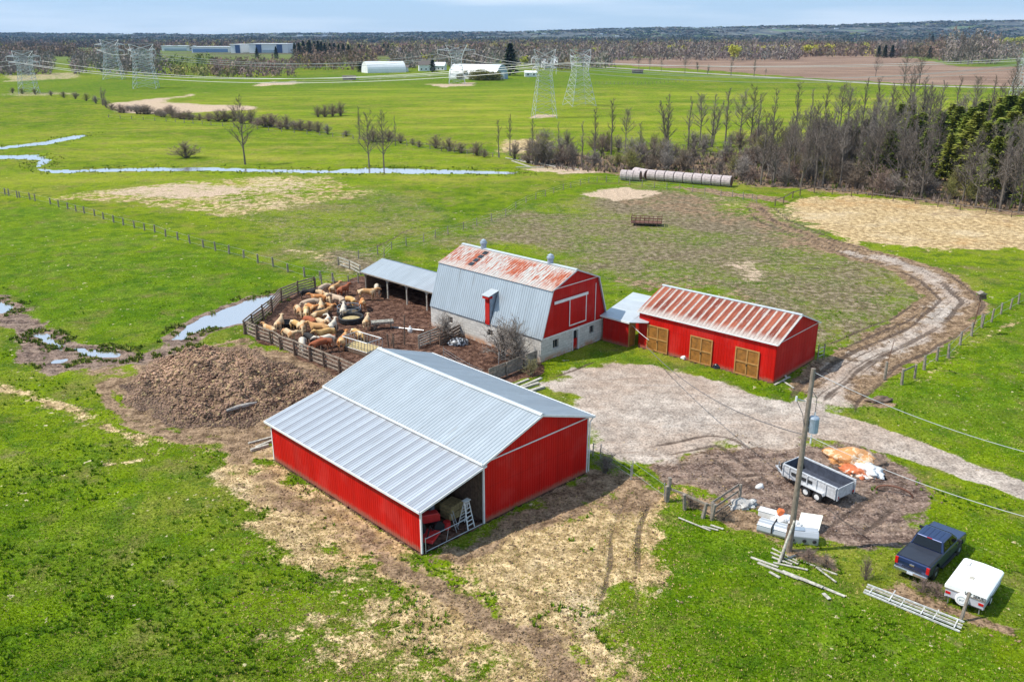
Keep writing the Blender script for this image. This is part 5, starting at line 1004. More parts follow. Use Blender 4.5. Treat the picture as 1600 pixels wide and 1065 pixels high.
for (a, b), lab in (((1208, 832), 'ribbed pale grey steel bundle left of the utility pole'),):
    x, y = G(a, b); e = empty('crate_bundle', (x, y, gz(x, y)), -.55, lab, 'bundle'); q = MB()
    q.prism([(-.5, 0), (-.62, .3), (-.55, .7), (-.3, .95), (.3, .95), (.55, .7), (.62, .3), (.5, 0)], (-1.0, 0, 0), Y_, Z_, (2.0, 0, 0)); q.build('body', M_GALV, e, bevel=.05)
    for k in range(5): t_ = -.5+k*.25; MB().beam((-1.02, t_*1.1, .955-.16*abs(k-2)/2*1.0), (1.02, t_*1.1, .955-.16*abs(k-2)/2), .05, .05).build('rib', M_WHITE, e)
    MB().box(-.03, .05, -.66, .66, .3, 1.0).build('strap', M_DARK, e); e.scale = (.95, .9, .68)
x, y = G(1252, 845); e = empty('barbecue', (x, y, gz(x, y)), -.2, 'pale grey boxy grill with a recessed panel right of the utility pole', 'grill'); MB().prism([(-.42, 0), (-.48, .55), (-.3, .85), (.3, .85), (.46, .55), (.42, 0)], (-.95, 0, 0), Y_, Z_, (1.9, 0, 0)).build('body', M_GALV, e, bevel=.04); MB().box(-.75, .1, -.28, .12, .855, .9).build('panel', M_BLUEGREY, e)
for a in (-.6, .1, .7): MB().lathe((a, -.5, .3), [(.1, -.03), (.13, 0), (.1, .03)], 10, (0,1,0)).build('knob', M_DARK, e)
x, y = G(1262, 825); o = MB().obb((-.6,-.45,.05), (1.35, 0, .15), (0, 1.1, .55), (0, -.03, .06)).build('white_board', simple('cream_board', (.74,.72,.62), .6)); o.location = (x, y, gz(x, y)); o.rotation_euler.z = -.5; tag(o, 'cream sheet of board leaning behind the grey grill', 'board')
lump('white_sheet', 1222, 817, .75, .4, .4, M_WT, 'crumpled white sheeting draped behind the ribbed grey bundle', 'sheet', 12.2, -.4, .55)
lump('white_sheet', 1246, 832, .5, .35, .5, M_WT, 'crumpled sheeting heaped between the pole and the grey grill', 'sheet', 17.2, .4, .55)
lump('scrap_bag', 1240, 822, .5, .4, .45, M_WT, 'crumpled white bag between the pole and the cream board', 'bag', 2.2)
lump('rubble_heap', 1160, 790, .9, .6, .35, tarp_m('pale_rubble', (.42,.40,.38), (.62,.60,.56), .5, .9), 'heap of pale rubble by the end of the split-rail fence', 'rubble', 4.4, .3, .6)
lump('white_rock', 1187, 762, .35, .22, .25, M_WHITE, 'white rock lying in the mud left of the dump trailer', 'rock', 6.4, .3, .3, sub=2)
lump('white_sack', 1071, 560, .42, .3, .4, M_WHITE, 'white sack on the grass left of the middle double door', 'sack', 7.4, .3, .3, sub=3)
lump('black_bag', 1121, 574, .55, .4, .45, simple('black_plastic', (.015,.015,.02), .25), 'shiny black bag on the grass right of the middle double door', 'bag', 8.4, .3, .35, sub=3)
lump('white_tub', 1147, 598-4, .2, .2, .2, M_WHITE, 'tiny white tub by the third double door', 'tub', 1.4, sub=2) if False else None
q = MB(); q.path([(cos(a)*1.2, 0, sin(a)*.55) for a in [pi*k/10 for k in range(11)]], .07, 6); o = q.build('bent_pipe', M_RUST); x, y = G(1397, 770); o.location = (x, y, gz(x, y)-.05); o.rotation_euler.z = radians(-30); tag(o, 'rusty bent hoop sticking out of the mud right of the dump trailer', 'hoop')
lump('earth_pile', 1375, 626, 1.1, .5, .35, M_BROWNW, 'small brown earth pile on the lawn above the drive', 'earth pile', 3.4, .2, .5)
# ---------------------------------------------------------------- pickup truck
def car_paint(name, c):
    t = NT(name); t.b.inputs['Coat Weight'].default_value = .8; t.b.inputs['Coat Roughness'].default_value = .05; n = t.noise(t.obj(), 6, 2); return t.out(t.mix(t.mr(n, .3, .7), c, tuple(v*1.15 for v in c)), .35, .35)
M_TRUCK = car_paint('dark_blue_metallic', (.008, .022, .085)); M_TGLASS = simple('tinted_glass', (.006, .007, .009), .05, 0, .1); M_COVER = simple('bed_cover', (.022, .026, .04), .5, 0, .15); M_CHROME = simple('bright_metal', (.6, .61, .62), .2, .9, .05); M_REDL = simple('red_lens_bright', (.5, .01, .01), .2, 0, .1); M_GREYL = simple('plate', (.55, .58, .62), .4)
r1, r2 = Vector(G(1399, 893, .55)), Vector(G(1466, 911, .55)); wv = (r2-r1).normalized(); hdg = Vector((-wv.y, wv.x)); fr = Vector(G(1503, 856, .4))
w1, w2 = Vector(G(1463, 911)), Vector(G(1503, 869)); hdg = (w2-w1).normalized(); th = atan2(hdg.y, hdg.x); ctr = Vector(G(1423, 894, .6))
trk = empty('pickup_truck', (ctr.x, ctr.y, gz(ctr.x, ctr.y)), th, 'dark blue crew-cab pickup with a covered bed parked on the grass', 'pickup truck')
WD = 1.98; h2 = WD/2
def arch(xc, r, z0, n=9): return [(xc-r*cos(pi*k/n), z0+r*sin(pi*k/n)) for k in range(n+1)]
prof = [(.05, .62)]+[(a, b) for a, b in arch(1.20, .50, .55)]+[(a, b) for a, b in arch(4.82, .50, .55)]+[(5.72, .55), (5.84, .8), (5.82, 1.10), (5.62, 1.25), (4.25, 1.36), (2.1, 1.34), (.06, 1.34), (0, 1.1)]
MB().prism(prof, (0, -h2, 0), X, Z_, (0, WD, 0)).build('body', M_TRUCK, trk, bevel=.07)
q = MB(); B_ = [(1.95, h2-.04, 1.33), (4.45, h2-.04, 1.33)]; T_ = [(2.22, h2-.24, 1.95), (3.72, h2-.24, 1.97)]
P = [(1.95, -h2+.04, 1.32), (4.45, -h2+.04, 1.32), (4.45, h2-.04, 1.32), (1.95, h2-.04, 1.32), (2.25, -h2+.24, 1.95), (3.62, -h2+.24, 1.95), (3.62, h2-.24, 1.95), (2.25, h2-.24, 1.95)]
q.add(P, [(0,3,2,1),(4,5,6,7),(0,1,5,4),(1,2,6,5),(2,3,7,6),(3,0,4,7)]); cab = q.build('cab', M_TRUCK, trk, bevel=.08)
def pane(name, a, b, c, d, u0, u1, v0, v1, push=.012, m=M_TGLASS, par=None):
    a, b, c, d = map(Vector, (a, b, c, d)); f = lambda u, v: a.lerp(b, u).lerp(d.lerp(c, u), v); n = (b-a).cross(d-a).normalized()
    Q = [f(u0, v0), f(u1, v0), f(u1, v1), f(u0, v1)]; Q2 = [p+n*push for p in Q]; P_ = Q+Q2; MB().add(P_, [(0,3,2,1),(4,5,6,7),(0,1,5,4),(1,2,6,5),(2,3,7,6),(3,0,4,7)]).build(name, m, par)
pane('rear_window', P[3], P[0], P[4], P[7], .05, .95, .10, .92, .03, par=trk); pane('windscreen', P[1], P[2], P[6], P[5], .05, .95, .08, .95, .03, par=trk)
for (a, b, c, d), sgn in (((P[0], P[1], P[5], P[4]), 0), ((P[2], P[3], P[7], P[6]), 1)):
    for u0, u1 in ((.08, .46), (.50, .90)):
        if sgn: u0, u1 = 1-u1, 1-u0
        pane('side_window', a, b, c, d, u0, u1, .10, .86, .03, par=trk)
q = MB(); q.box(.12, 1.88, -h2+.12, h2-.12, 1.345, 1.39); q.build('bed_cover', M_COVER, trk, bevel=.015)
q = MB(); q.box(.10, 1.9, -h2+.03, -h2+.115, 1.345, 1.385); q.box(.10, 1.9, h2-.115, h2-.03, 1.345, 1.385); build_each(q, 'bed_rail', M_BLACK, trk)
for y in (-.45, -.15, .15, .45): MB().box(2.45, 3.5, y-.012, y+.012, 1.955, 1.97).build('roof_rib', M_TRUCK, trk)
MB().box(2.2, 2.24, -.14, .14, 1.90, 1.94).build('brake_light', M_REDL, trk)
for s in (-1, 1):
    MB().box(-.03, .10, s*(h2-.10)-.09, s*(h2-.10)+.09, .86, 1.28).build('tail_light', M_REDL, trk, bevel=.02)
    MB().box(5.68, 5.80, s*(h2-.22)-.16, s*(h2-.22)+.16, .95, 1.12).build('headlight', M_WHITE, trk, bevel=.02)
    mr_ = MB().box(4.0, 4.12, s*(h2+.14)-.12, s*(h2+.14)+.12, 1.32, 1.52).build('mirror', M_BLACK, trk, bevel=.03)
    MB().box(2.95, 3.1, s*(h2+.012)-.012, s*(h2+.012)+.012, 1.12, 1.16).build('door_handle', M_BLACK, trk); MB().box(3.92, 4.07, s*(h2+.012)-.012, s*(h2+.012)+.012, 1.12, 1.16).build('door_handle', M_BLACK, trk)
    MB().box(2.0, 4.2, s*(h2-.02)-.1, s*(h2-.02)+.1, .38, .46).build('running_board', M_BLACK, trk)
    for xw in (1.20, 4.82):
        y = s*(h2-.13); w = MB().lathe((xw, y-.14, .42), [(.22, 0), (.38, 0), (.42, .05), (.42, .23), (.38, .28), (.22, .28)], 24, (0,1,0)).build('wheel', M_BLACK, trk); MB().lathe((xw, y-.145, .42), [(.05, .0), (.24, .01), (.24, .28), (.05, .29)], 14, (0,1,0)).build('rim', M_BLUEGREY, w)
MB().box(-.16, .04, -h2+.04, h2-.04, .52, .74).build('rear_bumper', M_CHROME, trk, bevel=.04); MB().box(-.175, -.162, -.17, .17, .55, .70).build('number_plate', M_GREYL, trk)
MB().box(-.018, -.003, -.55, .55, .80, .84).build('tailgate_crease', M_BLACK, trk); MB().box(-.03, -.003, -.13, .13, 1.02, 1.12).build('tailgate_badge', M_CHROME, trk)
MB().box(5.80, 5.9, -h2+.08, h2-.08, .5, .72).build('front_bumper', M_CHROME, trk, bevel=.03); MB().box(5.8, 5.86, -.55, .55, .76, 1.08).build('grille', M_BLACK, trk)
MB().box(.4, 5.3, -h2+.3, h2-.3, .35, .6).build('chassis', M_BLACK, trk)
# ---------------------------------------------------------------- pop-up camper
a1, a2 = Vector(G(1473, 922, .78)), Vector(G(1541, 948, .78)); wv = (a2-a1); WC = 2.1; wv.normalize(); hd = Vector((-wv.y, wv.x)); th = atan2(hd.y, hd.x); ctr = (a1+a2)/2
cmp_ = empty('popup_camper', (ctr.x, ctr.y, gz(ctr.x, ctr.y)), th, 'white-roofed folded camper trailer with spare wheel parked beside the pickup', 'camper'); CLn = 3.35; h2 = WC/2
M_CBODY = simple('camper_grey', (.46, .46, .50), .5, 0, .1); M_CLID = simple('camper_white', (.84, .84, .83), .4, 0, .04, 1.5)
MB().box(0, CLn, -h2+.04, h2-.04, .45, .98).build('body', M_CBODY, cmp_, bevel=.03)
q = MB(); q.prism([(-h2-.02, .985), (-h2-.03, 1.22), (-h2+.1, 1.31), (0, 1.36), (h2-.1, 1.31), (h2+.03, 1.22), (h2+.02, .985)], (-.03, 0, 0), Y_, Z_, (CLn+.06, 0, 0)); lid = q.build('roof_lid', M_CLID, cmp_, bevel=.04)
MB().box(-.045, -.032, -h2, h2, 1.0, 1.05).build('lid_seal', M_GREYW, cmp_)
for s, c in ((-1, 0), (1, 0)):
    MB().box(-.03, -.002, s*(h2-.2)-.13, s*(h2-.2)+.13, .70, .84).build('tail_light', M_REDL, cmp_)
    w = MB().lathe((1.5, s*(h2-.12)-.1, .32), [(.15, 0), (.3, .01), (.32, .05), (.32, .15), (.3, .19), (.15, .2)], 18, (0,1,0)).build('wheel', M_BLACK, cmp_); MB().lathe((1.5, s*(h2-.12)-.105, .32), [(.04, 0), (.17, 0), (.17, .21), (.04, .21)], 12, (0,1,0)).build('rim', M_WHITE, w)
    MB().box(.3, CLn-.3, s*(h2-.005)-.02, s*(h2-.005)+.02, .80, .85).build('side_stripe', M_BLUEGREY, cmp_)
    MB().tube((.15, s*(h2-.25), 0), (.1, s*(h2-.25), .46), .03).build('stabiliser_leg', M_STEEL, cmp_)
sw_ = MB().lathe((-.03, .02, .72), [(.05, .14), (.30, .14), (.36, .08), (.36, 0)], 24, (-1,0,0)); sw_ = MB().lathe((-.005, .08, .70), [(.36, 0), (.36, .13), (.31, .17), (.05, .175)], 26, (-1,0,0)).build('spare_wheel', M_CLID, cmp_)
def text(body, size, loc, rot, m, parent, name='lettering', depth=.006):
    c = bpy.data.curves.new(name, 'FONT'); c.body = body; c.size = size; c.extrude = depth; c.align_x = 'CENTER'; c.align_y = 'CENTER'; c.offset = size*.02
    t_ = bpy.data.objects.new(name, c); COL.objects.link(t_); dg = bpy.context.evaluated_depsgraph_get(); me = bpy.data.meshes.new_from_object(t_.evaluated_get(dg)); bpy.data.objects.remove(t_)
    o = bpy.data.objects.new(name, me); COL.objects.link(o); me.materials.clear(); me.materials.append(m); o.parent = parent; o.location = loc; o.rotation_euler = rot; return o
text('JAY SERIES', .24, (-.043, -.52, 1.135), (pi/2, 0, -pi/2), M_DARK, cmp_)
text('JAY', .16, (-.184, .08, .70), (pi/2, 0, -pi/2), M_BLUEGREY, sw_)
MB().path([(-.19, .08+cos(2*pi*k/20)*.22, .70+sin(2*pi*k/20)*.22) for k in range(21)], .008, 4).build('cover_ring', M_BLUEGREY, sw_)
MB().box(-.015, -.002, -h2+.12, h2-.12, .48, .52).build('rear_bumper', M_BLACK, cmp_)
q = MB(); q.beam((CLn, -.5, .42), (CLn+1.2, 0, .42), .08, .1); q.beam((CLn, .5, .42), (CLn+1.2, 0, .42), .08, .1); build_each(q, 'drawbar', M_BLACK, cmp_); MB().lathe((CLn+.4, 0, .46), [(.17, 0), (.17, .38), (.1, .48)], 14).build('gas_bottle', M_WHITE, cmp_)
MB().box(2.5, 2.95, .55, .85, 1.345, 1.40).build('roof_vent', simple('vent_grey', (.6,.55,.52), .5), cmp_, bevel=.015); MB().box(1.2, 1.5, -.05, .2, 1.356, 1.378).build('roof_patch', M_PALEW, cmp_)
MB().box(.6, 2.4, -h2-.075, -h2-.032, 1.1, 1.16).build('awning_rail', M_BLUEGREY, cmp_)
# ---------------------------------------------------------------- far pasture: bale row and hay rack
M_BALE = simple('grey_brown_net_bale', (.44, .37, .36), .85, 0, .3, 2); M_BEND = simple('rusty_bale_end', (.17, .085, .06), .95, 0, .4, 4)
def bale_row(px0, px1, n, group, who):
    p, q = Vector(G(*px0)), Vector(G(*px1)); d = (q-p)/n; th_ = atan2(d.y, d.x); r = 1.15
    for i in range(n):
        c = p+d*(i+.5); e = empty('round_bale', (c.x, c.y, gz(c.x, c.y)), th_, who[i], 'bale', group); L_ = d.length*.47
        MB().lathe((-L_, 0, r-.06), [(r*.93, 0), (r, .06), (r, 2*L_-.06), (r*.93, 2*L_)], 18, (1,0,0)).build('bale_body', M_BALE, e, smooth=False)
        MB().lathe((-L_-.012, 0, r-.06), [(r*.9, 0), (r*.9, 2*L_+.024)], 18, (1,0,0)).build('bale_face', M_BEND, e)
nth = ['first', 'second', 'third', 'fourth', 'fifth', 'sixth', 'seventh', 'eighth', 'ninth']
bale_row((1012,281), (1143,292), 9, 'round bales in the long back row', [w+' brown round bale from the left in the long back row' for w in nth[:8]]+['last brown round bale, with a dark face, at the right end of the long row'])
bale_row((970,281), (1001,283), 3, 'round bales in the short front row', ['left bale of the short front row beside the field fence', 'middle bale of the short front row beside the field fence', 'front-row bale with a dark rusty face turned to the right'])
bale_row((992,277), (1012,281), 2, 'round bales between the two rows', ['left one of the two bales wedged between the short and the long row', 'right one of the two bales wedged between the short and the long row'])
x, y = G(1010, 352); e = empty('hay_rack', (x, y, gz(x, y)), radians(-10), 'rusty dark red hay rack standing alone in the trampled pasture', 'hay rack'); Lx, Ly = 2.5, 1.1
MB().box(-Lx, Lx, -Ly, Ly, .45, .58).build('deck', M_RUST, e)
for z in (.95, 1.3):
    for p, r_ in (((-Lx,-Ly,z),(Lx,-Ly,z)), ((Lx,-Ly,z),(Lx,Ly,z)), ((Lx,Ly,z),(-Lx,Ly,z)), ((-Lx,Ly,z),(-Lx,-Ly,z))): MB().tube(p, r_, .06, n=5).build('rail', M_RUST, e)
for k in range(8):
    for s in (-1, 1): xx = -Lx+2*Lx*k/7; MB().tube((xx, s*Ly, .55), (xx, s*Ly, 1.3+.4*(k in (0, 7))), .05, n=5).build('stake', M_RUST, e)
for a in (-1.7, 1.7):
    for b in (-.9, .9): MB().box(a-.12, a+.12, b-.1, b+.1, 0, .45).build('skid', M_BROWNW, e)
# ---------------------------------------------------------------- trees
M_BARK = simple('grey_bark', (.15, .125, .10), .9, 0, .3, 2); M_BARKD = simple('dark_bark', (.14, .115, .095), .9, 0, .3, 2)
M_TWIG = leafy('grey_twigs', (.19, .16, .14), (.30, .26, .225), (.16, .125, .10)); M_TWIGP = leafy('purplish_twigs', (.17, .115, .095), (.26, .18, .145), (.20, .16, .11))
M_TWIGD = leafy('dark_twigs', (.095, .078, .066), (.16, .135, .11), (.12, .09, .07)); M_TWIGG = leafy('budding_twigs', (.22, .21, .08), (.31, .30, .08), (.20, .17, .10)); M_NEEDLE = leafy('pine_needles', (.085, .130, .018), (.205, .245, .03), (.26, .26, .045)); M_DNEEDLE = leafy('spruce_needles', (.03, .055, .03), (.06, .09, .035), (.04, .06, .035))
M_YLEAF = leafy('yellow_spring_leaves', (.42, .38, .04), (.55, .50, .08), (.36, .40, .06))
def tri_twig(V, F, p, q, w, R_):
    d = (q-p); s = d.orthogonal().normalized()*w; s = Matrix.Rotation(R_.uniform(0, pi), 3, d.normalized()) @ s if d.length > 1e-6 else s
    n = len(V); V += [p-s, p+s, q]; F.append((n, n+1, n+2))
def bare_tree(seed, h=12, nl=16, spread=.28, first=.3, tw=.03, stems=1, tn=7, up=.75):
    """trunk with limbs (mesh 1) and the fine twig crown (mesh 2)"""
    R_ = random.Random(seed); T = MB(); V = []; F = []
    for st in range(stems):
        a0 = R_.uniform(0, 2*pi); ln = (.0 if stems == 1 else R_.uniform(.06, .2)); base = Vector((cos(a0)*.25*(stems > 1), sin(a0)*.25*(stems > 1), 0)); hh = h*R_.uniform(.8, 1) if stems > 1 else h
        pts = [base+Vector((cos(a0)*ln*hh*t+R_.uniform(-.02, .02)*hh*t, sin(a0)*ln*hh*t+R_.uniform(-.02, .02)*hh*t, hh*t)) for t in [k/8 for k in range(9)]]; r0 = h*.014+.03
        T.path([p-Vector((0,0,.3)) if i == 0 else p for i, p in enumerate(pts)], [r0*(1-.88*k/8) for k in range(9)], 6)
        for i in range(nl):
            t = first+(1-first)*(i+.5)/nl; k = min(7, int(t*8)); b = pts[k].lerp(pts[k+1], t*8-k); a = i*2.4+R_.uniform(-.5, .5)
            L = h*spread*(1.15-.75*(t-first)/(1-first))*R_.uniform(.6, 1.25); el = radians(R_.uniform(25, 60)*up+ (t*20)); dv = Vector((cos(a)*cos(el), sin(a)*cos(el), sin(el)))
            lp = [b]; c = b.copy(); dd = dv.copy()
            for s in range(4): dd = (dd+Vector((R_.uniform(-.25,.25), R_.uniform(-.25,.25), R_.uniform(-.05,.3)))).normalized(); c = c+dd*L/4; lp.append(c.copy())
            lr = r0*(1-t)*.5+.025; T.path(lp, [lr*(1-.75*q/4) for q in range(5)], 4)
            for j in range(tn):
                u = .2+.8*(j+.5)/tn; q = min(3, int(u*4)); p = lp[q].lerp(lp[q+1], u*4-q); a2 = R_.uniform(0, 2*pi); bl = L*R_.uniform(.25, .5)
                e = (dd*.9+Vector((cos(a2), sin(a2), R_.uniform(0, .9)))*.8).normalized(); m_ = p+e*bl; tri_twig(V, F, p, m_, tw*.9, R_)
                for g in range(5):
                    w_ = p.lerp(m_, R_.uniform(.2, 1)); a3 = R_.uniform(0, 2*pi); f = (e+Vector((cos(a3), sin(a3), R_.uniform(-.2, .9)))*.8).normalized(); x_ = w_+f*bl*R_.uniform(.3, .7); tri_twig(V, F, w_, x_, tw*.6, R_)
                    for g2 in range(2): a3 = R_.uniform(0, 2*pi); y_ = w_.lerp(x_, R_.uniform(.3, 1)); tri_twig(V, F, y_, y_+(f+Vector((cos(a3), sin(a3), R_.uniform(-.2, .8)))).normalized()*bl*.3, tw*.45, R_)
    return T, V, F
def mesh_only(name, V, F, m):
    me = bpy.data.meshes.new(name); me.from_pydata(V, [], F); me.materials.append(m); return me
TREES = {}
def proto(kind, name, T, crown, mb, mc, cname='crown'):
    me1 = bpy.data.meshes.new('trunk'); me1.from_pydata(T.v, [], T.f); me1.materials.append(mb); me2 = mesh_only(cname, crown[0], crown[1], mc) if crown else None
    TREES.setdefault(kind, []).append((name, me1, me2, cname))
for s in range(5): T, V, F = bare_tree(s+11, 12, 24, [.18,.26,.21,.30,.16][s], [.25,.4,.3,.35,.2][s], .03, tn=9, up=[1.1,.8,1.2,.7,1.][s], stems=[1,1,2,1,2][s]); proto('bare', 'bare_tree', T, (V, F), M_BARK, M_TWIG)
for s in range(4): T, V, F = bare_tree(s+31, 14, 18, .14, .35, .03, tn=7, up=1.2); proto('slim', 'bare_tree', T, (V, F), M_BARKD, [M_TWIGD, M_TWIG, M_TWIGD, M_TWIG][s])
for s in range(3): T, V, F = bare_tree(s+51, 11, 20, .33, .22, .03, tn=9); proto('wide', 'bare_tree', T, (V, F), M_BARKD, M_TWIGD)
def dome_shrub(seed, h, w, ns_=30, tw=.026):
    R_ = random.Random(seed); T = MB(); V = []; F = []
    for i in range(ns_):
        a = R_.uniform(0, 2*pi); el = radians(R_.uniform(8, 88)); rr = R_.uniform(.75, 1.05); tip = Vector((cos(a)*cos(el)*w*rr, sin(a)*cos(el)*w*rr, h*(.12+.88*sin(el))*rr)); b = Vector((cos(a)*.25*R_.random(), sin(a)*.25*R_.random(), -.05)); mid = b.lerp(tip, .5)+Vector((-cos(a)*w*.12, -sin(a)*w*.12, h*.10)); lp = [b, b.lerp(mid, .55), mid, mid.lerp(tip, .55), tip]; T.path(lp, [.045,.035,.026,.018,.008], 4)
        for j in range(11):
            u = .25+.75*(j+.5)/11; q = min(3, int(u*4)); p = lp[q].lerp(lp[q+1], u*4-q); a2 = R_.uniform(0, 2*pi); e = ((tip-b).normalized()+Vector((cos(a2), sin(a2), R_.uniform(-.5, .8)))*.9).normalized(); bl = h*R_.uniform(.12, .26); m_ = p+e*bl; tri_twig(V, F, p, m_, tw, R_)
            for g in range(6):
                w_ = p.lerp(m_, R_.uniform(.2, 1)); a3 = R_.uniform(0, 2*pi); f = (e+Vector((cos(a3), sin(a3), R_.uniform(-.6, .8)))).normalized(); tri_twig(V, F, w_, w_+f*bl*R_.uniform(.3, .7), tw*.7, R_)
    return T, V, F
for s in range(4):
    T, V, F = dome_shrub(s+71, 4, 2.1); proto('shrub', 'bare_shrub', T, (V, F), M_BARK, [M_TWIG, M_TWIGP, M_TWIG, M_TWIGG][s], 'twigs')
def conifer(seed, h, w, n, c0=.12, droop=-.1, sz=.3, pw=.8):
    R_ = random.Random(seed); T = MB(); T.tube((0,0,-.2), (0,0,h*.97), h*.018, .02, 7); V = []; F = []
    lob = [R_.uniform(.7, 1.25) for _ in range(12)]
    for i in range(n):
        t = R_.random()**.8; z = h*(c0+(1-c0)*t); a = R_.uniform(0, 2*pi); k = int(a/(2*pi)*12); lay = .75+.35*sin(t*38+k); rr = w*(1-t)**pw*lob[k]*(1+.35*sin(z*1.1+k*2.1+seed))*lay*R_.uniform(.25, 1)**.5+.1
        p = Vector((cos(a)*rr, sin(a)*rr, z+droop*rr)); d = Vector((cos(a), sin(a), R_.uniform(-.3, .6))).normalized(); s = d.cross(Vector((R_.uniform(-1,1), R_.uniform(-1,1), 1))).normalized()*sz*R_.uniform(.3, .55); L = sz*R_.uniform(.8, 1.9)
        q = len(V); V += [p-d*L*.4, p+s, p+d*L, p-s]; F.append((q, q+1, q+2, q+3))
    return T, V, F
for s in range(4): T, V, F = conifer(s+5, 10, 2.3, 3400, [.1, .22, .15, .3][s], .05, .33, [.75, .65, .85, .6][s]); proto('pine', 'pine_tree', T, (V, F), M_BARKD, M_NEEDLE)
for s in range(2): T, V, F = conifer(s+25, 15, 3.1, 3000, .05, -.25, .45); proto('spruce', 'spruce_tree', T, (V, F), M_BARKD, M_DNEEDLE)
def leaf_crown(seed, h, w, n, sz, z0=.3):
    R_ = random.Random(seed); T = MB(); T.path([(0,0,-.2),(0,0,h*.4),(.2,0,h*.7)], [.22,.15,.08], 6); V = []; F = []; blobs = [(R_.uniform(-.5,.5)*w, R_.uniform(-.5,.5)*w, R_.uniform(z0+.15, .85)*h, R_.uniform(.28,.5)*w) for _ in range(9)]
    for b in blobs: T.path([(0,0,h*.35), (b[0], b[1], b[2])], [.08,.03], 4)
    for i in range(n):
        b = blobs[i % 9]; d = Vector((R_.gauss(0,1), R_.gauss(0,1), R_.gauss(0,1))).normalized(); p = Vector(b[:3])+d*b[3]*R_.uniform(.5, 1.1); s = Vector((R_.uniform(-1,1), R_.uniform(-1,1), R_.uniform(-1,1)))*sz; u = Vector((R_.uniform(-1,1), R_.uniform(-1,1), R_.uniform(-1,1)))*sz
        q = len(V); V += [p, p+s, p+s+u, p+u]; F.append((q, q+1, q+2, q+3))
    return T, V, F
for s in range(2): T, V, F = leaf_crown(s+3, 8, 4, 1300, .38); proto('yellow', 'budding_tree', T, (V, F), M_BARKD, M_YLEAF)
T, V, F = leaf_crown(9, 5, 4.5, 2200, .3, .0); proto('bush', 'evergreen_bush', T, (V, F), M_BARKD, leafy('dull_evergreen', (.10,.11,.03), (.20,.18,.05)), 'foliage')
rt = random.Random(99)
def plant(kind, px, py, h, label, cat='tree', group=None, base=None, i=None, w=1., world_=None, simple_=False):
    """h metres tall; base proto height"""
    P = TREES[kind]; name, m1, m2, cn = P[(i if i is not None else rt.randrange(len(P))) % len(P)]
    bh = {'bare':12,'slim':14,'wide':11,'shrub':4,'pine':10,'spruce':15,'yellow':8,'bush':5}[kind]; x, y = world_ or G(px, py); k = h/bh
    e = empty(name, (x, y, gz(x, y) if y < 400 else 0), rt.uniform(0, 2*pi), label, cat, group); e.scale = (k*w, k*w, k)
    for nm, me in (('trunk', m1), (cn, m2)):
        if me: c = bpy.data.objects.new(nm, me); COL.objects.link(c); c.parent = e
    return e
# single trees and shrubs of the pasture
plant('wide', 383, 257, 14.5, 'tall lone bare tree with a crooked trunk standing right at the stream bank', i=0)
plant('wide', 577, 262, 12, 'left one of the twin bare trees at the water', i=1); plant('wide', 600, 262, 12, 'right one of the twin bare trees at the water', i=2)
plant('slim', 562, 217, 9.5, 'thin bare tree behind the twin trees by the water', i=0); plant('slim', 618, 228, 8, 'thin pole-like bare tree right of the twin trees', i=1)
plant('shrub', 291, 247, 4.0, 'wide purplish shrub alone in the left meadow', 'shrub', i=1, w=2.2)
for k, (a, b, h) in enumerate(((497,183,4),(508,183,4.3),(520,182,4.6),(532,181,5))): plant('shrub', a, b, h, ['leftmost', 'second', 'third', 'rightmost and tallest'][k]+' shrub of the brown clump in the middle meadow', 'shrub', 'brown shrub clump in the middle meadow', i=1, w=1.3)
hs = [(175,172),(188,176),(200,174),(214,178),(226,178),(244,181),(252,183),(262,178),(270,184),(282,186),(296,187),(312,188),(326,189),(341,190),(352,190),(366,189),(378,193),(392,192),(403,196),(415,199),(424,198),(438,202),(449,202),(461,203),(470,204),(484,205),(497,207),(512,210),(541,213),(584,222),(608,221),(645,227),(655,230),(681,232),(702,236),(745,243),(757,246),(626,224),(720,239)]
hs += [(a_+5, b_+.6) for a_, b_ in hs if 175 < a_ < 480]+[(a_+2, b_-1.0) for a_, b_ in hs if 330 < a_ < 470]
hs = hs[:49]
def lit(a): return 'left' if a < 533 else 'middle' if a < 1066 else 'right'
for k, (a, b) in enumerate(sorted(hs)): plant('shrub', a, b, rt.uniform(1.8, 3.6)*(1.25 if 340 < a < 470 else 1), ORD[k]+' purplish shrub from the left in the hedge line across the pasture', 'shrub', 'hedge shrubs across the pasture', i=rt.choice((0,1,1,1)), w=rt.uniform(1.3, 2.4))
for k, (a, b, h) in enumerate(((20,146,3),(35,147,3),(55,148,3),(80,150,2.5),(100,153,3),(118,155,3.2),(135,158,3.5),(150,162,3.4),(160,165,8),(166,168,3.5))): plant('bare' if h > 5 else 'shrub', a, b, h, ORD[k]+' grey shrub in the far left hedge line' if h < 5 else 'tall bare tree in the far left hedge line', 'shrub' if h < 5 else 'tree', 'far left hedge shrubs' if h < 5 else None, w=1.5)
plant('shrub', 785, 560, 3.6, 'large bare grey bush growing against the barn wall at its right corner', 'shrub', i=0, w=1.25); plant('shrub', 806, 573, 4.4, 'tallest bare bush at the near corner of the barn', 'shrub', i=2, w=.9)
plant('shrub', 697, 532, 2.8, 'bare bush leaning on the stone barn wall near the cattle shelter', 'shrub', i=2, w=1.2); plant('shrub', 830, 588, 1.6, 'low dry bush beside the stone corner of the barn', 'shrub', i=3, w=1.3)
plant('shrub', 945, 738, 1.5, 'grey dry bush at the far right corner of the machinery shed', 'shrub', i=0, w=1.6)
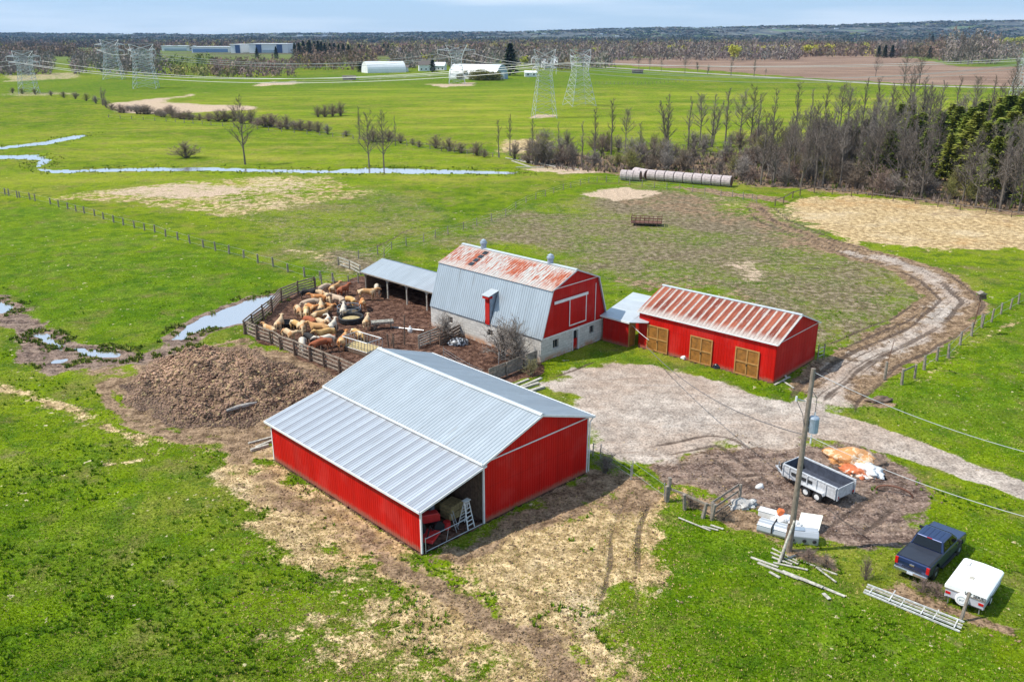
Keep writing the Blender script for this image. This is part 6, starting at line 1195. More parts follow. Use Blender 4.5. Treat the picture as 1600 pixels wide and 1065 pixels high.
for k, (a, b, h, lb) in enumerate(((1078,790,.9,'reddish dead weeds along the split-rail fence, left clump'),(1130,812,.9,'reddish dead weeds beside the fence end'),(1262,876,.8,'dry weeds below the grey grill'),(1290,886,.8,'reddish dry weeds behind the white planks'),(1352,905,1.5,'small bare sapling left of the pickup'),(1440,925,.8,'dry weeds between the pickup and the ladder stack'),(1462,932,.8,'dry weeds left of the camper'),(1452,846,1.2,'dry stalks at the nose of the pickup'))): plant('shrub', a, b, h, lb, 'weeds', i=1, w=1.6 if h < 1 else .6)
# far belt of the hedge along the field fence, tall bare row
row = [(779,246,9,'slim'),(797,244,10,'slim'),(832,247,9.5,'slim'),(872,245,8,'slim'),(909,262,10,'slim'),(929,249,12,'slim'),(955,242,13.5,'slim'),(977,236,10,'bare'),(1000,235,7,'bare'),(1045,236,12,'bare'),(1075,235,11,'slim'),(1093,232,11,'bare'),(1110,230,11.5,'bare'),(1133,225,12,'bare'),(1155,228,11,'bare'),(1172,228,12,'wide'),(1182,232,11,'slim'),(1205,235,13,'slim'),(1240,228,14,'slim'),(1262,225,12,'slim'),(1285,222,13,'slim'),(1310,215,12,'bare'),(1322,214,11,'bare'),(1345,215,14,'slim'),(1365,212,14,'slim'),(1388,208,12,'bare'),(1415,205,15,'wide'),(1420,203,13,'bare'),(1440,205,14,'bare'),(1465,200,12,'bare'),(1490,195,13,'slim'),(1520,192,12,'bare'),(1545,190,13,'slim'),(1575,185,16,'wide'),(1600,190,13,'bare')]
for k, (a, b, h, kd) in enumerate(row): plant(kd, a, b, h*(1.05 if a < 1040 else 1.25), ORD[k]+' tall bare tree from the left in the row edging the thicket', 'tree', 'tall bare trees edging the thicket', w=1.15)
plant('wide', 1412, 134, 22, 'large dark bare tree beside the road crossing the ploughed field', i=0); plant('wide', 1436, 134, 20, 'reddish bare tree leaning beside the road right of the large dark one', i=1)
plant('wide', 1368, 118+2, 15, 'budding yellowish tree at the ploughed field road', i=2)
n_ = -1
for a, b, h in sorted(((1142,119,14),(1178,120,15),(1196,119,5),(1015,110,11),(1070,115,12),(1091,114,9),(998,109,11),(1033,112,9),(1105,116,8),(930,104,9),(945,103,9))): plant('bare', a, b, h, ORD[n_ := n_+1]+' bare roadside tree from the left along the far ploughed field', 'tree', 'roadside trees along the ploughed field', w=1.3)
# undergrowth and wood at the right
def inside(px, py, P): 
    c = False
    for i in range(len(P)):
        (ax, ay), (bx, by) = P[i], P[i-1]
        if (ay > py) != (by > py) and px < (bx-ax)*(py-ay)/(by-ay)+ax: c = not c
    return c
thick = [(800,250),(860,226),(1000,232),(1150,222),(1300,210),(1450,200),(1620,195),(1620,330),(1500,318),(1290,296),(1180,292),(1000,272),(960,264),(840,262)]
n = 0
while n < 215:
    a = rt.uniform(800, 1620); b = rt.uniform(195, 335)
    if not inside(a, b, thick): continue
    h = rt.uniform(3, 5.5) if a > 870 else rt.uniform(3, 5); plant('shrub', a, b, h, 'grey leafless shrub in the thicket behind the round bales', 'shrub', 'thicket shrubs behind the round bales', w=rt.uniform(.9, 1.5)); n += 1
n_ = -1
for a, b, h in ((838,258,6),(848,256,6.5),(856,258,5.5),(895,260,5),(985,266,5),(1000,262,6),(1020,262,6.5),(1040,264,6)): plant('shrub', a, b, h, ORD[n_ := n_+1]+' large bushy shrub from the left along the front of the thicket', 'shrub', 'bushy shrubs at the left end of the thicket', w=1.1)
wood = [(1180,290),(1230,262),(1330,240),(1440,222),(1620,205),(1620,338),(1560,334),(1500,322),(1400,306),(1290,294)]
n = 0
while n < 210:
    a = rt.uniform(1180, 1620); b = rt.uniform(205, 338)
    if not inside(a, b, wood) or (a > 1430 and 232 < b < 318 and rt.random() < .62): continue
    plant(rt.choice(('slim', 'bare', 'slim', 'wide')), a, b, rt.uniform(9, 15), 'bare grey tree inside the right-hand wood', 'tree', 'bare trees in the right-hand wood', w=1.1); n += 1
pin = [(1486,255,9),(1505,270,9.5),(1520,262,10),(1545,270,10),(1560,262,11),(1580,270,11),(1598,268,12),(1565,290,10),(1590,295,10),(1535,290,8.5),(1500,290,8),(1400,240,8),(1412,256,9),(1420,270,8),(1405,262,7),(1345,262,7),(1330,270,6.5),(1350,285,6),(1382,290,7),(1440,285,7),(1612,280,12),(1610,300,10),(1545,315,8),(1460,262,8),(1480,240,8.5),(1600,330,6),(1270,275,4),(1590,240,10),(1570,235,9),(1620,250,11),(1432,246,7),(1385,262,6.5)]
pin += [(1495,285,9),(1512,292,10),(1528,300,9),(1548,300,9.5),(1570,308,9.5),(1585,250,11),(1550,248,10),(1530,240,9),(1508,248,8.5),(1605,262,11),(1475,290,7),(1425,300,6)]
for k, (a, b, h) in enumerate(sorted(pin)): plant('pine', a, b, h*(1.5 if a > 1470 else 1.6), ORD[k]+' olive-green pine from the left in the right-hand wood', 'tree', 'olive-green pines in the right-hand wood', w=rt.uniform(1., 1.35))
# ---------------------------------------------------------------- far buildings and their trees
M_FWHITE = simple('far_white_steel', (.72, .73, .74), .5, 0, .06, .5); M_FBLUE = simple('far_blue_grey_steel', (.30, .38, .46), .5, .2, .1, .5); M_FDARK = simple('far_dark_blue_panel', (.03, .07, .18), .5, 0, .1, .3); M_FROOF = simple('far_brown_roof', (.12, .10, .09), .8)
def quonset(px, py, w, l, h, rz, label, mroof, mend):
    x, y = G(px, py); e = empty('curved_roof_barn', (x, y, 0), rz, label, 'barn'); n = 14; pr = [(w/2*cos(pi*k/n), 1.2+(h-1.2)*sin(pi*k/n)) for k in range(n+1)]
    out = [(w/2, 0)]+pr+[(-w/2, 0)]; MB().prism(out, (0,0,0), X, Z_, (0, l, 0)).build('roof', mroof, e); inn = [(a*.98, b*.98) for a, b in out]
    MB().prism(inn, (0, -.15, 0), X, Z_, (0, .14, 0)).build('end_wall', mend, e); MB().prism(inn, (0, l+.01, 0), X, Z_, (0, .14, 0)).build('end_wall', mend, e); MB().box(-w*.16, w*.16, -.25, -.16, 0, h*.5).build('door', M_FWHITE, e)
    return e
quonset(785, 124, 17, 40, 10, radians(62), 'large far barn with a curved white roof and blue-grey end wall', M_FWHITE, M_FBLUE)
quonset(570, 114, 16, 34, 9, radians(-62), 'smaller far white barn with a curved white roof', M_FWHITE, M_FWHITE)
def house(px, py, w, d, h, rz, label, mw, mr, roof=2.5, name='farmhouse', cat='house', chim=False):
    x, y = G(px, py); e = empty(name, (x, y, 0), rz, label, cat); MB().box(-w/2, w/2, -d/2, d/2, 0, h).build('wall', mw, e)
    MB().prism([(-d/2-.5, h+.01), (0, h+roof), (d/2+.5, h+.01)], (-w/2-.4, 0, 0), Y_, Z_, (w+.8, 0, 0)).build('roof', mr, e)
    for k in range(max(2, int(w/3.5))):
        xx = -w/2+(k+.5)*w/max(2, int(w/3.5)); MB().box(xx-.5, xx+.5, -d/2-.06, -d/2-.01, 1, 2.3).build('window', M_GLASS, e)
    return e
house(665, 111, 12, 9, 5, .2, 'far white farmhouse left of the curved-roof barn', M_FWHITE, M_FROOF, 3.5); house(687, 110, 11, 8, 4, -.2, 'second far white farmhouse beside a dark tree', M_FWHITE, M_FWHITE, 3)
house(630, 112, 9, 7, 3.5, .1, 'small far pale shed between the two white farm buildings', M_FWHITE, M_FROOF, 2); house(829, 120, 9, 5, 3, .1, 'small white shed below the far lattice tower', M_FWHITE, M_FWHITE, 1.5)
house(858, 106, 14, 9, 4, .3, 'far pale barn with a bright roof behind the lattice towers', M_FWHITE, M_FWHITE, 4); house(546, 125, 9, 4, 2.2, .05, 'low dark shelter in the green far field', M_FROOF, M_FROOF, .8, 'field_shelter', 'shelter'); house(996, 115, 9, 4, 2.4, -.1, 'low dark hut at the far road beside the ploughed field', M_FROOF, M_FROOF, 1, 'field_shelter', 'shelter')
house(1568, 85, 42, 14, 7, -.05, 'long cream far building at the right edge beyond the ploughed field', simple('cream_steel', (.62,.60,.50), .6), M_FWHITE, 4, 'long_barn', 'barn'); house(1590, 78, 10, 8, 8, .2, 'tall white far house at the right edge', M_FWHITE, M_FROOF, 4)
house(1250, 84, 14, 9, 4, .2, 'pale far house among yellow trees', M_FWHITE, M_FWHITE, 3); house(1328, 82, 14, 9, 3.5, -.1, 'low pale far house right of the yellow trees', M_FWHITE, M_FROOF, 3)
def warehouse(px0, px1, py, h, d, label, strips):
    p, q = Vector(G(px0, py)), Vector(G(px1, py)); L_ = (q-p).length; e = empty('warehouse', (*p, 0), 0, label, 'warehouse'); MB().box(0, L_, 0, d, 0, h).build('wall', M_FWHITE, e)
    MB().box(-1, L_+1, -1, d+1, h, h+1.2).build('roof_edge', M_FWHITE, e)
    for a, b, m, t_, z0 in strips: MB().box(a*L_, b*L_, -.9, -.1, z0*h, t_*h).build('panel', m, e)
warehouse(390, 450, 84, 15, 60, 'big white far warehouse with dark blue corner panels', [(.18,.32,M_FDARK,.98,0), (.72,.86,M_FDARK,.98,0), (.34,.70,M_FBLUE,.4,.1)]); warehouse(361, 376, 84, 14, 60, 'far white warehouse block with one dark blue tower panel', [(.5,.98,M_FDARK,.98,0)])
warehouse(300, 358, 83, 9.5, 50, 'long low far warehouse with a blue front', [(.03,.97,simple('far_blue_front', (.12,.22,.40), .5),.7,.15)]); warehouse(253, 296, 80, 9, 40, 'pale low far industrial building left of the blue-fronted one', [(.1,.9,M_FBLUE,.5,.1)])
n_ = -1
for a, b, h in ((461,86,17),(468,88,18),(475,87,20),(482,86,18),(485,88,21),(492,86,19),(498,87,20),(503,86,19),(508,87,17),(516,86,17),(523,86,17),(530,88,16),(537,88,17),(545,88,16),(562,84,15),(600,83,15),(607,85,14),(432,90,14),(402,90,13)): plant('spruce', a, b+2, h*1.1, ORD[n_ := n_+1]+' dark spruce in the far spruce belt near the warehouses', 'tree', 'far dark spruces', w=1.3)
plant('spruce', 797, 118, 24, 'large dark spruce right behind the far curved-roof barn', i=0, w=1.7); plant('spruce', 676, 113, 11, 'dark spruce between the two far white houses', w=1.6); plant('spruce', 563, 113, 8, 'dark round spruce at the left end of the smaller curved barn', w=2.)
n_ = -1
for a, b, h in ((728,123,6),(742,125,7),(753,126,7),(764,126,7),(775,126,6),(718,124,4)): plant('bush', a, b, h, ORD[n_ := n_+1]+' dull green evergreen bush in front of the far curved-roof barn', 'bush', 'bushes in front of the far curved-roof barn', w=1.4)
n_ = -1
for a, b, h in ((1040,88,15),(1048,88,16),(1130,90,15),(1160,89,14),(1199,88,15),(1233,88,15),(1258,88,16),(820,106,11),(668,104,12),(470,104,11),(480,100,10),(932,92,15),(1056,88,16),(1068,88,15),(1146,96,19),(1188,89,16),(1210,88,15),(1222,88,16),(1266,87,15),(1275,87,16),(1293,86,17),(1350,84,18),(1592,72,26),(1575,74,24),(1560,76,22),(1120,88,15)): plant('yellow', a, b, h, ORD[n_ := n_+1]+' yellow-green budding tree in the far distance', 'tree', 'far yellow-green budding trees', w=1.2)
n_ = -1
for a, b, h in ((1375,88,20),(1388,88,22),(1400,88,22),(1418,90,20),(1432,88,24),(1448,86,30),(1470,90,27),(1478,92,25),(1500,100,30),(1518,100,32),(1535,98,30),(1550,95,28),(1512,102,26),(1543,99,25)): plant('wide', a, b, h, ORD[n_ := n_+1]+' large bare tree in the grove beyond the ploughed field', 'tree', 'grove of bare trees beyond the ploughed field', w=1.3)
n_ = -1
for a, b, h in ((1372,90,16),(1382,91,17),(1393,91,17),(1455,74,30),(1452,92,16)): plant('spruce', a, b, h, ORD[n_ := n_+1]+' dark evergreen at the near edge of the grove beyond the ploughed field', 'tree', 'dark evergreens in the far grove', w=1.4)
# ---------------------------------------------------------------- far woods as one mass
def belt(name, bands, label, seed):
    """bands: (px0, px1, base row, depth rows, n, height, tint, width)"""
    r = np.random.default_rng(seed); VV = []; CC = []
    for px0, px1, y0, y1, n, h, tint, w in bands:
        px_ = r.uniform(px0, px1, n); py_ = r.uniform(y0, y1, n); k_ = ~((px_ > 245) & (px_ < 462) & (py_ > 80) & (py_-h*1.15*(py_-HORY)/CAMH < 84)); px_, py_ = px_[k_], py_[k_]; gate_ = fbm(px_*.02, py_*.0+3, 3, seed) > .25; px_ = px_[gate_]; py_ = py_[gate_]
        P = np.array([G(a, b) for a, b in zip(px_, py_)]); k = 46; m = len(P); hh = h*r.uniform(.65, 1.2, m)*(.8+.5*fbm(px_*.05, py_, 2, seed+1)); ww = w*r.uniform(.7, 1.3, m)
        th = r.uniform(0, 2*pi, (m, k)); rad = np.sqrt(r.uniform(0, 1, (m, k))); zz = r.uniform(.03, 1, (m, k)); prof = np.sin(np.clip(zz*.85+.12, 0, 1)*pi)**.6
        cx = P[:,0:1]+np.cos(th)*rad*ww[:,None]*prof; cy = P[:,1:2]+np.sin(th)*rad*ww[:,None]*prof; cz = zz*hh[:,None]; c = np.stack([cx, cy, cz], -1).reshape(-1, 3)
        s = (w*.28)*r.uniform(.5, 1.3, (len(c), 1, 1)); off = r.normal(0, 1, (len(c), 3, 3)); off[:,:,2] *= 1.5; VV.append((c[:,None,:]+off*s*.55).reshape(-1, 3))
        t = np.array(tint)[None]*r.uniform(.75, 1.25, (m, 1))*(1+r.normal(0, .06, (m, 3))); t = np.repeat(t, k*3, 0); CC.append(np.concatenate([t, np.ones((len(t), 1))], 1))
    V_ = np.concatenate(VV); C_ = np.concatenate(CC); F_ = np.arange(len(V_)).reshape(-1, 3); t = NT(name+'_crowns'); _, col = t.attr('tint'); m_ = t.out(col, .9, 0, spec=.15)
    V_[:,2] = np.maximum(V_[:,2], -.2); o = np_mesh(name, V_, F_, m_, {'tint': C_}); return tag(o, label, 'woods', kind='stuff')
BR = (.19, .135, .10); GY = (.22, .185, .16); PU = (.24, .165, .14); GN = (.17, .20, .05); DG = (.04, .065, .03); OL = (.24, .22, .08); YE = (.45, .42, .07)
belt('near_far_woods', [(-60, 260, 96, 118, 420, 13, GY, 5), (-60, 230, 92, 97, 200, 13, BR, 5), (250, 620, 96, 110, 420, 13, BR, 5), (330, 460, 104, 122, 130, 9, PU, 4), (270, 380, 112, 122, 50, 6, OL, 4), (590, 960, 88, 108, 520, 14, GY, 5.5),
     (930, 1250, 84, 95, 420, 16, GY, 6), (1060, 1370, 79, 86, 420, 14, BR, 7), (1470, 1640, 84, 98, 130, 17, GY, 6), (870, 910, 104, 112, 25, 9, BR, 4), (240, 330, 96, 106, 60, 10, GN, 5), (1478, 1560, 94, 101, 70, 30, GY, 6), (1440, 1480, 88, 94, 30, 26, BR, 6), (1368, 1412, 86, 90, 26, 20, GY, 6), (1555, 1640, 78, 86, 40, 20, OL, 7), (930, 1370, 86, 90, 26, 13, YE, 4), (440, 700, 98, 106, 16, 9, YE, 4), (170, 260, 96, 110, 30, 12, GN, 5)], 'broad belt of leafless woods beyond the green meadows', 5)
belt('middle_far_woods', [(-80, 1650, 75, 90, 2600, 12, BR, 8), (300, 1650, 75, 88, 800, 11, PU, 8), (250, 900, 76, 88, 400, 12, OL, 8), (-80, 1650, 76, 84, 260, 12, DG, 6), (-80, 1650, 76, 86, 60, 11, YE, 6), (900, 1650, 76, 88, 260, 12, OL, 7)], 'brown leafless woods in the middle distance', 6)
belt('distant_woods', [(-120, 1700, 67.5, 75, 3000, 11, (.15,.12,.10), 12), (100, 1300, 67, 74, 700, 11, OL, 12), (-120, 1700, 66.5, 72, 600, 12, DG, 11)], 'hazy brown and green woods toward the hills', 8)
# ---------------------------------------------------------------- hills on the horizon
def hz(A, B):
    px_ = 800+A/B*FPX/cos(PITCH)*.93; top_ = np.interp(px_, [-200, 0, 200, 500, 800, 850, 1000, 1120, 1250, 1400, 1550, 1800], [54, 52, 53.5, 52, 51, 49, 45, 44, 41.5, 38, 36, 34])
    ridge = (HORY-top_)/FPX*7400*1.06+CAMH; t = sstep(3800, 7400, B); return ridge*(.4*t+.6*t**2)*(.84+.20*fbm(A/1300, B/1300, 4, 61))+fbm(A/350, B/350, 3, 63)*14*t-12*(1-t)-10*t
def hills():
    xs = np.linspace(-7500, 9000, 260); ys = np.concatenate([np.linspace(3600, 9000, 60)]); A, B = np.meshgrid(xs, ys)
    Z = hz(A, B)
    V_ = np.stack([A, B, Z], -1).reshape(-1, 3); r_, c_ = A.shape; i_ = (np.arange(r_-1)[:,None]*c_+np.arange(c_-1)[None]).ravel(); F_ = np.stack([i_, i_+1, i_+c_+1, i_+c_], 1)
    t = NT('wooded_hills'); p = t.pos(); f = t.noise(t.mp(p, (.006, .0012, .02)), 1., 4, .6); g = t.noise(t.mp(p, (.016, .003, .05)), 1., 5, .75); s = t.noise(t.mp(p, (.02, .01, .06)), 1., 3, .7)
    c = t.mix(t.mr(g, .40, .60), (.012, .022, .024), (.11, .11, .09)); c = t.mix(t.mr(f, .57, .62, 0, .8), c, (.10, .16, .05)); c = t.mix(t.mr(f, .40, .34, 0, .6), c, (.20, .16, .12)); c = t.mix(t.mr(s, .66, .70, 0, .8), c, (.6, .6, .62))
    o = np_mesh('hills', V_, F_, t.out(c, .95, 0, g, .8, 8), smooth=True); return tag(o, kind='structure')
hills()
def hill_trees():
    r = np.random.default_rng(77); n = 6500; B = r.uniform(4000, 7600, n); A = (r.uniform(-150, 1750, n)-800)/FPX*B*1.08; k = fbm(A/500, B/900, 4, 65) > .44; A, B = A[k], B[k]; n = len(A); Z = hz(A, B); m = 16
    c = np.stack([A[:,None]+r.normal(0, 22, (n, m)), B[:,None]+r.normal(0, 22, (n, m)), Z[:,None]+r.uniform(1, 8, (n, m))], -1).reshape(-1, 1, 3); off = r.normal(0, 1, (n*m, 3, 3))*np.array([10, 10, 3]); V_ = (c+off).reshape(-1, 3)
    pal = np.array([(.035,.05,.04), (.10,.09,.075), (.05,.075,.04), (.14,.115,.09), (.16,.18,.06)])[r.choice(5, n, p=[.35,.25,.2,.14,.06])]*r.uniform(.7, 1.3, (n, 1)); C_ = np.concatenate([np.repeat(pal, m*3, 0), np.ones((n*m*3, 1))], 1)
    t = NT('hill_tree_cover'); _, cc = t.attr('tint'); o = np_mesh('hillside_woods', V_, np.arange(len(V_)).reshape(-1, 3), t.out(cc, .95, 0, spec=.05), {'tint': C_}); tag(o, 'patchy woods covering the far hillsides', 'woods', kind='stuff')
    q = MB(); k = 0
    for i in range(60):
        b = r.uniform(4300, 6900); a = (r.uniform(300, 1600)-800)/FPX*b*1.08; z = float(hz(np.array([a]), np.array([b]))[0]); w = r.uniform(8, 20); q.box(a-w, a+w, b-6, b+6, z-2, z+r.uniform(5, 9))
    tag(q.build('hillside_houses', M_FWHITE), 'tiny pale houses scattered over the far hillsides', 'houses', kind='stuff')
hill_trees()
belt('hill_woods', [(-100, 1700, 64, 67.5, 1500, 14, (.07,.08,.06), 22), (-100, 1700, 64, 67.5, 700, 12, (.15,.13,.11), 22)], 'blue-grey tree cover at the foot of the horizon hills', 12)
# ---------------------------------------------------------------- lattice towers and conductors
M_TOWER = simple('galvanised_lattice', (.56, .58, .60), .5, .35, .1)
def pylon(px, py, h, wb, ww, wt, arm, rz, label, style=0, r=.11):
    x, y = G(px, py); e = empty('lattice_tower', (x, y, 0), rz, label, 'lattice tower', 'lattice towers of the power line'); zw = h*.62; q = MB()
    def sec(z): return (wb+(ww-wb)*z/zw)/2 if z < zw else (ww+(wt-ww)*(z-zw)/(h*.86-zw))/2
    lv = [0, zw*.2, zw*.4, zw*.58, zw*.74, zw*.88, zw, h*.70, h*.78, h*.86]
    C = [[Vector((sx_*sec(z), sy_*sec(z), z)) for sx_, sy_ in ((-1,-1),(1,-1),(1,1),(-1,1))] for z in lv]
    for i in range(4): q.path([c[i] for c in C], r*1.25, 4)
    q.build('legs', M_TOWER, e); q = MB()
    for a, b in zip(C, C[1:]):
        for i in range(4):
            j = (i+1) % 4; q.tube(a[i], b[j], r*.7, n=4, cap=False); q.tube(a[j], b[i], r*.7, n=4, cap=False); q.tube(b[i], b[j], r*.7, n=4, cap=False)
    q.build('bracing', M_TOWER, e); q = MB(); zt = h*.86; tips = []
    for z, aw in ([(zt, arm), (h*.72, arm*.9)] if style == 0 else [(zt, arm)]):
        for s in (-1, 1):
            t_ = Vector((s*aw/2, 0, z+.3)); tips.append(t_)
            for y_ in (-1, 1): q.tube((s*sec(z), y_*sec(z), z), t_, r*.9, n=4); q.tube((s*sec(z), y_*sec(z), z+h*.05), t_, r*.9, n=4)
            for k in range(1, 5): f = k/5; a = Vector((s*sec(z), -sec(z), z)).lerp(t_, f); b = Vector((s*sec(z), sec(z), z+h*.05)).lerp(t_, f); q.tube(a, b, r*.6, n=4, cap=False)
    q.build('crossarm', M_TOWER, e); q = MB()
    for s in (-1, 1):
        pk = Vector((s*wt*.7, 0, h))
        for i in range(4): q.tube(C[-1][i], pk, r*.8, n=4)
    q.tube((-wt*.7, 0, h), (wt*.7, 0, h), r*.7, n=4); q.build('peak', M_TOWER, e); tips.append(Vector((0, 0, zt-1.5)))
    M = Matrix.Rotation(rz, 3, 'Z'); W = []
    for t_ in tips: MB().tube(t_, t_-Vector((0,0,2.4)), .12, n=6).build('insulator', M_WHITE, e); W.append(M @ (t_-Vector((0,0,2.4)))+Vector((x, y, 0)))
    return W
T1 = pylon(850, 184, 25, 8.6, 5.0, 6, 10, .15, 'nearest lattice tower, standing on a pale base in the yellow-green field', 0, .072)
T2 = pylon(905, 165, 24, 11.5, 5.6, 7, 9, .35, 'wide-legged lattice tower just behind and right of the nearest one', 0, .09)
T3 = pylon(714, 131, 24, 10.5, 6.0, 10, 24, .1, 'lattice tower with a wide crossarm among rubble in front of the far curved-roof barn', 1, .12)
T4 = pylon(229, 138, 25, 13, 9.5, 10, 15, .2, 'stocky lattice tower in the far left green field', 0, .12); T5 = pylon(179, 124, 27, 13, 8, 9, 20, .2, 'lattice tower left of and behind the stocky one', 0, .13); T6 = pylon(46, 146, 22, 8.5, 6, 7.5, 17, .2, 'leftmost lattice tower near the picture edge', 0, .10)
T7 = pylon(1592, 150, 21, 7, 4, 5, 9, .5, 'lattice tower half cut by the right edge of the picture', 0, .09)
def line(A, Bp, idx, r, label, sag=5):
    for k, (i, j) in enumerate(idx): wire('conductor', A[i], Bp[j], sag, r, M_CABLE, ['nearer', 'farther', 'middle'][k]+' '+label, 'power line', 'conductors of the power line', 30)
L_off = [Vector(at(-300, 104+4*k, 500)) for k in range(3)]; R_off = [Vector(at(1900, 70+5*k, 330)) for k in range(3)]
line(T4, T3, [(0,0),(1,1),(4,2)], .10, 'conductor between the stocky left tower and the wide-armed middle tower', 6)
line(T3, T2, [(0,0),(1,1)], .09, 'conductor between the wide-armed tower and the wide-legged tower', 3)
line(T6, T1, [(0,0),(1,1),(4,4)], .10, 'long conductor from the leftmost tower to the nearest tower', 7)
line(T1, T7, [(0,0),(1,1),(4,4)], .085, 'conductor from the nearest tower to the tower at the right edge', 6)
line(T2, R_off, [(0,0),(1,1)], .085, 'conductor running from the wide-legged tower out of the picture to the right', 4)
line(T6, L_off, [(0,0),(1,1)], .10, 'conductor running from the leftmost tower out of the picture', 4); line(T5, T4, [(0,0),(1,1)], .1, 'short conductor between the two neighbouring left towers', 2)
# ---------------------------------------------------------------- ground cover close to the camera
def scatter(n, y0, y1, seed, x0=-60, x1=1660):
    r = np.random.default_rng(seed); a = r.uniform(x0, x1, n); b = r.uniform(y0, y1, n); P = np.array([G(p, q) for p, q in zip(a, b)]); M = masks(P[:,0], P[:,1]); z, wd, hd = height(P[:,0], P[:,1], M); return r, P, M, z, wd, hd
BL = []
for o_, th_, x0, x1, y0, y1 in (((-5.51,46.46), TH1, -.05, 15.3, -.05, 17.7), (OB, TH2, -.1, 10, -.1, 16.2), (OR, TH4, -.1, 8.7, -.1, 15), (P0, TH3, -.2, 5.2, -13.8, .3), ((1.2,81.5), TH2, 5, 10, -3, 6)): BL.append((o_, th_, x0, x1, y0, y1))
def clear(P):
    ok = np.ones(len(P), bool)
    for o_, th_, x0, x1, y0, y1 in BL[:4]:
        dx = P[:,0]-o_[0]; dy = P[:,1]-o_[1]; u = dx*cos(th_)+dy*sin(th_); v = -dx*sin(th_)+dy*cos(th_); ok &= ~((u > x0) & (u < x1) & (v > y0) & (v < y1))
    return ok
def tufts(name, P, z, r, h, w, col, label, k=4, cat='grass'):
    n = len(P); a = r.uniform(0, 2*pi, (n, k)); le = r.uniform(.1, .7, (n, k)); hh = h[:,None]*r.uniform(.6, 1.2, (n, k)); ww = w[:,None]*r.uniform(.7, 1.3, (n, k))
    bx = P[:,0:1]+np.cos(a)*ww*.5; by = P[:,1:2]+np.sin(a)*ww*.5; bz = np.repeat(z[:,None]-.02, k, 1); px_ = -np.sin(a)*ww*.5; py_ = np.cos(a)*ww*.5
    A = np.stack([bx-px_, by-py_, bz], -1); B = np.stack([bx+px_, by+py_, bz], -1); C = np.stack([bx+np.cos(a)*le*hh, by+np.sin(a)*le*hh, bz+hh], -1)
    V_ = np.stack([A, B, C], 2).reshape(-1, 3); F_ = np.arange(len(V_)).reshape(-1, 3); c = np.repeat(col, k*3, 0)*np.repeat(r.uniform(.8, 1.2, (n*k, 1)), 3, 0); C_ = np.concatenate([np.clip(c, 0, 1), np.ones((len(c), 1))], 1)
    t = NT(name+'_blades'); _, cc = t.attr('tint'); o = np_mesh(name, V_, F_, t.out(cc, .9, 0, spec=.05), {'tint': C_}); return tag(o, label, cat, kind='stuff')
r, P, M, z, wd, hd = scatter(230000, 395, 1100, 5)
soil = np.clip(M['dirt']+M['gravel']*1.2+M['manure']*1.3+M['mud']*1.1+M['sand'], 0, 1); nz_ = fbm(P[:,0]*.35, P[:,1]*.35, 3, 77); nb_ = fbm(P[:,0]*.08, P[:,1]*.08, 3, 78)
ok = clear(P) & (wd > .5) & (soil < .45+.2*(nz_-.5)) & (hd > 0) & (r.uniform(0, 1, len(P)) < .35+1.1*nz_)
P, z, nz_, nb_ = P[ok], z[ok], nz_[ok], nb_[ok]; st = M['straw'][ok]; lu = M['lush'][ok]; wo = M['worn'][ok]; n = len(P)
g1 = np.array([.11, .205, .003]); g2 = np.array([.24, .28, .008]); g3 = np.array([.05, .135, .002]); dry = np.array([.46, .37, .13])
mixf = np.clip((nb_-.4)*3, 0, 1)[:,None]; col = g1*(1-mixf)+g2*mixf; col = col*(1-.5*lu[:,None])+g3*.5*lu[:,None]; dead = r.uniform(0, 1, n) < (.14+.75*st+.3*wo); col[dead] = dry*r.uniform(.6, 1.3, (dead.sum(), 1))
tufts('grass', P, z, r, .04+.07*r.uniform(0, 1, n)**2+.03*lu, .035+.05*r.uniform(0, 1, n), col, 'short pasture grass with dead blades in between', 3)
# dark rank clumps
r, P, M, z, wd, hd = scatter(26000, 440, 1100, 15); soil = np.clip(M['dirt']+M['gravel']*1.5+M['manure']*1.5+M['sand'], 0, 1)
cl = fbm(P[:,0]*.22, P[:,1]*.22, 3, 87)+.16*(P[:,0] < 5)*(P[:,1] < 75); ok = clear(P) & (wd > .2) & (hd > 0) & (soil < .5) & ((M['straw'] < .6) | (fbm(P[:,0]*.4, P[:,1]*.4, 2, 93) > .58)) & (cl > .665) & (r.uniform(0, 1, len(P)) < .5); P, z = P[ok], z[ok]; n = len(P); c_ = fbm(P[:,0]*.9, P[:,1]*.9, 2, 88)
col = np.array([.07, .145, .006])+np.outer(r.uniform(0, 1, n), [.09, .11, .006]); tufts('grass_clumps', P, z, r, (.10+.14*r.uniform(0, 1, n)*c_*1.6)*1.25, .07+.06*r.uniform(0, 1, n), col, 'dark rank grass clumps dotted over the pasture', 9)
# rushes on pool and stream banks
r, P, M, z, wd, hd = scatter(60000, 205, 600, 25, -40, 900); ok = ((wd > -.5) & (wd < 1.6+(P[:,1] > 120)*2.0)) & (fbm(P[:,0]*.6, P[:,1]*.6, 2, 89) > .57-.09*(P[:,1] > 120)) & (hd > 0); P, z = P[ok], np.maximum(z[ok], -.1); n = len(P); col = np.array([.06, .12, .010])+np.outer(r.uniform(0, 1, n)**1.5, [.20, .14, .05])
tufts('bank_rushes', P, z, r, .10+.28*r.uniform(0, 1, n)**1.5, .14+.12*r.uniform(0, 1, n), col, 'green and tan tufts along the stream and pool banks', 7)
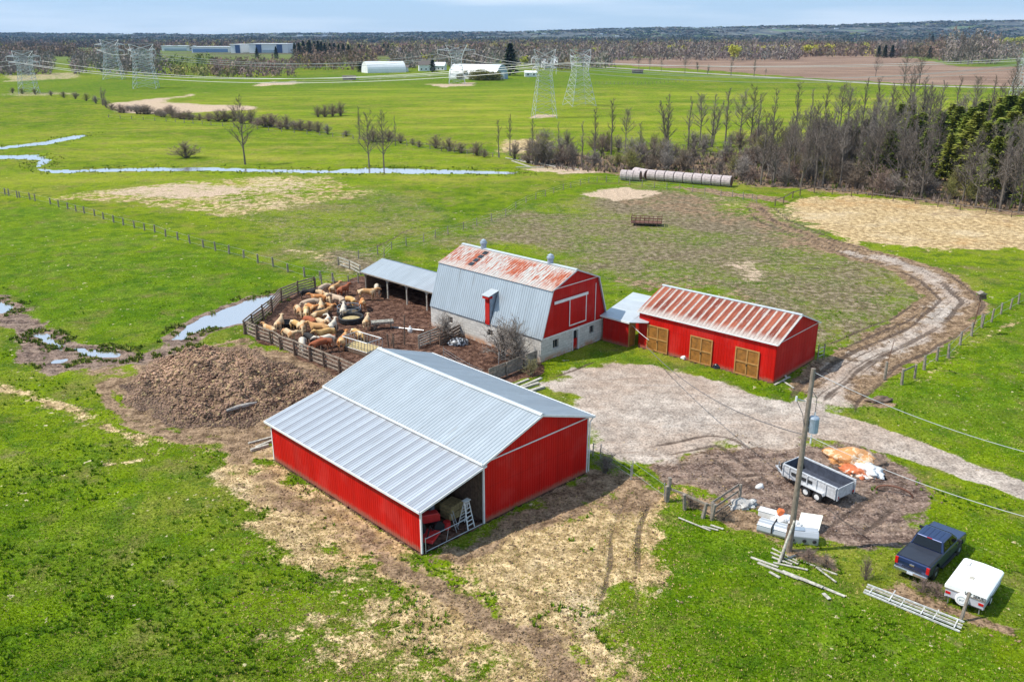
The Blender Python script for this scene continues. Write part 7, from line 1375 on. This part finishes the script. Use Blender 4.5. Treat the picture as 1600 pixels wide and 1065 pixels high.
# straw litter
r, P, M, z, wd, hd = scatter(70000, 300, 1100, 35); ok = clear(P) & (wd > .3) & (r.uniform(0, 1, len(P)) < M['straw']*1.0+M['worn']*.25+M['dirt']*.12+.015); P, z = P[ok], z[ok]; n = len(P); col = np.array([.42, .30, .14])*r.uniform(.65, 1.25, (n, 1))
tufts('straw_litter', P, z, r, .04+.05*r.uniform(0, 1, n), .09+.10*r.uniform(0, 1, n), col, 'trampled straw and dead grass lying on the bare ground', 3, 'straw')
# brush on the floor of the wood
TP = pxy([(800,250),(860,240),(1000,246),(1150,238),(1300,222),(1450,212),(1660,200),(1660,340),(1500,324),(1290,298),(1180,292),(1000,273),(860,266)])
r = np.random.default_rng(57); A_ = r.uniform(-5, 190, 30000); B_ = r.uniform(130, 300, 30000); ok = sdist(A_, B_, TP) < -.5; P = np.stack([A_[ok], B_[ok]], 1); n = len(P); col = np.array([.20, .155, .13])*r.uniform(.6, 1.4, (n, 1))*np.array([1, 1, 1])[None]; gk = r.uniform(0, 1, n) < .15; col[gk] = (.12, .16, .03)
tufts('undergrowth', P, np.zeros(n), r, .4+1.2*r.uniform(0, 1, n)**1.5, .10+.1*r.uniform(0, 1, n), col, 'tangled leafless undergrowth on the floor of the wood and thicket', 8, 'undergrowth')
# clods
def clods(name, P, z, s, col, label, cat, r):
    ico = bmesh.new(); bmesh.ops.create_icosphere(ico, subdivisions=1, radius=1); IV = np.array([v.co[:] for v in ico.verts]); IF = np.array([[v.index for v in f.verts] for f in ico.faces]); ico.free()
    n = len(P); sc = s[:,None,None]*r.uniform(.6, 1.4, (n, 1, 3)); j = r.uniform(.7, 1.3, (n, len(IV), 1)); a = r.uniform(0, 2*pi, n); ca, sa = np.cos(a)[:,None], np.sin(a)[:,None]; B = IV[None]*j*sc; B[:,:,2] *= .65
    V_ = np.stack([B[:,:,0]*ca-B[:,:,1]*sa+P[:,0:1], B[:,:,0]*sa+B[:,:,1]*ca+P[:,1:2], B[:,:,2]+z[:,None]+s[:,None]*.1], -1).reshape(-1, 3); F_ = (IF[None]+(np.arange(n)*len(IV))[:,None,None]).reshape(-1, 3)
    C_ = np.repeat(np.concatenate([col, np.ones((n, 1))], 1), len(IV), 0); t = NT(name+'_clods'); _, cc = t.attr('tint'); nn = t.noise(t.pos(), 7, 3); o = np_mesh(name, V_, F_, t.out(t.mix(t.mr(nn, .3, .7, 0, .5), cc, t.mix(.5, cc, (.03,.02,.015))), .95, 0, spec=.1), {'tint': C_}); return tag(o, label, cat, kind='stuff')
r, P, M, z, wd, hd = scatter(60000, 440, 1100, 45); rough = np.clip(M['dirt']*.8+M['mud']*.8+M['manure']+M['straw']*.35, 0, 1)*(1-M['gravel']*.9); ok = clear(P) & (wd > .4) & (hd > 0) & (r.uniform(0, 1, len(P)) < rough*.75*(.4+1.2*fbm(P[:,0]*.5, P[:,1]*.5, 2, 5))); P, z = P[ok], z[ok]; mn_ = M['manure'][ok][:,None]; mu_ = M['mud'][ok][:,None]; n = len(P)
col = (np.array([.22, .145, .085])*(1-mn_)*(1-mu_)+np.array([.09, .045, .032])*mn_+np.array([.20, .15, .13])*mu_*(1-mn_))*r.uniform(.5, 1.5, (n, 1)); clods('soil_clods', P, z, .03+.07*r.uniform(0, 1, n)**2, col, 'loose clods of earth and dung on the bare ground', 'clods', r)
r, P, M, z, wd, hd = scatter(80000, 540, 695, 55, 150, 600); ok = (hd < .3); P, z, hd = P[ok], z[ok], hd[ok]; n = len(P); v_ = fbm(P[:,0]*.45, P[:,1]*.45, 3, 6)[:,None]; lo_ = np.clip((hd+2.2)/2.2, 0, 1)[:,None]
col = (np.array([.15, .085, .06])*(1-v_)+np.array([.50, .32, .22])*v_)*r.uniform(.6, 1.4, (n, 1)); pale_ = fbm(P[:,0]*.18, P[:,1]*.18, 2, 61)[:,None] > .55; col = np.where(pale_, col*1.0+np.array([.10,.065,.04]), col*.8); sk_ = r.uniform(0, 1, n) < .10; col[sk_] = (.46, .34, .18); col = col*(1-.5*lo_)+np.array([.10, .075, .06])*.5*lo_; clods('manure_lumps', P, z, .025+.13*r.uniform(0, 1, n)**3.2, col, 'clotted straw and dung lumps covering the manure heap', 'manure', r)
# ---------------------------------------------------------------- thin air haze
hz = MB().box(-14000, 16000, -600, 12500, -17, 420).build('haze', None); mt = bpy.data.materials.new('thin_haze'); mt.use_nodes = True; nt = mt.node_tree; nt.nodes.remove(nt.nodes['Principled BSDF']); pv = nt.nodes.new('ShaderNodeVolumePrincipled'); pv.inputs['Density'].default_value = HAZE; pv.inputs['Color'].default_value = (.38, .62, 1, 1); pv.inputs['Anisotropy'].default_value = .2
nt.links.new(pv.outputs[0], nt.nodes['Material Output'].inputs['Volume']); hz.data.materials.append(mt); tag(hz, kind='stuff', label='thin bluish air between the farm and the hills', cat='haze')
